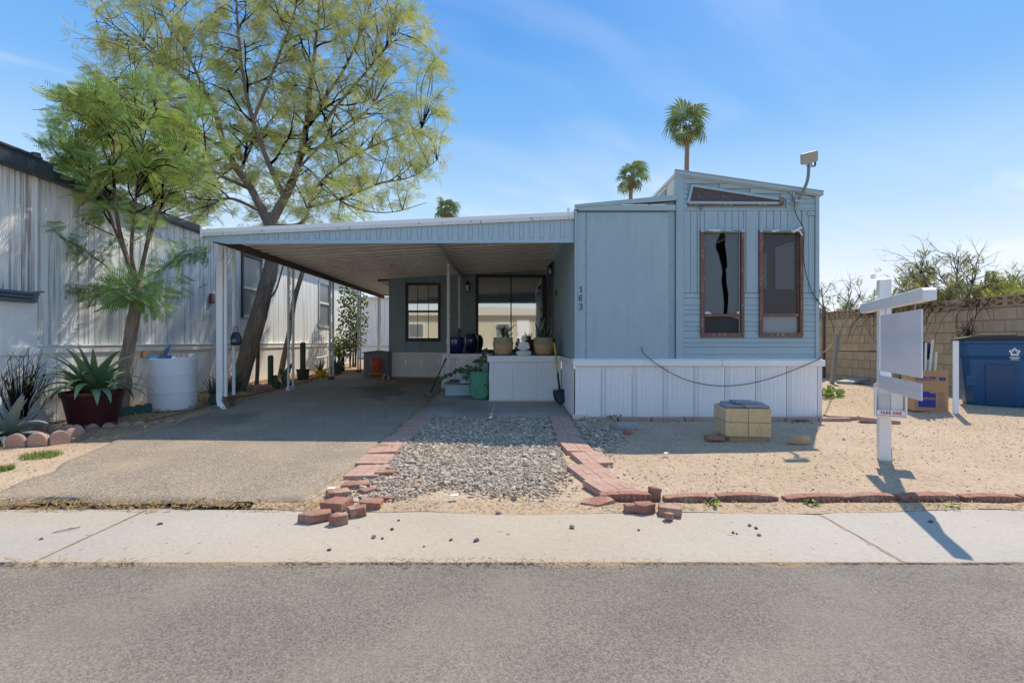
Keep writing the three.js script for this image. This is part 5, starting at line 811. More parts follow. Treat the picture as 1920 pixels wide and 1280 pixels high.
// ------------------------------------------------------------------ white sign in the yard
{
  const bx = 3.52, bd = 4.84, a = new THREE.Vector3(-0.38, 0, 0.925).normalize(), L = new THREE.Vector3(-0.925, 0, -0.38).normalize(), th = Math.atan2(-a.x, a.z) * -1; // a: along the arm towards the street, L: its left side
  const local = (along, side, y) => new THREE.Vector3(bx, y, -bd).addScaledVector(a, along).addScaledVector(L, side);
  const turn = Math.atan2(a.x, a.z); // local z -> along the arm
  const post = thing('sign_post', 'white wooden sign post with a long cross arm standing in the yard', 'sign post', V(bx, 0, bd), turn);
  mesh('post', rbox(-0.048, 0.048, -0.05, 1.70, -0.048, 0.048, 0.004), M.signWhite, post);
  mesh('post_cap', new THREE.ConeGeometry(0.068, 0.045, 4, 1).rotateY(Math.PI / 4).translate(0, 1.7225, 0), M.signWhite, post);
  mesh('cross_arm', (() => { const g = prism([[-0.34, 1.408], [1.42, 1.408], [1.42, 1.478], [1.39, 1.498], [-0.34, 1.498]], -0.04, 0.04, [], 0.003); g.rotateY(-Math.PI / 2); return muv(g.translate(-0.08, 0, 0)); })(), M.signWhite, post);
  mesh('stake', rbox(0.05, 0.07, -0.05, 0.11, 0.02, 0.045, 0.002), M.rust, post);
  const panelMat = (s, rgb) => std([1, 1, 1], 0.5, { map: tex(128, 128, (u, v) => { const bl = Math.exp(-(((v - 0.58) * 7) ** 2)), rd = Math.exp(-(((v - 0.82) * 8) ** 2) - (((u - 0.35) * 5) ** 2)) + Math.exp(-(((v - 0.32) * 9) ** 2) - (((u - 0.4) * 4.5) ** 2)); let c = mulc(rgb, 0.97 + 0.05 * fbm(u, v, 6, 6, 3, s)); c = mixc(c, [0.50, 0.56, 0.68], bl * 0.4); return mixc(c, [0.68, 0.52, 0.54], clamp(rd, 0, 1) * 0.4); }, 1) });
  const pm = panelMat(5, [0.76, 0.77, 0.79]), rm = panelMat(15, [0.68, 0.68, 0.70]);
  for (const m of [pm, rm]) m.map.wrapS = m.map.wrapT = THREE.ClampToEdgeWrapping;
  const board = (z0, z1, y0, y1, x, m) => { const g = new RoundedBoxGeometry(0.012, y1 - y0, z1 - z0, 1, 0.003).translate(x, (y0 + y1) / 2, (z0 + z1) / 2), p = g.attributes.position, uv = g.attributes.uv; for (let i = 0; i < p.count; i++) uv.setXY(i, (p.getZ(i) - z0) / (z1 - z0), (p.getY(i) - y0) / (y1 - y0)); return g; };
  const panel = thing('hanging_sign', 'large pale grey sign panel hanging from the white cross arm', 'sign', V(bx, 0, bd), turn);
  mesh('board', board(0.24, 1.27, 0.855, 1.355, -0.08), pm, panel);
  for (const z of [0.35, 1.1]) { mesh('hook', tube([new THREE.Vector3(-0.08, 1.41, z), new THREE.Vector3(-0.072, 1.385, z), new THREE.Vector3(-0.08, 1.345, z)], 0.004, 5), M.galv, panel); }
  const rider = thing('rider_sign', 'narrow grey sign panel hanging below the large one', 'sign', V(bx, 0, bd), turn);
  mesh('board', board(0.18, 1.27, 0.69, 0.815, -0.082), rm, rider); for (const z of [0.25, 0.95]) mesh('link', tube([new THREE.Vector3(-0.093, 0.86, z), new THREE.Vector3(-0.099, 0.835, z), new THREE.Vector3(-0.093, 0.808, z)], 0.004, 5), M.galv, rider);
  // flyer box
  const fb = thing('flyer_box', 'clear white flyer box reading take one on the sign post', 'flyer box', V(bx - 0.035, 0, bd - 0.135), -0.5), fw = 0.122;
  mesh('back', rbox(-fw, fw, 0.42, 0.72, 0.06, 0.07, 0.003), M.white, fb); mesh('rim', [rbox(-fw, -fw + 0.014, 0.42, 0.70, -0.0, 0.058, 0.003), rbox(fw - 0.014, fw, 0.42, 0.70, 0.0, 0.058, 0.003), rbox(-fw + 0.014, fw - 0.014, 0.42, 0.434, 0.0, 0.058, 0.003)], M.white, fb);
  mesh('window', box(-fw + 0.015, fw - 0.015, 0.435, 0.67, 0.004, 0.007), new THREE.MeshPhysicalMaterial({ color: 0xffffff, roughness: 0.1, transmission: 1, thickness: 0 }), fb); mesh('lid', strut(new THREE.Vector3(0, 0.705, -0.075), new THREE.Vector3(0, 0.735, 0.03), fw * 2.05, 0.006), M.white, fb);
  mesh('flyer', box(-0.09, -0.0, 0.44, 0.62, 0.03, 0.034), std([0.62, 0.64, 0.66], 0.5), fb); mesh('flyer', box(0.005, 0.095, 0.44, 0.64, 0.036, 0.04), M.white, fb);
  const lab = mesh('label_strip', box(-fw + 0.018, fw - 0.018, 0.44, 0.485, -0.002, 0.002), M.white, fb); const tt = mesh('lettering', text('TAKE ONE', 0.025, 0.002), std([0.45, 0.05, 0.06], 0.6), lab); tt.position.set(0, 0.463, 0.0035);
}
// ------------------------------------------------------------------ tiled planter box with slate tiles on top
{
  const d = 5.98, x = 2.68, t = thing('tiled_planter', 'yellow tiled square planter capped with loose grey slate tiles in front of the skirting', 'planter', V(x, 0, d), -0.12), w = 0.245, h = 0.32, y0 = 0.05;
  mesh('base_plinth', rbox(-0.2, 0.2, -0.02, y0 + 0.004, -0.22, 0.22, 0.01), M.block, t); mesh('core', rbox(-w + 0.008, w - 0.008, y0, y0 + h - 0.01, -w + 0.008, w - 0.008), M.grout, t);
  for (const [ax, s] of [['z', 1], ['z', -1], ['x', 1], ['x', -1]]) for (let i = 0; i < 2; i++) for (let j = 0; j < 2; j++) { const g = new RoundedBoxGeometry(w - 0.006, h / 2 - 0.006, 0.012, 1, 0.003); muv(g, S() * 3, S() * 3); const m = mesh('tile', g, M.tile, t), o = (i - 0.5) * w; m.position.set(ax === 'z' ? o : s * (w - 0.004), y0 + h * (0.25 + 0.5 * j), ax === 'z' ? s * (w - 0.004) : o); if (ax === 'x') m.rotation.y = Math.PI / 2; }
  for (const [px, pz, w2, d2, r, yy] of [[-0.13, 0.08, 0.22, 0.22, 0.06, 0], [0.11, 0.10, 0.26, 0.24, -0.03, 0.004], [-0.05, -0.16, 0.24, 0.2, 0.02, 0.002], [0.17, -0.15, 0.2, 0.21, 0.1, 0.003], [0.02, 0.0, 0.24, 0.2, 0.12, 0.034]]) { const g = rbox(-w2 / 2, w2 / 2, 0, 0.03, -d2 / 2, d2 / 2, 0.006); const m = mesh('slate_tile', g, M.slateTile, t); m.position.set(px, y0 + h - 0.004 + yy, pz); m.rotation.set(0.02 * (S() - 0.5), r, 0.04 * (S() - 0.5)); }
}
// ------------------------------------------------------------------ pavers, broken bricks and edging
const paverGeos = [0, 1, 2].map((v) => { const w = 0.285, l = 0.42, L = [rbox(-w / 2, w / 2, -0.045, 0.0, -l / 2, l / 2, 0.004)], nx = 2, nz = 3; for (let i = 0; i < nx; i++) for (let j = 0; j < nz; j++) { const bx = w / nx, bz = l / nz, split = (i + j + v) % 3 === 0; const add = (x0, x1, z0, z1) => L.push(rbox(x0 + 0.0016, x1 - 0.0016, -0.002, 0.006 + 0.001 * S(), z0 + 0.0016, z1 - 0.0016, 0.002)); const X = -w / 2 + i * bx, Z = -l / 2 + j * bz; if (split) { add(X, X + bx / 2, Z, Z + bz); add(X + bx / 2, X + bx, Z, Z + bz); } else add(X, X + bx, Z, Z + bz); } return muv(mergeGeometries(L.map(clean)), v * 1.7, v); });
const ord = ['first', 'second', 'third', 'fourth', 'fifth', 'sixth', 'seventh', 'eighth', 'ninth', 'tenth', 'eleventh', 'twelfth'];
function paver(x, d, rot, tiltX, tiltZ, label, group, lift = 0, i = 0) { const m = mesh('paver', paverGeos[i % 3], M.paver); m.position.set(x, H(x, d) + 0.021 + lift, -d); m.rotation.set(tiltX, rot, tiltZ); tag(m, label, 'paver', group); return m; }
{
  const leftRow = [4.36, 4.79, 5.22, 5.65, 6.08, 6.51, 6.94, 7.33]; leftRow.forEach((d, i) => paver(-1.27 + (wn(d * 2, 1, 3) - 0.5) * 0.10, d + (S() - 0.5) * 0.03, (S() - 0.5) * 0.20, (S() - 0.5) * 0.10, (S() - 0.5) * 0.09, `red scored paver bordering the driveway, ${ord[i]} from the street`, 'pavers between driveway and gravel', 0, i));
  const rightRow = [[0.75, 3.80, 0.34, 0.03], [0.665, 4.25, 0.27, 0.05], [0.735, 4.76, 0.17, 0.03], [0.665, 5.24, 0.09, 0.01], [0.64, 5.71, 0.03, 0], [0.66, 6.15, 0.03, 0], [0.66, 6.58, -0.02, 0], [0.68, 7.0, 0.02, 0], [0.68, 7.36, 0.0, -0.01]]; rightRow.forEach(([x, d, r, t], i) => paver(x, d, r, t, (S() - 0.5) * 0.10, `red scored paver along the yard side of the gravel, ${ord[i]} from the street`, 'pavers between gravel and yard', 0.006 + (i < 4 ? 0.012 : 0), i + 1));
  for (let i = 0; i < 8; i++) { const x = 1.25 + i * 0.47, m = mesh('edging_paver', rbox(-0.226, 0.226, -0.04, 0.035, -0.07, 0.07, 0.008), M.paver); m.position.set(x, 0.012, -(DF - 0.17 + (S() - 0.5) * 0.02)); m.rotation.set(0.03 * (S() - 0.5), (S() - 0.5) * 0.03, 0.03 * (S() - 0.5)); tag(m, `flat red edging brick laid along the white skirting, ${ord[i]} from the deck`, 'paver', 'edging bricks along the skirting'); }
  for (const [x, d, r, lb] of [[5.05, 7.05, -0.3, 'loose red edging brick tilted beyond the skirting corner'], [4.72, 7.32, 0.02, 'loose red edging brick lying just past the skirting corner']]) { const m = mesh('edging_paver', rbox(-0.24, 0.24, -0.03, 0.035, -0.06, 0.06, 0.008), M.paver); m.position.set(x, 0.03 + H(x, d), -d); m.rotation.set(0.1, r, -0.05); tag(m, lb, 'paver'); }
}
function chunk(x, d, w, l, h, rot, seedN, mat, label, cat = 'brick', tilt = 0.08, group) {
  const R = mulberry(seedN), n = 4 + Math.floor(R() * 2), pts = []; for (let i = 0; i < n; i++) { const a = (i + 0.25 * (R() - 0.5)) / n * 6.283 + Math.PI / 4, k = 1 / Math.max(Math.abs(Math.cos(a)), Math.abs(Math.sin(a))); pts.push([Math.cos(a) * w / 2 * Math.min(k, 1.3), Math.sin(a) * l / 2 * Math.min(k, 1.3)]); }
  const s = new THREE.Shape(pts.map((p) => new THREE.Vector2(...p))), g = new THREE.ExtrudeGeometry(s, { depth: h - 0.012, bevelEnabled: true, bevelSize: 0.006, bevelThickness: 0.006, bevelOffset: -0.006, bevelSegments: 2, steps: 2 }).rotateX(-Math.PI / 2); jitter(g, 0.014, 22, seedN); muv(g, R() * 3, R() * 3);
  const m = mesh(cat === 'brick' ? 'broken_brick' : cat.replace(/ /g, '_'), toCreasedNormals(g, 0.6), mat); m.position.set(x, H(x, d) + 0.012, -d); m.rotation.set((R() - 0.5) * tilt, rot, (R() - 0.5) * tilt); tag(m, label, cat, group); return m;
}
{
  const P = (px, py) => { const d = EYE * FOC / (py - 640); return [(px - 960) * d / FOC, d]; };
  const B = (px, py, w, l, h, r, s, lb) => { const [x, d] = P(px, py); chunk(x, d, w, l, h, r, s, M.brick, lb); };
  B(589, 978, 0.19, 0.13, 0.05, 0.35, 3, 'broken red brick farthest onto the sidewalk in the cluster by the driveway'); B(634, 983, 0.11, 0.10, 0.055, 0.2, 5, 'small red brick chunk at the front of the cluster on the sidewalk'); B(632, 955, 0.17, 0.16, 0.06, -0.3, 8, 'thick broken paver with pale scored lines in the cluster by the driveway'); B(668, 968, 0.13, 0.08, 0.06, 0.5, 12, 'wedge shaped red brick piece resting beside the scored broken paver'); B(697, 953, 0.15, 0.13, 0.05, 0.1, 15, 'reddish brick lying in the gravel near the sidewalk'); B(722, 941, 0.1, 0.08, 0.03, 0.4, 18, 'flat pinkish brick flake half sunk in the gravel'); B(634, 932, 0.17, 0.13, 0.045, 0.6, 21, 'tilted broken red brick below the paver row at the driveway corner');
  B(668, 915, 0.22, 0.14, 0.035, 0.2, 24, 'broken paver lying flat at the street end of the driveway row'); B(690, 925, 0.14, 0.10, 0.03, 0.9, 27, 'triangular paver piece beside the street end of the driveway row'); B(722, 893, 0.16, 0.11, 0.04, 0.1, 29, 'snapped paver corner sitting on the gravel beside the driveway row');
  B(1120, 948, 0.24, 0.15, 0.03, 0.2, 33, 'greyish broken paver at the street end of the gravel row'); B(1168, 922, 0.14, 0.1, 0.025, -0.2, 35, 'flat paver flake in the dirt beside the right hand row'); B(1195, 932, 0.13, 0.1, 0.03, 0.3, 37, 'square paver flake in the dirt next to the scalloped edging'); B(1185, 962, 0.09, 0.07, 0.05, 0.1, 39, 'smallest of three red bricks standing on the sidewalk below the edging'); B(1208, 962, 0.14, 0.09, 0.06, 0.2, 42, 'middle red brick of those lying below the edging'); B(1257, 966, 0.15, 0.11, 0.055, -0.25, 45, 'square red brick piece lying apart below the edging'); B(1254, 977, 0.06, 0.05, 0.045, 0.5, 47, 'small round red brick lump in front of the square piece');
  const loose = (px, py, w, l, h, r, s, m, lb, cat) => { const [x, d] = P(px, py); chunk(x, d, w, l, h, r, s, m, lb, cat); };
  loose(1175, 806, 0.30, 0.16, 0.09, 0.02, 51, M.slateTile, 'pale grey concrete block lying before the skirting', 'concrete block'); loose(1179, 815, 0.15, 0.09, 0.06, 0.1, 53, M.brick, 'brown brick in front of the pale concrete block', 'brick'); loose(1343, 826, 0.24, 0.1, 0.045, -0.15, 55, M.brick, 'dark red brick beside the tiled planter', 'brick'); loose(1497, 832, 0.24, 0.16, 0.09, 0.15, 57, M.block, 'brown stone block in the shade right of the tiled planter', 'stone block');
}
// scalloped edging bricks between the yard and the sidewalk
function edgingGeo(len, seedN) { // arched front with upright grooves, seen from the street
  const n = 30, p = [], idx = [], R = mulberry(seedN), h = 0.066, rows = [[0, 0], [0.55, 0.004], [1, 0], [1, -0.05], [0.9, -0.085], [0, -0.09]];
  for (let i = 0; i <= n; i++) { const t = i / n, x = (t - 0.5) * len, arch = Math.sin(Math.PI * t), bow = 0.042 * arch, top = h * (0.62 + 0.38 * arch) * (0.96 + 0.08 * wn(i * 0.7, seedN, 4)), gr = i % 3 === 0 ? -0.009 : 0; for (const [u, z] of rows) p.push(x, u * top - 0.01 + (u === 1 && i % 3 === 0 ? -0.004 : 0), z + bow * (z > -0.02 ? 1 : 0.7) + (z > -0.02 ? gr : 0)); }
  const m = rows.length; for (let i = 0; i < n; i++) for (let j = 0; j < m - 1; j++) { const a = i * m + j, b = a + 1, e = a + m, f = e + 1; idx.push(a, e, b, b, e, f); }
  for (const [o, fl] of [[0, 0], [n * m, 1]]) for (let j = 1; j < m - 1; j++) fl ? idx.push(o, o + j + 1, o + j) : idx.push(o, o + j, o + j + 1);
  const g = new THREE.BufferGeometry(); g.setAttribute('position', new THREE.Float32BufferAttribute(p, 3)); g.setIndex(idx); const q = toCreasedNormals(g, 0.5); return muv(q, R(), R());
}
{
  const gs = [edgingGeo(0.40, 1), edgingGeo(0.36, 2), edgingGeo(0.42, 3)]; let x = 0.62, i = 0;
  const pieces = []; while (x < 5.6) { const len = [0.40, 0.36, 0.42][i % 3]; const m = mesh('scalloped_edging', gs[i % 3], M.brick); const d = 3.56 + (S() - 0.5) * 0.03; m.position.set(x + len / 2, 0.006 + (i === 0 ? 0.01 : 0), -d); m.rotation.set((S() - 0.5) * 0.12, (S() - 0.5) * 0.09, (S() - 0.5) * 0.05); pieces.push(m); x += len + (i % 2 ? 0.012 : 0.035) * (0.4 + S()); tag(m, i < 12 ? `red scalloped edging brick along the sidewalk, ${ord[i]} from the gravel` : 'red scalloped edging brick along the sidewalk at the far corner', 'edging', 'scalloped edging along the sidewalk'); i++; }
  // short cut pieces standing between them
  for (const [px, lb] of [[1228, 'short cut edging stub standing between the first bricks by the gravel']]) { const xx = (px - 960) * 3.6 / FOC; chunk(xx, 3.6, 0.07, 0.1, 0.085, S(), px, M.brick, lb, 'edging', 0.2); }
}
// scalloped border of the agave bed and half buried row
{
  const sc = (w, h, t) => { const s = new THREE.Shape(); s.moveTo(-w / 2, 0); s.lineTo(w / 2, 0); s.lineTo(w / 2, h * 0.5); s.absarc(0, h * 0.5, w / 2, 0, Math.PI, false); const g = new THREE.ExtrudeGeometry(s, { depth: t - 0.016, bevelEnabled: true, bevelSize: 0.008, bevelThickness: 0.008, bevelOffset: -0.008, bevelSegments: 2, curveSegments: 8 }).translate(0, -0.02, -t / 2); return muv(g); };
  const gA = sc(0.17, 0.13, 0.06), gB = sc(0.14, 0.10, 0.05), gG = sc(0.18, 0.15, 0.05);
  const bed = [[-5.42, 5.30, 0.15], [-5.24, 5.42, 0.25], [-5.08, 5.50, 0.35], [-4.95, 5.62, 1.0], [-4.93, 5.78, 1.5], [-5.02, 5.92, -0.3], [-5.18, 5.98, -0.15], [-5.36, 6.03, -0.1], [-5.55, 6.05, 0]]; bed.forEach(([x, d, r], i) => { const m = mesh('scalloped_brick', gA, M.paver); m.position.set(x - 0.02, H(x, d) + 0.012, -d); m.rotation.set((S() - 0.5) * 0.15, r, (S() - 0.5) * 0.1); tag(m, `red scalloped brick around the blue grey agave bed, ${ord[i]} counted from the street side`, 'edging', 'scalloped bricks around the agave bed'); });
  for (let i = 0; i < 10; i++) { const d = 6.45 + i * 0.075, x = -5.5 + i * 0.145, m = mesh('scalloped_brick', gB, M.paver); m.position.set(x, H(x, d) - 0.04 - i * 0.004, -d); m.rotation.set((S() - 0.5) * 0.2, 0.4, (S() - 0.5) * 0.1); tag(m, `half buried scalloped brick in front of the burgundy pot, ${ord[i]} from the agave bed`, 'edging', 'half buried edging row'); }
  for (let i = 0; i < 6; i++) { const d = 7.15 + i * 0.12, x = -5.62 + i * 0.05, m = mesh('green_edging', gG, M.greenEdge); m.position.set(x, H(x, d) - 0.01, -d); m.rotation.y = 1.0; tag(m, `dark green scalloped edging block beside the tree foot, ${ord[i]} from the burgundy pot`, 'edging', 'green edging by the young tree'); }
  for (const [x, d, r, m0, lb, g] of [[-5.12, 10.05, 0.2, M.brick, 'red scalloped brick at the foot of the leaning trunk, left one', gA], [-4.97, 9.98, 0.2, M.brick, 'red scalloped brick at the foot of the leaning trunk, middle one', gA], [-4.82, 10.1, -0.3, M.brick, 'red scalloped brick at the foot of the leaning trunk, right one', gA], [-4.95, 10.75, 0.1, M.greenEdge, 'green edging block behind the first cactus', gG], [-4.78, 10.85, 0.1, M.greenEdge, 'green edging block between cactus and second carport post', gG], [-4.86, 8.35, 0.2, M.greenEdge, 'green edging block below the spiky plant by the barrel', gG]]) { const q = mesh('scalloped_brick', g, m0); q.position.set(x, H(x, d) + 0.02, -d); q.rotation.y = r; tag(q, lb, 'edging'); }
}
// ------------------------------------------------------------------ pots and statue on the deck
function lathe(pts, seg = 36) { const g = new THREE.LatheGeometry(pts.map((p) => new THREE.Vector2(...p)), seg); const uv = g.attributes.uv; for (let i = 0; i < uv.count; i++) uv.setXY(i, uv.getX(i) * 1.2, uv.getY(i) * 0.5); return g; }
const DK = 0.858;
function bandedPot(x, d, label) {
  const p = thing('planter_pot', label, 'planter', V(x, DK, d), 0, 'banded clay pots on the deck edge');
  mesh('saucer', lathe([[0, 0], [0.145, 0], [0.165, 0.028], [0.155, 0.03], [0.14, 0.012], [0, 0.012]]), std([0.33, 0.17, 0.08], 0.8), p);
  mesh('pot_body', lathe([[0, 0.015], [0.135, 0.015], [0.14, 0.03], [0.165, 0.08], [0.183, 0.15], [0.187, 0.20], [0.183, 0.25], [0.176, 0.262], [0.165, 0.262]]), M.terracotta, p);
  mesh('glazed_rim', lathe([[0.175, 0.26], [0.180, 0.285], [0.176, 0.315], [0.184, 0.33], [0.180, 0.338], [0.166, 0.338], [0.160, 0.30]]), M.sage, p);
  const knots = []; for (let i = 0; i < 40; i++) { const a = i / 40 * 6.283; for (let j = 0; j < 3; j++) knots.push(new THREE.TorusGeometry(0.011, 0.0035, 4, 8).rotateY(a + Math.PI / 2 - Math.PI / 2).applyMatrix4(new THREE.Matrix4().makeRotationY(0)).translate(0, 0, 0).applyMatrix4(new THREE.Matrix4().makeTranslation(Math.sin(a + j * 0.08) * 0.187, 0.205 + j * 0.02, Math.cos(a + j * 0.08) * 0.187))); } mesh('carved_band', knots, M.terracotta, p);
  mesh('ring', [0.06, 0.1, 0.135].map((y, i) => new THREE.TorusGeometry([0.157, 0.173, 0.181][i], 0.003, 5, 36).rotateX(Math.PI / 2).translate(0, y, 0)), M.terracotta, p);
  mesh('soil', new THREE.CircleGeometry(0.17, 24).rotateX(-Math.PI / 2).translate(0, 0.315, 0), M.soil, p); return p;
}
function leafBlade(len, w, curve, col, tip = col, seg = 9, cup = 0.25, twist = 0) { // strap leaf from the origin, rising along +y and bending to +z
  const p = [], c = [], idx = []; let y = 0, z = 0, a = 0;
  for (let i = 0; i <= seg; i++) { const t = i / seg, ww = w * (t < 0.35 ? 0.62 + 0.38 * t / 0.35 : Math.pow(1 - (t - 0.35) / 0.65, 0.75)), tw = twist * t; for (const s of [-1, 0, 1]) { const lx = s * ww, lz = (s === 0 ? -cup * ww : 0); p.push(lx * Math.cos(tw), y - Math.sin(a) * lz + lx * Math.sin(tw) * 0.5, z + Math.cos(a) * lz); const k = s === 0 ? 1.15 : 0.95; c.push(...mulc(mixc(col, tip, t * t), k)); } const ds = len / seg; a += curve / seg * (0.4 + 1.2 * t); y += Math.cos(a) * ds; z += Math.sin(a) * ds; }
  for (let i = 0; i < seg; i++) for (let j = 0; j < 2; j++) { const q = i * 3 + j; idx.push(q, q + 3, q + 1, q + 1, q + 3, q + 4); }
  const g = new THREE.BufferGeometry(); g.setAttribute('position', new THREE.Float32BufferAttribute(p, 3)); g.setAttribute('color', new THREE.Float32BufferAttribute(c, 3)); g.setIndex(idx); g.computeVertexNormals(); return clean(g);
}
function rosette(parent, n, len, w, col, tip, open0, open1, curve0, curve1, seedN, y = 0, nm = 'leaf', mat = M.agave) { const R = mulberry(seedN); for (let i = 0; i < n; i++) { const t = (i + 0.5) / n, m = mesh(nm, leafBlade(len * (0.75 + 0.4 * R()), w * (0.8 + 0.35 * R()), lerp(curve0, curve1, t) * (0.75 + 0.5 * R()), mulc(col, 0.8 + 0.4 * R()), tip), mat, parent); m.rotation.order = 'YXZ'; m.rotation.y = i * 2.399 + R() * 0.5; m.rotation.x = lerp(open0, open1, t) + (R() - 0.5) * 0.15; m.position.set(Math.sin(m.rotation.y) * 0.03, y, Math.cos(m.rotation.y) * 0.03); } }
{
  const p1 = bandedPot(-0.165, 9.45, 'banded clay pot with green rim holding a leafy plant left of the statue'), p2 = bandedPot(0.59, 9.45, 'banded clay pot with green rim holding an aloe right of the statue');
  const pl = thing('leafy_plant', 'small leafy green plant growing in the banded pot left of the statue', 'plant', V(-0.165, DK + 0.31, 9.45)), st = [], lv = []; const R = mulberry(8);
  for (let i = 0; i < 15; i++) { const a = R() * 6.28, e = new THREE.Vector3(Math.cos(a) * 0.2 * R() + (i === 0 ? 0.16 : 0), 0.12 + 0.12 * R() + (i < 2 ? 0.10 : 0), Math.sin(a) * 0.16), m = e.clone().multiplyScalar(0.5).add(new THREE.Vector3(0, 0.05, 0)); st.push(taperTube([new THREE.Vector3(0, 0, 0), m, e], 0.004, 0.002, 4, 5)); for (let k = 0; k < 14; k++) { const t = 0.3 + 0.7 * k / 13; lv.push({ p: new THREE.Vector3(0, 0, 0).lerp(m, Math.min(1, t * 2)).lerp(e, Math.max(0, t * 2 - 1)), q: orient(new THREE.Vector3(R() * 2 - 1, R() * 1.4 - 0.4, R() * 2 - 1).normalize(), R() * 6), s: [0.028, 0.042, 0.028], c: mulc([0.06, 0.115, 0.035], 0.6 + 0.8 * R()) }); } }
  const lf = new THREE.BufferGeometry().setFromPoints([[0, 0, 0], [0.32, 0.5, 0.05], [0, 1, -0.1], [0, 0, 0], [0, 1, -0.1], [-0.32, 0.5, 0.05]].map((q) => new THREE.Vector3(...q))); lf.computeVertexNormals();
  mesh('stems', st, M.twig, pl); scatter('leaves', lf, M.leafB, lv, pl);
  const al = thing('aloe_plant', 'dark spiky aloe growing in the banded pot right of the statue', 'plant', V(0.59, DK + 0.3, 9.45)); rosette(al, 14, 0.30, 0.024, [0.045, 0.085, 0.05], [0.05, 0.08, 0.04], 0.05, 1.15, 0.15, 0.6, 12);
  { const m = mesh('leaf', leafBlade(0.36, 0.026, 0.1, [0.045, 0.085, 0.05]), M.agave, al); m.rotation.set(0, 0, 0.32); m.position.set(-0.06, 0, 0); }
  // seated statue from one distance field
  const st2 = thing('seated_statue', 'small white seated meditating statue on the deck edge between the two clay pots', 'statue', V(0.215, DK, 9.40));
  const mc = new MarchingCubes(72, M.stone, false, false, 60000); mc.isolation = 0;
  const cap = (p, a, b, r0, r1) => { const pa = [p[0] - a[0], p[1] - a[1], p[2] - a[2]], ba = [b[0] - a[0], b[1] - a[1], b[2] - a[2]], h = clamp((pa[0] * ba[0] + pa[1] * ba[1] + pa[2] * ba[2]) / (ba[0] ** 2 + ba[1] ** 2 + ba[2] ** 2 || 1), 0, 1); return Math.hypot(pa[0] - ba[0] * h, pa[1] - ba[1] * h, pa[2] - ba[2] * h) - lerp(r0, r1, h); };
  const ell = (p, c, r) => { const k = Math.hypot((p[0] - c[0]) / r[0], (p[1] - c[1]) / r[1], (p[2] - c[2]) / r[2]); return (k - 1) * Math.min(...r); };
  const smin = (a, b, k) => { const h = Math.max(k - Math.abs(a - b), 0) / k; return Math.min(a, b) - h * h * k / 4; };
  // units: statue about 2 high, base at -1
  const sdf = (p) => { let d = ell(p, [0, -0.93, 0], [0.74, 0.09, 0.56]); d = smin(d, ell(p, [0, -0.72, 0.02], [0.62, 0.20, 0.42]), 0.08); for (const s of [-1, 1]) { d = smin(d, cap(p, [s * 0.16, -0.62, -0.02], [s * 0.58, -0.70, 0.2], 0.19, 0.14), 0.06); d = smin(d, cap(p, [s * 0.58, -0.70, 0.2], [-s * 0.12, -0.70, 0.44], 0.14, 0.10), 0.04); d = smin(d, cap(p, [s * 0.35, 0.18, -0.02], [s * 0.50, -0.24, 0.05], 0.13, 0.11), 0.05); d = smin(d, cap(p, [s * 0.50, -0.24, 0.05], [s * 0.10, -0.44, 0.38], 0.11, 0.07), 0.04); d = smin(d, ell(p, [s * 0.225, 0.56, -0.0], [0.04, 0.12, 0.05]), 0.03); d = Math.max(d, -(ell(p, [s * 0.085, 0.60, 0.235], [0.06, 0.022, 0.03]))); }
    d = smin(d, ell(p, [0, -0.12, -0.04], [0.34, 0.46, 0.24]), 0.1); d = smin(d, ell(p, [0, 0.14, -0.03], [0.40, 0.20, 0.23]), 0.08); d = smin(d, cap(p, [0, 0.2, 0], [0, 0.42, 0.01], 0.13, 0.11), 0.06); d = smin(d, ell(p, [0, 0.58, 0.02], [0.205, 0.25, 0.225]), 0.04); d = smin(d, ell(p, [0, 0.74, -0.03], [0.215, 0.16, 0.215]), 0.03); d = smin(d, ell(p, [0, 0.90, -0.04], [0.11, 0.10, 0.11]), 0.04); d = smin(d, cap(p, [0, 0.60, 0.22], [0, 0.52, 0.265], 0.022, 0.035), 0.03); d = smin(d, ell(p, [0, 0.45, 0.20], [0.07, 0.018, 0.03]), 0.02); d = smin(d, ell(p, [0, -0.44, 0.40], [0.17, 0.06, 0.09]), 0.03); const fold = 0.018 * Math.sin((p[0] * 0.8 + p[1]) * 26); return d + (p[1] < 0.2 && p[1] > -0.5 && p[0] > -0.3 ? fold * 0.6 : 0); };
  const N = 72, half = N / 2; for (let k = 0; k < N; k++) for (let j = 0; j < N; j++) for (let i = 0; i < N; i++) mc.field[i + j * N + k * N * N] = -sdf([(i - half) / half * 1.08, (j - half) / half * 1.08, (k - half) / half * 1.08]);
  mc.update(); const g = new THREE.BufferGeometry(); const cnt = mc.count; g.setAttribute('position', new THREE.BufferAttribute(mc.positionArray.slice(0, cnt * 3), 3)); g.scale(1.08, 1.08, 1.08); g.translate(0, 1.0, 0); g.scale(0.192, 0.192, 0.192); const gg = mergeVertices(g, 1e-5); gg.computeVertexNormals(); mesh('body', gg, M.stone, st2); console.log('statue verts', cnt);
  // blue glazed pots
  const b1 = thing('blue_pot', 'wide glossy cobalt blue pot at the left corner of the deck', 'planter', V(-1.25, DK, 11.25)); mesh('pot_body', lathe([[0, 0], [0.14, 0], [0.155, 0.02], [0.19, 0.12], [0.207, 0.22], [0.20, 0.30], [0.192, 0.315], [0.21, 0.335], [0.213, 0.35], [0.2, 0.356], [0.185, 0.34], [0.18, 0.28]]), M.cobalt, b1); mesh('soil', new THREE.CircleGeometry(0.18, 24).rotateX(-Math.PI / 2).translate(0, 0.31, 0), M.soil, b1);
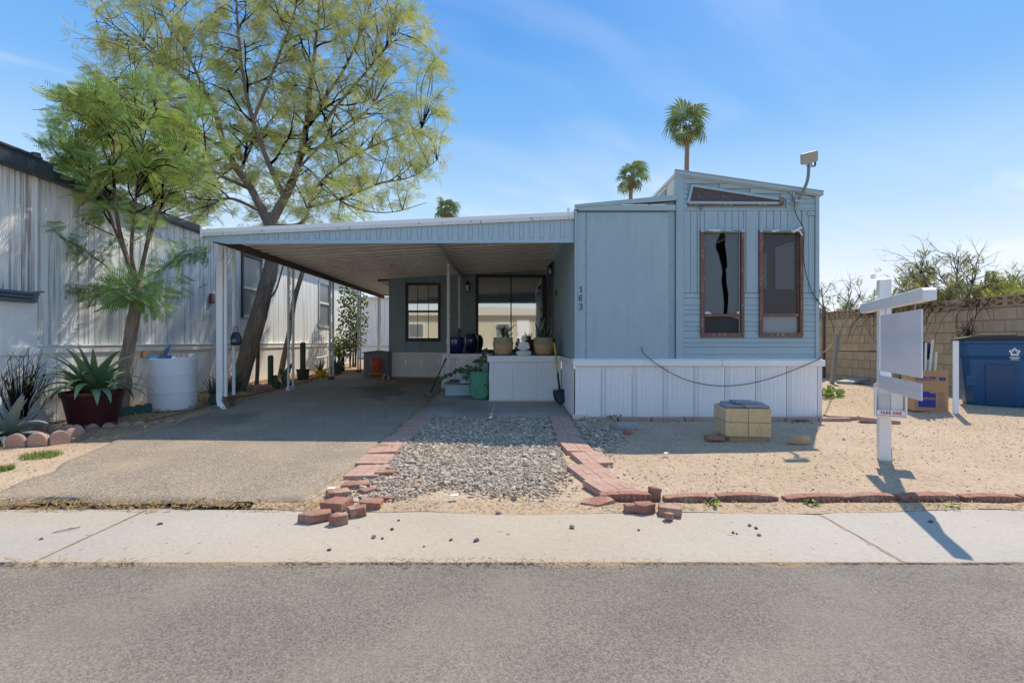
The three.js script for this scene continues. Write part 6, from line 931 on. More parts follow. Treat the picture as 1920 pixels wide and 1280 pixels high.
  for (let i = 0; i < 2; i++) { const m = mesh('raised_band', new THREE.TorusGeometry(0.199 + i * 0.006, 0.004, 5, 40).rotateX(Math.PI / 2).translate(0, 0.25 - i * 0.04, 0), M.cobalt, b1); }
  const b2 = thing('blue_vase', 'dark blue glazed vase standing behind the wide blue pot', 'planter', V(-0.98, DK, 12.2)); mesh('vase_body', lathe([[0, 0], [0.10, 0], [0.12, 0.03], [0.155, 0.16], [0.165, 0.28], [0.15, 0.37], [0.11, 0.42], [0.12, 0.44], [0.1, 0.44], [0.09, 0.41]]), M.cobalt, b2); mesh('lid', lathe([[0.1, 0.44], [0.06, 0.455], [0, 0.46]]), M.cobalt, b2);
  const sp = thing('wilted_plant', 'thin drooping leaves of a wilted plant in the blue pot', 'plant', V(-1.25, DK + 0.31, 11.25)); rosette(sp, 11, 0.30, 0.008, [0.10, 0.12, 0.07], [0.2, 0.2, 0.12], 0.3, 1.2, 0.4, 1.6, 17); { const m = mesh('leaf', leafBlade(0.5, 0.012, 2.9, [0.34, 0.37, 0.36], [0.3, 0.3, 0.28]), M.agave, sp); m.rotation.set(0.4, 1.2, 0); m.position.set(0.1, 0, 0.05); }
  const tb = thing('garden_tool', 'small dark metal tool lying on the deck against the blue wall', 'tool'); mesh('handle', bar(V(0.80, DK + 0.02, 9.6), V(0.86, DK + 0.16, 9.8), 0.008), M.galv, tb); mesh('blade', strut(V(0.78, DK + 0.01, 9.5), V(0.81, DK + 0.05, 9.62), 0.06, 0.01), M.steel, tb);
  const pole = thing('leaning_pole', 'thin pale pole leaning in the corner by the sliding door', 'pole'); mesh('shaft', bar(V(0.60, DK, 12.4), V(0.83, 1.78, 12.7), 0.012), M.creamTrim, pole); mesh('grip', bar(V(0.81, 1.70, 12.67), V(0.833, 1.79, 12.703), 0.015), M.blackMatte, pole);
  const stick = thing('leaning_stick', 'thin dark rod leaning against the white corner of the deck', 'rod'); mesh('shaft', bar(V(-1.62, H(-1.6, 10.3) + 0.05, 10.2), V(-1.40, 0.76, 10.86), 0.012), M.steel, stick); mesh('tip', bar(V(-1.425, 0.69, 10.79), V(-1.40, 0.765, 10.862), 0.016), M.blackMatte, stick);
}
// shovel
{
  const s = thing('shovel', 'round point shovel with yellow handle leaning against the front of the deck', 'shovel'), a = V(0.825, 0.10, 8.62), b = V(0.745, 1.17, 9.12), at = (t) => a.clone().lerp(b, t);
  mesh('handle', bar(at(0.46), at(0.985), 0.017, 10), M.yellow, s); mesh('handle_band', [bar(at(0.62), at(0.635), 0.0185, 10), bar(at(0.72), at(0.735), 0.0185, 10), bar(at(0.44), at(0.47), 0.0195, 10)], M.galv, s); mesh('grip', bar(at(0.93), at(1.0), 0.02, 10), M.blackMatte, s);
  mesh('socket', bar(at(0.12), at(0.45), 0.021, 10, 0.018), M.steel, s);
  const sh = new THREE.Shape(); sh.moveTo(-0.115, 0.235); sh.lineTo(0.115, 0.235); sh.quadraticCurveTo(0.125, 0.10, 0.09, 0.055); sh.quadraticCurveTo(0.05, 0.0, 0, -0.02); sh.quadraticCurveTo(-0.05, 0.0, -0.09, 0.055); sh.quadraticCurveTo(-0.125, 0.10, -0.115, 0.235); const g = new THREE.ExtrudeGeometry(sh, { depth: 0.004, bevelEnabled: false, curveSegments: 10 }); const p = g.attributes.position; for (let i = 0; i < p.count; i++) p.setZ(i, p.getZ(i) + 2.2 * p.getX(i) ** 2); g.computeVertexNormals(); const dir = b.clone().sub(a).normalize(); g.applyQuaternion(new THREE.Quaternion().setFromUnitVectors(UP3, dir)); g.translate(a.x, a.y - 0.03, a.z + 0.01); mesh('blade', g, M.steel, s);
  mesh('foot_step', strut(at(0.19).add(new THREE.Vector3(-0.115, 0.0, 0.03)), at(0.19).add(new THREE.Vector3(0.115, 0.0, 0.03)), 0.012, 0.02), M.steel, s);
}
// green planter with trailing vine by the steps
const leafHeart = (() => { const s = new THREE.Shape(); s.moveTo(0, 0); s.quadraticCurveTo(0.55, -0.1, 0.5, 0.35); s.quadraticCurveTo(0.4, 0.75, 0, 1.0); s.quadraticCurveTo(-0.4, 0.75, -0.5, 0.35); s.quadraticCurveTo(-0.55, -0.1, 0, 0); const g = new THREE.ShapeGeometry(s, 3); const p = g.attributes.position; for (let i = 0; i < p.count; i++) p.setZ(i, 0.25 * Math.abs(p.getX(i)) - 0.15 * p.getY(i) ** 2); g.computeVertexNormals(); g.deleteAttribute('uv'); return clean(g); })();
{
  const gp = thing('green_planter', 'tall rounded green planter standing upright in front of the porch steps', 'planter', V(-0.592, 0.055, 9.38), 0.15), sh = new THREE.Shape(), w = 0.175, h = 0.50; sh.moveTo(-w, h); sh.lineTo(w, h); sh.lineTo(w, 0.16); sh.quadraticCurveTo(w, 0, 0.03, 0); sh.lineTo(-0.03, 0); sh.quadraticCurveTo(-w, 0, -w, 0.16); sh.lineTo(-w, h);
  const inner = (k, y0) => { const s = new THREE.Shape(), q = w - k; s.moveTo(-q, h - 0.03); s.lineTo(q, h - 0.03); s.lineTo(q, 0.17); s.quadraticCurveTo(q, y0, 0.03, y0); s.lineTo(-0.03, y0); s.quadraticCurveTo(-q, y0, -q, 0.17); s.lineTo(-q, h - 0.03); return s; };
  mesh('shell', muv(new THREE.ExtrudeGeometry(sh, { depth: 0.15, bevelEnabled: true, bevelSize: 0.02, bevelThickness: 0.02, bevelOffset: -0.02, bevelSegments: 3, curveSegments: 10 }).translate(0, 0, -0.17)), M.green, gp); mesh('front_face', muv(new THREE.ExtrudeGeometry(inner(0.035, 0.035), { depth: 0.014, bevelEnabled: true, bevelSize: 0.008, bevelThickness: 0.006, bevelSegments: 2, curveSegments: 10 }).translate(0, 0, -0.004)), M.green, gp); mesh('rim', rbox(-w - 0.004, w + 0.004, h - 0.012, h + 0.008, -0.005, 0.165, 0.006), M.green, gp);
  const vine = thing('trailing_vine', 'trailing heart leaved vine spilling over the porch steps behind the green planter', 'plant'), R = mulberry(33), st = [], lv = [];
  const stems = [[V(-0.62, 0.55, 9.55), V(-0.85, 0.60, 9.62), V(-1.05, 0.56, 9.6), V(-1.25, 0.48, 9.6), V(-1.36, 0.42, 9.6)], [V(-0.62, 0.55, 9.55), V(-0.60, 0.75, 9.6), V(-0.52, 0.90, 9.6), V(-0.46, 1.0, 9.6)], [V(-0.62, 0.55, 9.55), V(-0.75, 0.64, 9.58), V(-0.92, 0.66, 9.6), V(-1.02, 0.6, 9.6)], [V(-0.6, 0.55, 9.55), V(-0.5, 0.5, 9.5), V(-0.45, 0.38, 9.45), V(-0.46, 0.28, 9.42)], [V(-0.62, 0.55, 9.55), V(-0.72, 0.58, 9.5), V(-0.8, 0.52, 9.48), V(-0.86, 0.45, 9.46)]];
  stems.forEach((pts, si) => { const c = new THREE.CatmullRomCurve3(pts); st.push(taperTube(pts, 0.005, 0.002, 4, 12)); const n = si === 1 ? 13 : si === 0 ? 17 : 14; for (let k = 0; k < n; k++) { const m = mesh('leaf', leafHeart, M.ivy, vine), s = 0.055 + 0.04 * R(); m.position.copy(c.getPoint((k + R()) / n)).add(new THREE.Vector3((R() - 0.5) * 0.07, (R() - 0.5) * 0.06, (R() - 0.2) * 0.07)); m.scale.setScalar(s); m.rotation.set((R() - 0.5) * 1.2 - 0.2, (R() - 0.5) * 1.6, Math.PI + (R() - 0.5) * 2.2); } }); mesh('stems', st, M.twig, vine);
}
// ------------------------------------------------------------------ storage box, bucket and hoses by the addition
{
  const bx = thing('storage_box', 'grey ribbed storage box standing against the corner of the blue addition', 'storage box', V(-3.45, H(-3.4, 13.0), 13.15)), w = 0.31, h = 0.66;
  for (let i = 0; i < 6; i++) mesh('rib_panel', rbox(-w + i * w / 3 + 0.003, -w + (i + 1) * w / 3 - 0.003, 0.02, h, -0.2, -0.18 + 0.004 * (i % 2), 0.003), M.boxGrey, bx); mesh('body', rbox(-w, w, 0, h, -0.178, 0.3, 0.01), M.boxGrey, bx); mesh('lid', prism([[-w - 0.03, h], [w + 0.03, h], [w + 0.03, h + 0.02], [0, h + 0.06], [-w - 0.03, h + 0.02]], -0.24, 0.33), std([0.14, 0.14, 0.15], 0.6), bx);
  const hs = thing('hose_coil', 'tangled coil of brown and red hoses on the ground under the red bucket', 'hose', V(-3.33, H(-3.3, 12.6), 12.62)); const coil = (r, y, m, j) => { const pts = []; for (let i = 0; i < 14; i++) { const a = i / 14 * 6.283; pts.push(new THREE.Vector3(Math.cos(a) * r * (1 + 0.06 * Math.sin(a * 3 + j)), y + 0.012 * Math.sin(a * 2 + j), Math.sin(a) * r * 0.8)); } mesh('hose_loop', tube(pts, 0.019, 6, 40, true), m, hs); };
  for (let i = 0; i < 6; i++) coil(0.185 - (i % 2) * 0.03, 0.025 + i * 0.032, i === 3 ? M.hoseRed : M.hose, i); for (let i = 0; i < 4; i++) { const pts = []; for (let k = 0; k < 10; k++) { const a = k / 10 * 6.283; pts.push(new THREE.Vector3(0.23 + 0.07 * Math.cos(a) + i * 0.02, 0.09 + 0.075 * Math.sin(a), 0.1 + 0.02 * i)); } mesh('hose_loop', tube(pts, 0.011, 5, 26, true), i % 2 ? M.hoseRed : M.creamTrim, hs); } mesh('hose_end', tube([new THREE.Vector3(-0.2, 0.02, 0.1), new THREE.Vector3(-0.35, 0.02, 0.12), new THREE.Vector3(-0.5, 0.02, 0.02)], 0.014, 6, 12), M.blackMatte, hs);
  const bk = thing('red_bucket', 'red plastic bucket standing on the coiled hoses', 'bucket', V(-3.34, H(-3.3, 12.6) + 0.215, 12.62)); mesh('bucket_body', lathe([[0, 0], [0.115, 0], [0.12, 0.01], [0.145, 0.30], [0.152, 0.31], [0.152, 0.335], [0.142, 0.335], [0.138, 0.30], [0.11, 0.02], [0, 0.02]]), M.red, bk); mesh('bail', tube([new THREE.Vector3(-0.15, 0.3, 0.0), new THREE.Vector3(-0.1, 0.18, 0.13), new THREE.Vector3(0.05, 0.24, 0.155), new THREE.Vector3(0.15, 0.3, 0.02)], 0.004, 5), M.galv, bk); for (const y of [0.27, 0.24]) mesh('rib', new THREE.TorusGeometry(0.112 + y * 0.1, 0.005, 5, 30).rotateX(Math.PI / 2).translate(0, y, 0), M.red, bk);
}
// ------------------------------------------------------------------ lamps
function lantern(label, x, y, d, turn, pane) { const l = thing('wall_lantern', label, 'wall lamp', V(x, y, d), turn); mesh('back_plate', rbox(-0.045, 0.045, -0.06, 0.13, 0.0, 0.015, 0.004), M.black, l); mesh('arm', tube([new THREE.Vector3(0, 0.09, 0), new THREE.Vector3(0, 0.15, 0.05), new THREE.Vector3(0, 0.11, 0.1)], 0.01), M.black, l); mesh('cap', lathe([[0, 0.12], [0.03, 0.10], [0.075, 0.05], [0.08, 0.03], [0.0, 0.03]], 4).rotateY(Math.PI / 4).translate(0, 0, 0.1), M.black, l); mesh('glass', new THREE.CylinderGeometry(0.062, 0.05, 0.16, 4, 1, true).rotateY(Math.PI / 4).translate(0, -0.05, 0.1), pane, l); mesh('base', rbox(-0.045, 0.045, -0.145, -0.13, -0.145, -0.055, 0.003), M.black, l); mesh('bulb', new THREE.SphereGeometry(0.022, 12, 8).scale(1, 1.6, 1).translate(0, -0.05, 0.1), M.white, l); for (const [sx, sz] of [[-1, -1], [1, -1], [-1, 1], [1, 1]]) mesh('cage_bar', rbox(sx * 0.042 - 0.004, sx * 0.042 + 0.004, -0.13, 0.03, -0.1 + sz * 0.042 - 0.004, -0.1 + sz * 0.042 + 0.004, 0.001), M.black, l); return l; }
const clearPane = new THREE.MeshPhysicalMaterial({ color: 0xffffff, roughness: 0.05, transmission: 1, thickness: 0, side: THREE.DoubleSide });
lantern('black wall lantern with white panes left of the sliding door', -1.16, 2.55, 13.38, 0, M.white); lantern('black wall lantern with clear glass above the entry door', 0.93, 2.70, 11.2, -Math.PI / 2, clearPane);
{ const c = thing('ceiling_lamp_holder', 'small white bulb holder hanging from the carport ceiling', 'lamp', V(-0.40, 2.90, 9.0)); mesh('base', cyl(0.04, 0.04, 0.02, 0, 0.0, 0, 12), M.white, c); mesh('socket', [bar(new THREE.Vector3(0, 0, 0), new THREE.Vector3(-0.03, -0.1, 0), 0.014, 8), bar(new THREE.Vector3(0, 0, 0), new THREE.Vector3(0.03, -0.1, 0), 0.014, 8), bar(new THREE.Vector3(0, 0, 0), new THREE.Vector3(0, -0.14, 0), 0.006, 6)], M.white, c); }
// ------------------------------------------------------------------ dish antenna and cables on the home
{
  const a = thing('dish_antenna', 'flat grey antenna dish on a bent arm at the roof edge of the blue home', 'antenna'), P = (px, py, dd) => V(hx(px), hy(py), DF - dd);
  mesh('wall_bracket', [strut(P(1482, 361, 0.015), P(1494, 378, 0.015), 0.03, 0.02), strut(P(1482, 383, 0.016), P(1500, 382, 0.016), 0.03, 0.02), strut(P(1486, 362, 0.03), P(1488, 380, 0.03), 0.025, 0.03), rbox(hx(1486), hx(1497), hy(382), hy(372), DF - 0.09, DF - 0.02, 0.006)], M.galv, a);
  mesh('arm', tube([P(1492, 376, 0.10), P(1498, 362, 0.12), P(1504, 346, 0.13), P(1506.5, 332, 0.13), P(1507, 312, 0.13)], 0.021, 10, 24), M.armGrey, a);
  const sh = new THREE.Shape(), w = 0.145, h = 0.075, r = 0.035; sh.moveTo(-w + r, -h); sh.lineTo(w - r, -h); sh.quadraticCurveTo(w, -h, w, -h + r); sh.lineTo(w, h - r); sh.quadraticCurveTo(w, h, w - r, h); sh.lineTo(-w + r, h); sh.quadraticCurveTo(-w, h, -w, h - r); sh.lineTo(-w, -h + r); sh.quadraticCurveTo(-w, -h, -w + r, -h); const g = new THREE.ExtrudeGeometry(sh, { depth: 0.03, bevelEnabled: true, bevelSize: 0.006, bevelThickness: 0.006, bevelSegments: 2, bevelOffset: -0.006 }); const m = mesh('dish_panel', g, M.dishGrey, a); m.position.copy(P(1501, 305, 0.2)); m.rotation.set(0.25, 0.35, 0.21);
  mesh('cable_loop', [new THREE.TorusGeometry(0.048, 0.007, 6, 24).rotateY(0.4).translate(hx(1515), hy(312), -(DF - 0.14)), new THREE.TorusGeometry(0.04, 0.006, 6, 24).rotateY(-0.2).translate(hx(1513.5), hy(312.5), -(DF - 0.12)), tube([P(1497, 313, 0.18), P(1500, 317, 0.16), P(1506, 318, 0.15)], 0.004, 5)], M.black, a);
  const cb = thing('antenna_cable', 'thin black cable running from the antenna down past the window to the block wall', 'cable'); const C = (px, py, d) => V((px - 960) * d / FOC, EYE - (py - 640) * d / FOC, d);
  mesh('cable', tube([P(1489, 380, 0.03), P(1488, 392, 0.03), P(1494, 410, 0.035), P(1502, 428, 0.06), P(1503, 440, 0.07), P(1503, 470, 0.05), P(1506, 500, 0.04), P(1514, 530, 0.035), P(1525, 556, 0.03), P(1534, 566, 0.03)], 0.0055, 5, 60), M.black, cb); mesh('cable', tube([P(1534, 566, 0.03), C(1546, 580, 8.4), C(1557, 597, 9.8), C(1563, 613, 11), C(1563.5, 625, 11.6)], 0.006, 5, 30), M.black, cb); mesh('cable_knot', new THREE.SphereGeometry(0.014, 8, 6).translate(hx(1530), hy(562), -(DF - 0.035)), M.black, cb); mesh('cable', tube([C(1563, 640, 11.5), C(1555, 652, 9.5), C(1545, 660, 8.2), P(1536, 665, 0.04), P(1530, 670, 0.08)], 0.005, 5, 30), M.oldwood, cb);
  const cd = thing('sagging_cable', 'thin black cable sagging across the white skirting', 'cable'); const s0 = 0.105; mesh('cable', tube([P(1204, 651, 0.0), P(1203, 656, 0.02), P(1206, 664, 0.07), P(1216, 673, s0), P(1240, 690, s0), P(1275, 708, s0), P(1310, 718, s0), P(1345, 722, s0), P(1385, 720, s0), P(1425, 712, s0), P(1465, 699, s0), P(1500, 685, s0), P(1530, 671, s0), P(1536, 665, 0.06)], 0.0058, 5, 90), M.black, cd);
}
// ------------------------------------------------------------------ left garden
{
  const Hh = (x, d) => H(x, d), put = (px, py, h) => { const d = FOC * (EYE - h) / (py - 640); return [(px - 960) * d / FOC, d]; };
  // burgundy pot and its plant
  const px = -5.50, pd = 6.72, y0 = H(px, pd) - 0.02, pot = thing('burgundy_pot', 'large dark burgundy plastic pot beside the white skirting', 'planter', V(px, y0, pd));
  mesh('pot_body', lathe([[0, 0], [0.23, 0], [0.25, 0.02], [0.325, 0.40], [0.345, 0.40], [0.352, 0.46], [0.335, 0.465], [0.31, 0.42], [0, 0.40]]), M.burgundy, pot); mesh('soil', new THREE.CircleGeometry(0.32, 24).rotateX(-Math.PI / 2).translate(0, 0.425, 0), M.soil, pot);
  const ag = thing('broad_leaf_agave', 'green floppy broad leaved agave filling the burgundy pot', 'plant', V(px, y0 + 0.42, pd)); rosette(ag, 34, 0.74, 0.07, [0.14, 0.235, 0.13], [0.18, 0.26, 0.12], 0.2, 1.1, 1.0, 2.1, 5);
  for (const [ry, rx, l, cv] of [[0.1, 0.45, 0.62, 2.3], [-0.5, 0.6, 0.55, 2.4], [0.5, 0.35, 0.55, 1.5], [-1.0, 0.75, 0.62, 1.7], [1.2, 0.7, 0.6, 1.3], [-0.2, 0.1, 0.7, 0.5], [0.3, -0.1, 0.62, 0.3]]) { const m = mesh('leaf', leafBlade(l, 0.06, cv, [0.12, 0.20, 0.09], [0.17, 0.22, 0.09]), M.agave, ag); m.rotation.order = 'YXZ'; m.rotation.set(rx, ry, 0); }
  for (let i = 0; i < 7; i++) { const m = mesh('dry_leaf', leafBlade(0.3 + 0.15 * S(), 0.03, 2.2, [0.30, 0.21, 0.11], [0.36, 0.27, 0.16]), M.agave, ag); m.rotation.order = 'YXZ'; m.rotation.set(1.0 + 0.4 * S(), -1.4 + S() * 1.6, 0); }
  // blue grey agave in the near bed
  const a2 = thing('blue_agave', 'blue grey agave with thick curling leaves inside the scalloped brick bed', 'plant', V(-5.72, H(-5.7, 5.8) - 0.02, 5.75)); rosette(a2, 20, 0.62, 0.065, [0.17, 0.235, 0.225], [0.24, 0.30, 0.28], 0.1, 1.05, 0.5, 1.5, 9);
  for (const [ry, rx, l, cv] of [[1.1, 0.55, 0.78, 0.5], [1.5, 0.95, 0.75, 1.6], [0.6, 0.7, 0.6, 1.9], [0.2, 0.3, 0.6, 0.3]]) { const m = mesh('leaf', leafBlade(l, 0.075, cv, [0.18, 0.24, 0.24], [0.26, 0.32, 0.30]), M.agave, a2); m.rotation.order = 'YXZ'; m.rotation.set(rx, ry, 0); }
  // pencil bush behind it
  const pb = thing('pencil_bush', 'stick like pencil bush with reddish tips against the white panel', 'plant', V(-6.0, H(-6, 6.2), 6.25)), R = mulberry(61), sticks = [], tips = [];
  for (let i = 0; i < 70; i++) { const a = R() * 6.28, e = 0.15 + R() * 1.0, b = new THREE.Vector3(Math.cos(a) * e * 0.10, 0.1 + 0.3 * R(), Math.sin(a) * 0.10 * e), d = new THREE.Vector3(Math.cos(a) * e * 0.4, 0.9 * (1.15 - e * 0.5), Math.sin(a) * e * 0.35).normalize(), l = 0.22 + 0.3 * R(), m = b.clone().addScaledVector(d, l * 0.55).add(new THREE.Vector3(0.03 * (R() - 0.5), 0, 0)), t = b.clone().addScaledVector(d, l).add(new THREE.Vector3(0, 0.05, 0)); sticks.push(taperTube([b, m, t], 0.007, 0.004, 4, 4)); for (let k = 0; k < 2; k++) { const f = t.clone().add(new THREE.Vector3((R() - 0.5) * 0.14, 0.05 + 0.09 * R(), (R() - 0.5) * 0.14)); (i % 4 ? sticks : tips).push(taperTube([t, t.clone().lerp(f, 0.5).add(new THREE.Vector3(0.008, 0, 0)), f], 0.004, 0.0025, 4, 3)); } }
  mesh('stems', sticks, std([0.27, 0.31, 0.13], 0.7), pb); mesh('tips', tips, std([0.33, 0.15, 0.09], 0.7), pb);
  // white barrel with rubbish on top
  const bxx = -5.27, bd = 7.95, by = H(bxx, bd) - 0.01, br = thing('white_barrel', 'white plastic drum with two raised hoops standing against the skirting', 'barrel', V(bxx, by, bd)); mesh('drum', lathe([[0, 0], [0.29, 0], [0.31, 0.012], [0.322, 0.06], [0.333, 0.27], [0.341, 0.275], [0.341, 0.292], [0.334, 0.297], [0.335, 0.53], [0.342, 0.535], [0.342, 0.552], [0.334, 0.557], [0.330, 0.76], [0.322, 0.79], [0.305, 0.795], [0.295, 0.785], [0.29, 0.70], [0, 0.68]], 56), M.barrel, br);
  const tr = thing('flattened_cartons', 'torn blue and brown cardboard cartons lying on top of the white barrel', 'cardboard', V(bxx - 0.12, by + 0.785, bd - 0.05)), ca = (x0, x1, h, z, r, m) => { const q = mesh('carton_flap', rbox(x0, x1, 0, h, -0.005, 0.005, 0.001), m, tr); q.position.z = z; q.rotation.set(r[0], r[1], r[2]); return q; }; const bc = std([0.03, 0.16, 0.36], 0.6); ca(-0.24, 0.12, 0.12, 0.12, [-0.4, 0.25, 0.03], M.card); ca(-0.12, 0.22, 0.10, 0.20, [-0.9, 0.1, 0], bc); ca(0.05, 0.28, 0.13, 0.05, [-0.5, -0.7, 0.12], bc); ca(-0.26, -0.02, 0.11, 0.0, [-0.3, 0.9, 0.2], M.card); ca(0.12, 0.34, 0.03, 0.16, [-1.3, 0, 0], M.card); ca(-0.1, 0.16, 0.05, -0.1, [-0.8, 0.3, 0], M.white);
  // plants between barrel and first post
  const y1 = thing('spiky_plant', 'small spiky yucca growing right of the white barrel', 'plant', V(-4.98, H(-5, 8.5) + 0.12, 8.55)); rosette(y1, 40, 0.36, 0.014, [0.09, 0.12, 0.07], [0.2, 0.2, 0.13], 0.0, 1.3, 0.1, 0.5, 21);
  const rs = thing('rosemary_bush', 'dense dark narrow leaved bush behind the downspout', 'plant', V(-4.78, H(-4.8, 8.7), 8.75)); for (let i = 0; i < 70; i++) { const m = mesh('stem_leaf', i < 6 ? leafBlade(0.4 + 0.1 * S(), 0.012, 0.6, [0.05, 0.075, 0.035], [0.09, 0.12, 0.06]) : rs.children[i % 6].geometry, M.agave, rs); m.rotation.order = 'YXZ'; m.rotation.set(0.2 + S() * 1.1, S() * 6.28, 0); m.scale.setScalar(0.8 + 0.5 * S()); m.position.set((S() - 0.5) * 0.22, 0.1 + 0.1 * S(), (S() - 0.5) * 0.2); }
  // blue jug hanging on the first post
  const jug = thing('blue_bag', 'small navy bag hanging on the first carport post', 'bag', V(-4.33, 1.06, 8.02)); mesh('bag_body', lathe([[0, 0], [0.07, 0.0], [0.09, 0.04], [0.085, 0.13], [0.05, 0.2], [0.03, 0.21]], 14).scale(1, 1, 0.6), M.navy, jug); mesh('strap', tube([new THREE.Vector3(-0.03, 0.2, 0), new THREE.Vector3(-0.02, 0.29, 0), new THREE.Vector3(0.02, 0.29, 0), new THREE.Vector3(0.03, 0.2, 0)], 0.005, 5), M.black, jug); mesh('label', box(-0.03, 0.03, 0.05, 0.1, -0.062, -0.058), M.frost, jug);
  // cacti and pots further along the bed
  const cac = (x, d, hts, label) => { const c = thing('cactus', label, 'cactus', V(x, H(x, d), d)); hts.forEach(([dx, h, r, y]) => { const s = new THREE.Shape(); for (let i = 0; i <= 28; i++) { const a = i / 28 * 6.283, rr = r * (1 + 0.14 * Math.cos(a * 7)); i ? s.lineTo(Math.cos(a) * rr, Math.sin(a) * rr) : s.moveTo(Math.cos(a) * rr, Math.sin(a) * rr); } const g = new THREE.ExtrudeGeometry(s, { depth: h, bevelEnabled: true, bevelSize: r * 0.5, bevelThickness: r * 0.9, bevelOffset: -r * 0.5, bevelSegments: 4, steps: 1 }).rotateX(-Math.PI / 2).translate(dx, y, 0); mesh('column', g, std([0.055, 0.095, 0.05], 0.7), c); }); return c; };
  cac(-5.0, 10.6, [[0, 0.55, 0.05, 0.1], [0.1, 0.2, 0.04, 0.05]], 'upright green cactus growing behind the green edging blocks'); cac(-5.15, 12.6, [[0, 0.62, 0.06, 0.25]], 'tall column cactus in a grey pot behind the second carport post');
  const pc = thing('prickly_pear', 'flat padded prickly pear leaning next to the upright cactus', 'cactus', V(-4.82, H(-4.8, 10.8), 10.85)); for (const [x, y, r, s] of [[0, 0.16, 0.2, 0.1], [0.06, 0.34, -0.4, 0.085], [-0.06, 0.33, 0.5, 0.07], [0.14, 0.46, -0.7, 0.06]]) { const m = mesh('pad', new THREE.SphereGeometry(1, 14, 10), std([0.075, 0.12, 0.05], 0.7), pc); m.scale.set(s * 0.75, s * 1.2, 0.02); m.position.set(x, y, 0); m.rotation.z = r; }
  const np = (x, d, r, h, m, label, nm = 'nursery_pot') => { const p = thing(nm, label, 'plant pot', V(x, H(x, d), d)); mesh('pot_body', lathe([[0, 0], [r * 0.78, 0], [r * 0.95, h * 0.9], [r * 1.04, h * 0.9], [r * 1.04, h], [r * 0.9, h], [r * 0.85, h * 0.85], [0, h * 0.85]], 20), m, p); mesh('soil', new THREE.CircleGeometry(r * 0.86, 16).rotateX(-Math.PI / 2).translate(0, h * 0.87, 0), M.soil, p); };
  np(-5.15, 12.6, 0.16, 0.26, std([0.06, 0.06, 0.065], 0.7), 'dark grey pot holding the tall column cactus'); np(-4.98, 13.3, 0.15, 0.18, M.yellow, 'yellow pot holding a small aloe in the side bed'); np(-4.92, 14.3, 0.17, 0.24, std([0.09, 0.09, 0.1], 0.7), 'charcoal pot holding a spiky agave in the side bed');
  const s1 = thing('small_aloe', 'small aloe with sparse upright leaves in the yellow pot', 'plant', V(-4.98, H(-5, 13.3) + 0.15, 13.3)); rosette(s1, 8, 0.36, 0.022, [0.09, 0.13, 0.07], [0.12, 0.15, 0.08], 0.2, 0.8, 0.1, 0.3, 41); const s2 = thing('potted_agave', 'spiky pale green agave in the charcoal pot', 'plant', V(-4.92, H(-5, 14.3) + 0.2, 14.3)); rosette(s2, 20, 0.46, 0.03, [0.14, 0.19, 0.12], [0.2, 0.24, 0.14], 0.1, 1.3, 0.1, 0.5, 43);
  // bright shrub by the third post and vine tree by the fourth
  const leafShrub = (label, nm, x, d, y0, rx, ry, n, col, stemN, seedN, cat = 'shrub') => { const t = thing(nm, label, cat, V(x, H(x, d), d)), Rr = mulberry(seedN), st = [], lv = []; for (let i = 0; i < stemN; i++) { const a = Rr() * 6.28, e = new THREE.Vector3(Math.cos(a) * rx * 0.8 * Rr(), y0 + ry * (Rr() * 1.4 - 0.4), Math.sin(a) * rx * 0.8 * Rr()); st.push(taperTube([new THREE.Vector3(Math.cos(a) * 0.1, 0, Math.sin(a) * 0.1), e.clone().multiplyScalar(0.5).add(new THREE.Vector3(0.03, 0.05, 0)), e], 0.013, 0.005, 4, 6)); } for (let i = 0; i < n; i++) { const u = new THREE.Vector3(Rr() * 2 - 1, Rr() * 2 - 1, Rr() * 2 - 1); if (u.length() > 1) continue; lv.push({ p: new THREE.Vector3(u.x * rx, y0 + u.y * ry, u.z * rx), q: orient(new THREE.Vector3(Rr() * 2 - 1, Rr() - 0.8, Rr() * 2 - 1).normalize(), Rr() * 6), s: [0.07, 0.10, 0.07], c: mulc(col, 0.6 + 0.8 * Rr()) }); } mesh('stems', st, M.twig, t); scatter('foliage', clean(leafHeart.clone()), M.leafA, lv, t); };
  leafShrub('leafy lime green shrub with dry stems beside the third carport post', 'green_shrub', -5.15, 15.4, 0.72, 0.36, 0.34, 420, [0.22, 0.30, 0.06], 26, 71); leafShrub('tall leafy vine climbing a stem at the far end of the side bed', 'climbing_vine', -5.35, 17.2, 1.75, 0.55, 1.35, 1500, [0.12, 0.17, 0.05], 20, 73, 'vine');
  const ld = thing('white_ladder', 'white ladder lying on its side against the neighbour skirting', 'ladder', V(-5.7, H(-5.7, 16) + 0.02, 14.9)); for (const y of [0.03, 0.38]) mesh('rail', bar(new THREE.Vector3(0, y, 0), new THREE.Vector3(0.0, y + 0.1, -3.2), 0.025, 6), M.whiteWorn, ld); for (let i = 0; i < 9; i++) mesh('rung', bar(new THREE.Vector3(0, 0.04 + i * 0.011, -0.2 - i * 0.35), new THREE.Vector3(0, 0.4 + i * 0.011, -0.2 - i * 0.35), 0.016, 6), M.whiteWorn, ld);
  const hose = thing('garden_hose', 'thin brown garden hose running along the edge of the driveway', 'hose'); const hp = []; for (let i = 0; i <= 14; i++) { const d = 6.9 + i * 0.62; hp.push(V(-4.95 + 0.10 * i / 3 * 0.4 + (wn(i, 3, 2) - 0.5) * 0.2, H(-4.8, d) + 0.02, d)); } mesh('hose_line', tube(hp, 0.013, 6, 80), M.oldwood, hose);
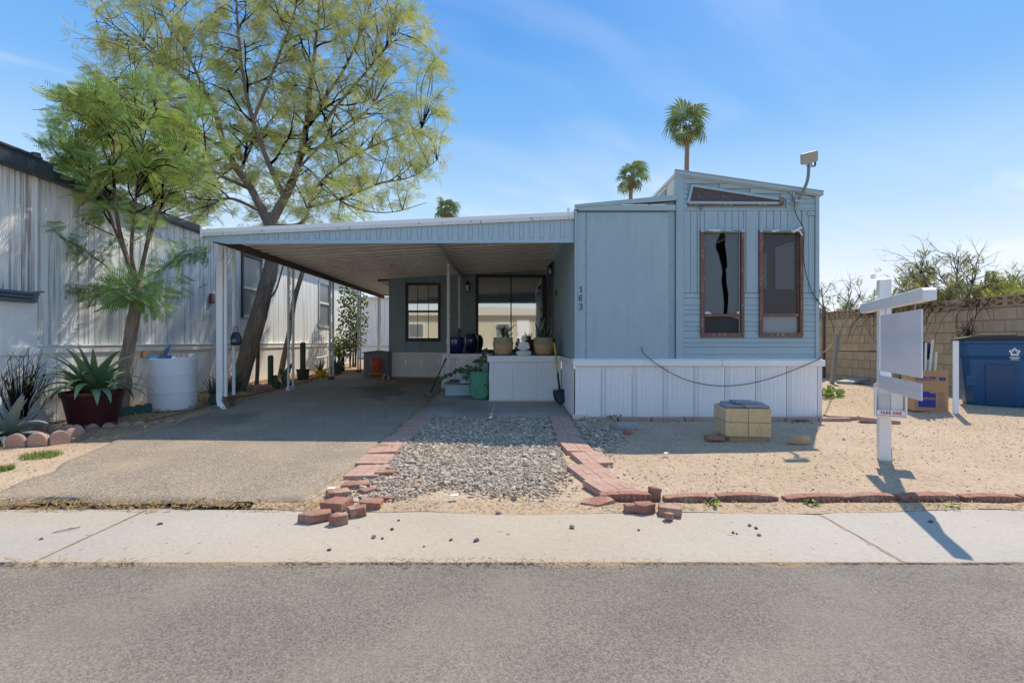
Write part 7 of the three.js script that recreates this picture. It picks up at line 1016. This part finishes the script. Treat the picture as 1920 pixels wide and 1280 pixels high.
  const wire = thing('wall_meter', 'small rusty outlet box on the neighbour wall left of the first post', 'outlet box', V(NX + 0.035, 2.0, 10.5), Math.PI / 2); mesh('box', rbox(-0.06, 0.06, -0.1, 0.1, -0.03, 0.02), M.rust, wire); mesh('cover', rbox(-0.05, 0.05, -0.085, 0.085, -0.036, -0.03), M.redwood, wire);
}
// ------------------------------------------------------------------ right yard: bin, boxes, clutter
{
  const d = 7.55, y0 = H(7.1, d);
  const bin = thing('recycling_bin', 'large blue wheeled recycling bin with black lid beside the block wall', 'bin', V(7.42, H(7.0, 7.9), 7.86), -0.62); // width along x, hinge to the right
  const sec = (y, w, z) => [[-w, -z + 0.09], [-w + 0.09, -z], [w - 0.09, -z], [w, -z + 0.09], [w, z], [-w, z]].map(([x, zz]) => new THREE.Vector3(x, y, zz * -1));
  const rings = [[0, 0.345, 0.26], [0.03, 0.355, 0.27], [0.60, 0.405, 0.33], [0.70, 0.415, 0.335], [0.76, 0.445, 0.365], [0.93, 0.455, 0.375], [0.94, 0.475, 0.39], [0.985, 0.475, 0.39]].map(([y, w, z]) => sec(y, w, z)), p = [], idx = [];
  rings.forEach((r) => r.forEach((v) => p.push(v.x, v.y, v.z))); for (let i = 0; i < rings.length - 1; i++) for (let j = 0; j < 6; j++) { const a = i * 6 + j, b = i * 6 + (j + 1) % 6; idx.push(a, b, a + 6, b, b + 6, a + 6); } for (let j = 1; j < 5; j++) idx.push(0, j + 1, j);
  const g = new THREE.BufferGeometry(); g.setAttribute('position', new THREE.Float32BufferAttribute(p, 3)); g.setIndex(idx); mesh('bin_body', toCreasedNormals(g, 0.35), M.binBlue, bin);
  mesh('front_panel', (() => { const q = new THREE.BufferGeometry().setFromPoints([[-0.13, 0.02, 0.272], [0.16, 0.02, 0.272], [0.17, 0.62, 0.355], [-0.15, 0.62, 0.355]].map((v) => new THREE.Vector3(...v)).map((v) => v)); q.setIndex([0, 1, 2, 0, 2, 3]); q.computeVertexNormals(); return q.translate(0, 0, 0.006); })(), std([0.014, 0.075, 0.18], 0.35), bin);
  mesh('side_grip', [rbox(-0.36, -0.26, 0.30, 0.46, -0.315, -0.29, 0.008), rbox(-0.35, -0.27, 0.36, 0.375, -0.335, -0.315, 0.003)], M.binBlue, bin);
  mesh('lid', [prism([[-0.49, 0.985], [0.5, 0.985], [0.5, 1.01], [0.3, 1.05], [0.0, 1.065], [-0.3, 1.05], [-0.49, 1.01]], -0.41, 0.4, [], 0.008)], M.binLid, bin); mesh('lid_panel', rbox(-0.2, 0.2, 1.05, 1.075, -0.3, 0.25, 0.01), M.binLid, bin);
  mesh('wheel', (() => { const q = new THREE.CylinderGeometry(0.15, 0.15, 0.06, 24); return q.rotateX(Math.PI / 2).translate(0.48, 0.15, 0.30); })(), M.blackMatte, bin); mesh('wheel', new THREE.CylinderGeometry(0.15, 0.15, 0.06, 24).rotateX(Math.PI / 2).translate(0.48, 0.15, -0.22), M.blackMatte, bin);
  // printed mark: a looping five pointed star ring with three lines below
  const mark = new THREE.Group(); mark.name = 'printed_mark'; mark.position.set(0.16, 0.81, 0.378); mark.rotation.x = -0.08; bin.add(mark); const star = []; for (let i = 0; i < 50; i++) { const a = i / 50 * 6.283 + Math.PI / 2, r = 0.038 + 0.016 * Math.cos(5 * (a - Math.PI / 2)), tw = 0.12 * Math.sin(5 * (a - Math.PI / 2)); star.push(new THREE.Vector3(Math.cos(a + tw) * r, Math.sin(a + tw) * r, 0)); } mesh('star_ring', tube(star, 0.0075, 5, 100, true).scale(1, 1, 0.3), M.white, mark); for (let i = 0; i < 5; i++) { const a = i / 5 * 6.283 + Math.PI / 2; mesh('loop', new THREE.TorusGeometry(0.012, 0.004, 4, 14).scale(1, 1, 0.4).translate(Math.cos(a) * 0.048, Math.sin(a) * 0.048, 0), M.white, mark); }
  for (const [w, y, h] of [[0.055, -0.078, 0.012], [0.035, -0.093, 0.006], [0.055, -0.112, 0.004]]) mesh('print_line', new THREE.BoxGeometry(w * 2, h, 0.002).translate(0, y, 0.0), M.white, mark);
  // cardboard box with blue print
  const bx = thing('cardboard_box', 'open brown cardboard box with blue print standing left of the blue bin', 'box', V(6.17, H(6.2, 7.6), 7.66), -0.28), w = 0.21, h = 0.59; mesh('side', [rbox(-w, w, 0, h, -0.21, -0.2, 0.001)].map((q) => q), M.card, bx); mesh('side', rbox(-w, w, 0, h, 0.2, 0.21, 0.001), M.card, bx); mesh('side', rbox(-w, -w + 0.01, 0, h - 0.001, -0.199, 0.199, 0.001), M.card, bx); mesh('side', rbox(w - 0.01, w, 0, h - 0.001, -0.199, 0.199, 0.001), M.card, bx); mesh('bottom', rbox(-w + 0.012, w - 0.012, 0.002, 0.012, -0.198, 0.198, 0.001), M.card, bx);
  const ink = std([0.025, 0.03, 0.26], 0.7), pr = (x0, x1, y0, y1, n = 'print') => mesh(n, box(x0, x1, y0, y1, -0.2125, -0.2105), ink, bx); pr(-0.16, -0.02, 0.06, 0.29); pr(-0.02, 0.055, 0.06, 0.265); pr(-0.19, 0.05, 0.452, 0.457); pr(-0.19, 0.05, 0.466, 0.471); for (let i = 0; i < 3; i++) pr(0.10 + i * 0.027, 0.122 + i * 0.027, 0.45, 0.50); for (let i = 0; i < 9; i++) pr(0.085, 0.17, 0.06 + i * 0.026, 0.065 + i * 0.026);
  const inkT = mesh('print', text('at your help.', 0.032, 0.002), ink, bx); inkT.position.set(-0.06, 0.49, 0.2115); const um = mesh('print', text('Medium', 0.045, 0.002), M.card, bx); um.position.set(-0.055, 0.19, 0.213); um.scale.x = 0.8;
  const stx = thing('pole_bundle', 'bundle of pale poles and rails standing in the cardboard box', 'poles'), yb = H(6.2, 7.6); [[-0.14, 0.02, 0.10, 1.08, M.alu, 0.022], [-0.12, 0.08, 0.12, 1.0, M.creamTrim, 0.014], [-0.05, 0.02, 0.2, 1.04, M.creamTrim, 0.016], [-0.10, -0.08, 0.16, 1.06, M.galv, 0.014], [0.02, 0.05, 0.16, 0.86, M.creamTrim, 0.015], [0.05, -0.02, 0.05, 0.74, std([0.16, 0.3, 0.45], 0.5), 0.03]].forEach(([x, z, dx, t, m, r]) => mesh('pole', bar(new THREE.Vector3(6.20 + x, yb + 0.03, -7.62 + z), new THREE.Vector3(6.20 + x + dx, yb + t, -7.62 + z - 0.12), r, 8), m, stx));
  const bag = thing('black_bag', 'shiny black rubbish bag slumped behind the white board', 'bag', V(6.52, H(6.5, 8.2), 8.35)); { const q = mergeVertices(new THREE.IcosahedronGeometry(1, 4).deleteAttribute('normal').deleteAttribute('uv')); q.scale(0.26, 0.55, 0.24).translate(0, 0.52, 0); jitter(q, 0.2, 4.5, 7); jitter(q, 0.07, 13, 9); mesh('bag_body', clean(q), std([0.012, 0.012, 0.013], 0.22), bag); mesh('tied_neck', taperTube([new THREE.Vector3(0, 0.98, 0), new THREE.Vector3(0.03, 1.08, 0), new THREE.Vector3(0.1, 1.12, 0.02)], 0.05, 0.02, 7, 6, 0.4), std([0.012, 0.012, 0.013], 0.25), bag); }
  const wb = thing('white_board', 'tall narrow white board leaning between the cardboard box and the bin', 'board'); mesh('face', strut(V(6.24, H(6.3, 7.3) - 0.01, 7.20), V(6.31, H(6.3, 7.3) + 1.02, 7.28), 0.06, 0.02), M.signWhite, wb); mesh('edge', strut(V(6.285, H(6.3, 7.3) - 0.01, 7.22), V(6.355, H(6.3, 7.3) + 1.02, 7.30), 0.012, 0.04), M.signWhite, wb);
  const bb = thing('brown_bin', 'edge of a brown bin standing behind the wheel of the blue bin', 'bin', V(7.95, H(7.9, 7.6), 7.75)); mesh('bin_body', rbox(-0.2, 0.2, 0.02, 0.75, -0.25, 0.25, 0.03), std([0.20, 0.15, 0.11], 0.6), bb); mesh('lid', rbox(-0.22, 0.22, 0.75, 0.8, -0.27, 0.27, 0.02), M.blackMatte, bb);
  // dry vine on the wall
  const dv = thing('dry_vine', 'tangle of dry bare vine stems hanging over the block wall behind the box', 'vine'), R = mulberry(91), st = []; for (let i = 0; i < 55; i++) { const dd = 8.8 + R() * 3.4, a = new THREE.Vector3(WX + (R() - 0.4) * 0.3, 1.75 + R() * 0.2, -dd), e = a.clone().add(new THREE.Vector3(-0.15 - 0.35 * R(), -0.25 - 1.1 * R() * R(), (R() - 0.5) * 1.2)), m = a.clone().lerp(e, 0.45).add(new THREE.Vector3(-0.15 * R(), 0.18 * R(), (R() - 0.5) * 0.3)); st.push(taperTube([a, m, e], 0.009, 0.003, 4, 7)); } for (let i = 0; i < 160; i++) { const dd = 9 + R() * 2.8, a = new THREE.Vector3(WX - 0.1 * R(), 1.72 + 0.28 * R(), -dd), e = a.clone().add(new THREE.Vector3((R() - 0.6) * 0.3, (R() - 0.5) * 0.25, (R() - 0.5) * 0.5)); st.push(taperTube([a, a.clone().lerp(e, 0.5).add(new THREE.Vector3(0, 0.06 * R(), 0)), e], 0.005, 0.002, 3, 4)); } for (const [y, dd] of [[1.45, 9.55]]) for (let i = 0; i < 40; i++) { const a = new THREE.Vector3(WX - 0.06, y - 0.2, -dd + 0.35), e = a.clone().add(new THREE.Vector3(-0.2 * R(), (R() - 0.5) * 0.4, (R() - 0.5) * 0.5)); st.push(taperTube([a, a.clone().lerp(e, 0.5).add(new THREE.Vector3(0, 0.04, 0)), e], 0.005, 0.002, 3, 4)); } mesh('stems', st, std([0.36, 0.27, 0.17], 0.9), dv);
  const slabT = thing('loose_slab', 'grey slab tilted on the dirt at the foot of the block wall', 'slab', V(7.75, H(7.7, 11.5) + 0.02, 11.6), 0.4); mesh('slab_body', jitter(rbox(-0.3, 0.3, 0, 0.07, -0.2, 0.2, 0.02).rotateZ(0.12), 0.03, 5, 4), M.slateTile, slabT);
  const wd = (label, x, dd, r, n, s, col, h = 0.14) => { const t = thing('weed_clump', label, 'weed', V(x, H(x, dd), dd)), Rr = mulberry(Math.round(x * 100) + 7000), lv = []; for (let i = 0; i < n; i++) { const a = Rr() * 6.28, q = Math.sqrt(Rr()) * r; lv.push({ p: new THREE.Vector3(Math.cos(a) * q, h * Rr() * (1 - q / r * 0.5), Math.sin(a) * q), q: orient(new THREE.Vector3(Rr() * 2 - 1, Rr() * 0.9, Rr() * 2 - 1).normalize(), Rr() * 6), s: [s, s * 1.3, s], c: mulc(col, 0.6 + 0.8 * Rr()) }); } const st = []; for (let i = 0; i < 8; i++) { const a = Rr() * 6.28; st.push(taperTube([new THREE.Vector3(0, 0, 0), new THREE.Vector3(Math.cos(a) * r * 0.4, h * 0.5, Math.sin(a) * r * 0.4), new THREE.Vector3(Math.cos(a) * r * 0.8, h * 0.7, Math.sin(a) * r * 0.8)], 0.004, 0.002, 3, 4)); } mesh('stems', st, M.twig, t); scatter('foliage', clean(leafHeart.clone()), M.leafA, lv, t); };
  wd('bright green weed clump at the far corner of the skirting', 5.95, 9.6, 0.26, 150, 0.05, [0.20, 0.32, 0.05], 0.22); wd('low green weeds along the foot of the skirting right of the planter', 3.9, 7.2, 0.3, 70, 0.018, [0.12, 0.2, 0.04], 0.04); wd('small weed sprig at the foot of the skirting left of the planter', 1.45, 7.25, 0.14, 50, 0.022, [0.13, 0.22, 0.04], 0.1); wd('low weeds at the foot of the skirting by the planter', 2.35, 7.25, 0.25, 50, 0.018, [0.12, 0.19, 0.04], 0.05);
  wd('yellow green weed growing among the edging right of the sign shadow', 2.92, 3.47, 0.13, 60, 0.014, [0.28, 0.36, 0.05], 0.035); wd('tiny weed at the edging between planter and sign', 2.02, 3.47, 0.06, 22, 0.022, [0.26, 0.34, 0.06], 0.07); wd('tiny weed at the edging nearest the red bricks', 1.35, 3.46, 0.06, 20, 0.024, [0.28, 0.36, 0.06], 0.07);
  // grass tufts on the left
  const gr = (label, x, dd, rx, rz, n) => { const bl = []; for (let i = 0; i < n; i++) { const a = S() * 6.28, q = Math.sqrt(S()), px = x + Math.cos(a) * q * rx, dz = dd + Math.sin(a) * q * rz, h = 0.025 + 0.03 * S(); bl.push(bar(new THREE.Vector3(px, H(px, dz) - 0.005, -dz), new THREE.Vector3(px + (S() - 0.5) * 0.04, H(px, dz) + h, -dz + (S() - 0.5) * 0.04), 0.0025, 3, 0.0008)); } const m = mesh('grass_patch', bl, std([0.15, 0.22, 0.03], 0.8)); tag(m, label, 'grass'); m.userData.kind = 'stuff'; };
  gr('longer green grass patch in the dirt left of the driveway', -4.58, 4.98, 0.16, 0.16, 420); gr('smaller green grass patch in the dirt left of the driveway', -4.42, 4.46, 0.06, 0.08, 160);
}
// ------------------------------------------------------------------ loose stones, twigs and scraps on the sidewalk and street
{
  const P = (px, py) => { const d = EYE * FOC / (py - 640); return [(px - 960) * d / FOC, d]; }, list = [[735, 995], [700, 1010], [617, 1034], [795, 1027], [845, 1015], [893, 1016], [1198, 996], [1073, 991], [1382, 1003], [1418, 993], [1424, 1006], [1375, 1001], [1406, 988], [935, 965], [747, 978], [717, 1012], [1745, 981], [300, 985], [77, 1014]];
  const stoneM = [std([0.13, 0.10, 0.085], 0.9), std([0.22, 0.165, 0.13], 0.9), std([0.085, 0.075, 0.07], 0.9)], stoneG = [3, 5, 8].map((s) => toCreasedNormals(jitter(new THREE.IcosahedronGeometry(1, 0), 0.9, 1.7, s), 0.3));
  list.forEach(([px, py], i) => { const [x, d] = P(px, py), r = 0.006 + 0.010 * S(), m = mesh('loose_stone', stoneG[i % 3], i % 4 === 0 ? M.brick : stoneM[i % 3]); m.scale.set(r * 1.3, r * 0.7, r); m.position.set(x, (d < 2.58 ? -0.004 : 0.008) + r * 0.25, -d); m.rotation.y = S() * 6; tag(m, 'small dark stone lying loose on the pale sidewalk', 'stone', 'loose stones on the sidewalk'); });
  const tw = thing('fallen_twig', 'thin straight twig lying on the left sidewalk slab', 'twig'); const [x0, d0] = P(98, 1004), [x1, d1] = P(150, 993); mesh('twig_stem', bar(V(x0, 0.018, d0), V(x1, 0.018, d1), 0.003, 5), M.twig, tw); mesh('side_shoot', bar(V((x0 + x1) / 2, 0.018, (d0 + d1) / 2), V((x0 + x1) / 2 + 0.02, 0.024, (d0 + d1) / 2 + 0.015), 0.0018, 4), M.twig, tw);
  const scrap = (px, py, w, l, label, m) => { const [x, d] = P(px, py), q = mesh('paper_scrap', jitter(new THREE.BoxGeometry(w, 0.004, l, 3, 1, 3), 0.012, 20, px), m); q.position.set(x, H(x, d) + 0.03, -d); q.rotation.y = S() * 3; tag(q, label, 'scrap'); };
  scrap(852, 936, 0.06, 0.04, 'white scrap lying in the middle of the gravel', M.white); scrap(621, 922, 0.06, 0.04, 'white scrap at the driveway corner by the broken bricks', M.white); scrap(1020, 803, 0.12, 0.09, 'crumpled pale plastic on the shaded gravel beside the pavers', M.frost); scrap(921, 786, 0.14, 0.05, 'printed white scrap at the edge of the concrete pad', M.white); scrap(737, 727, 0.08, 0.05, 'white scrap on the shaded driveway near the deck', M.white); scrap(1250, 855, 0.05, 0.03, 'tiny white scrap at the house shadow edge', M.white); scrap(992, 763, 0.05, 0.03, 'small white scrap on the pad before the deck skirting', M.white);
}
scene.traverse((o) => { if (o.isMesh) { o.castShadow = true; o.receiveShadow = true; } });
renderer.render(scene, camera);
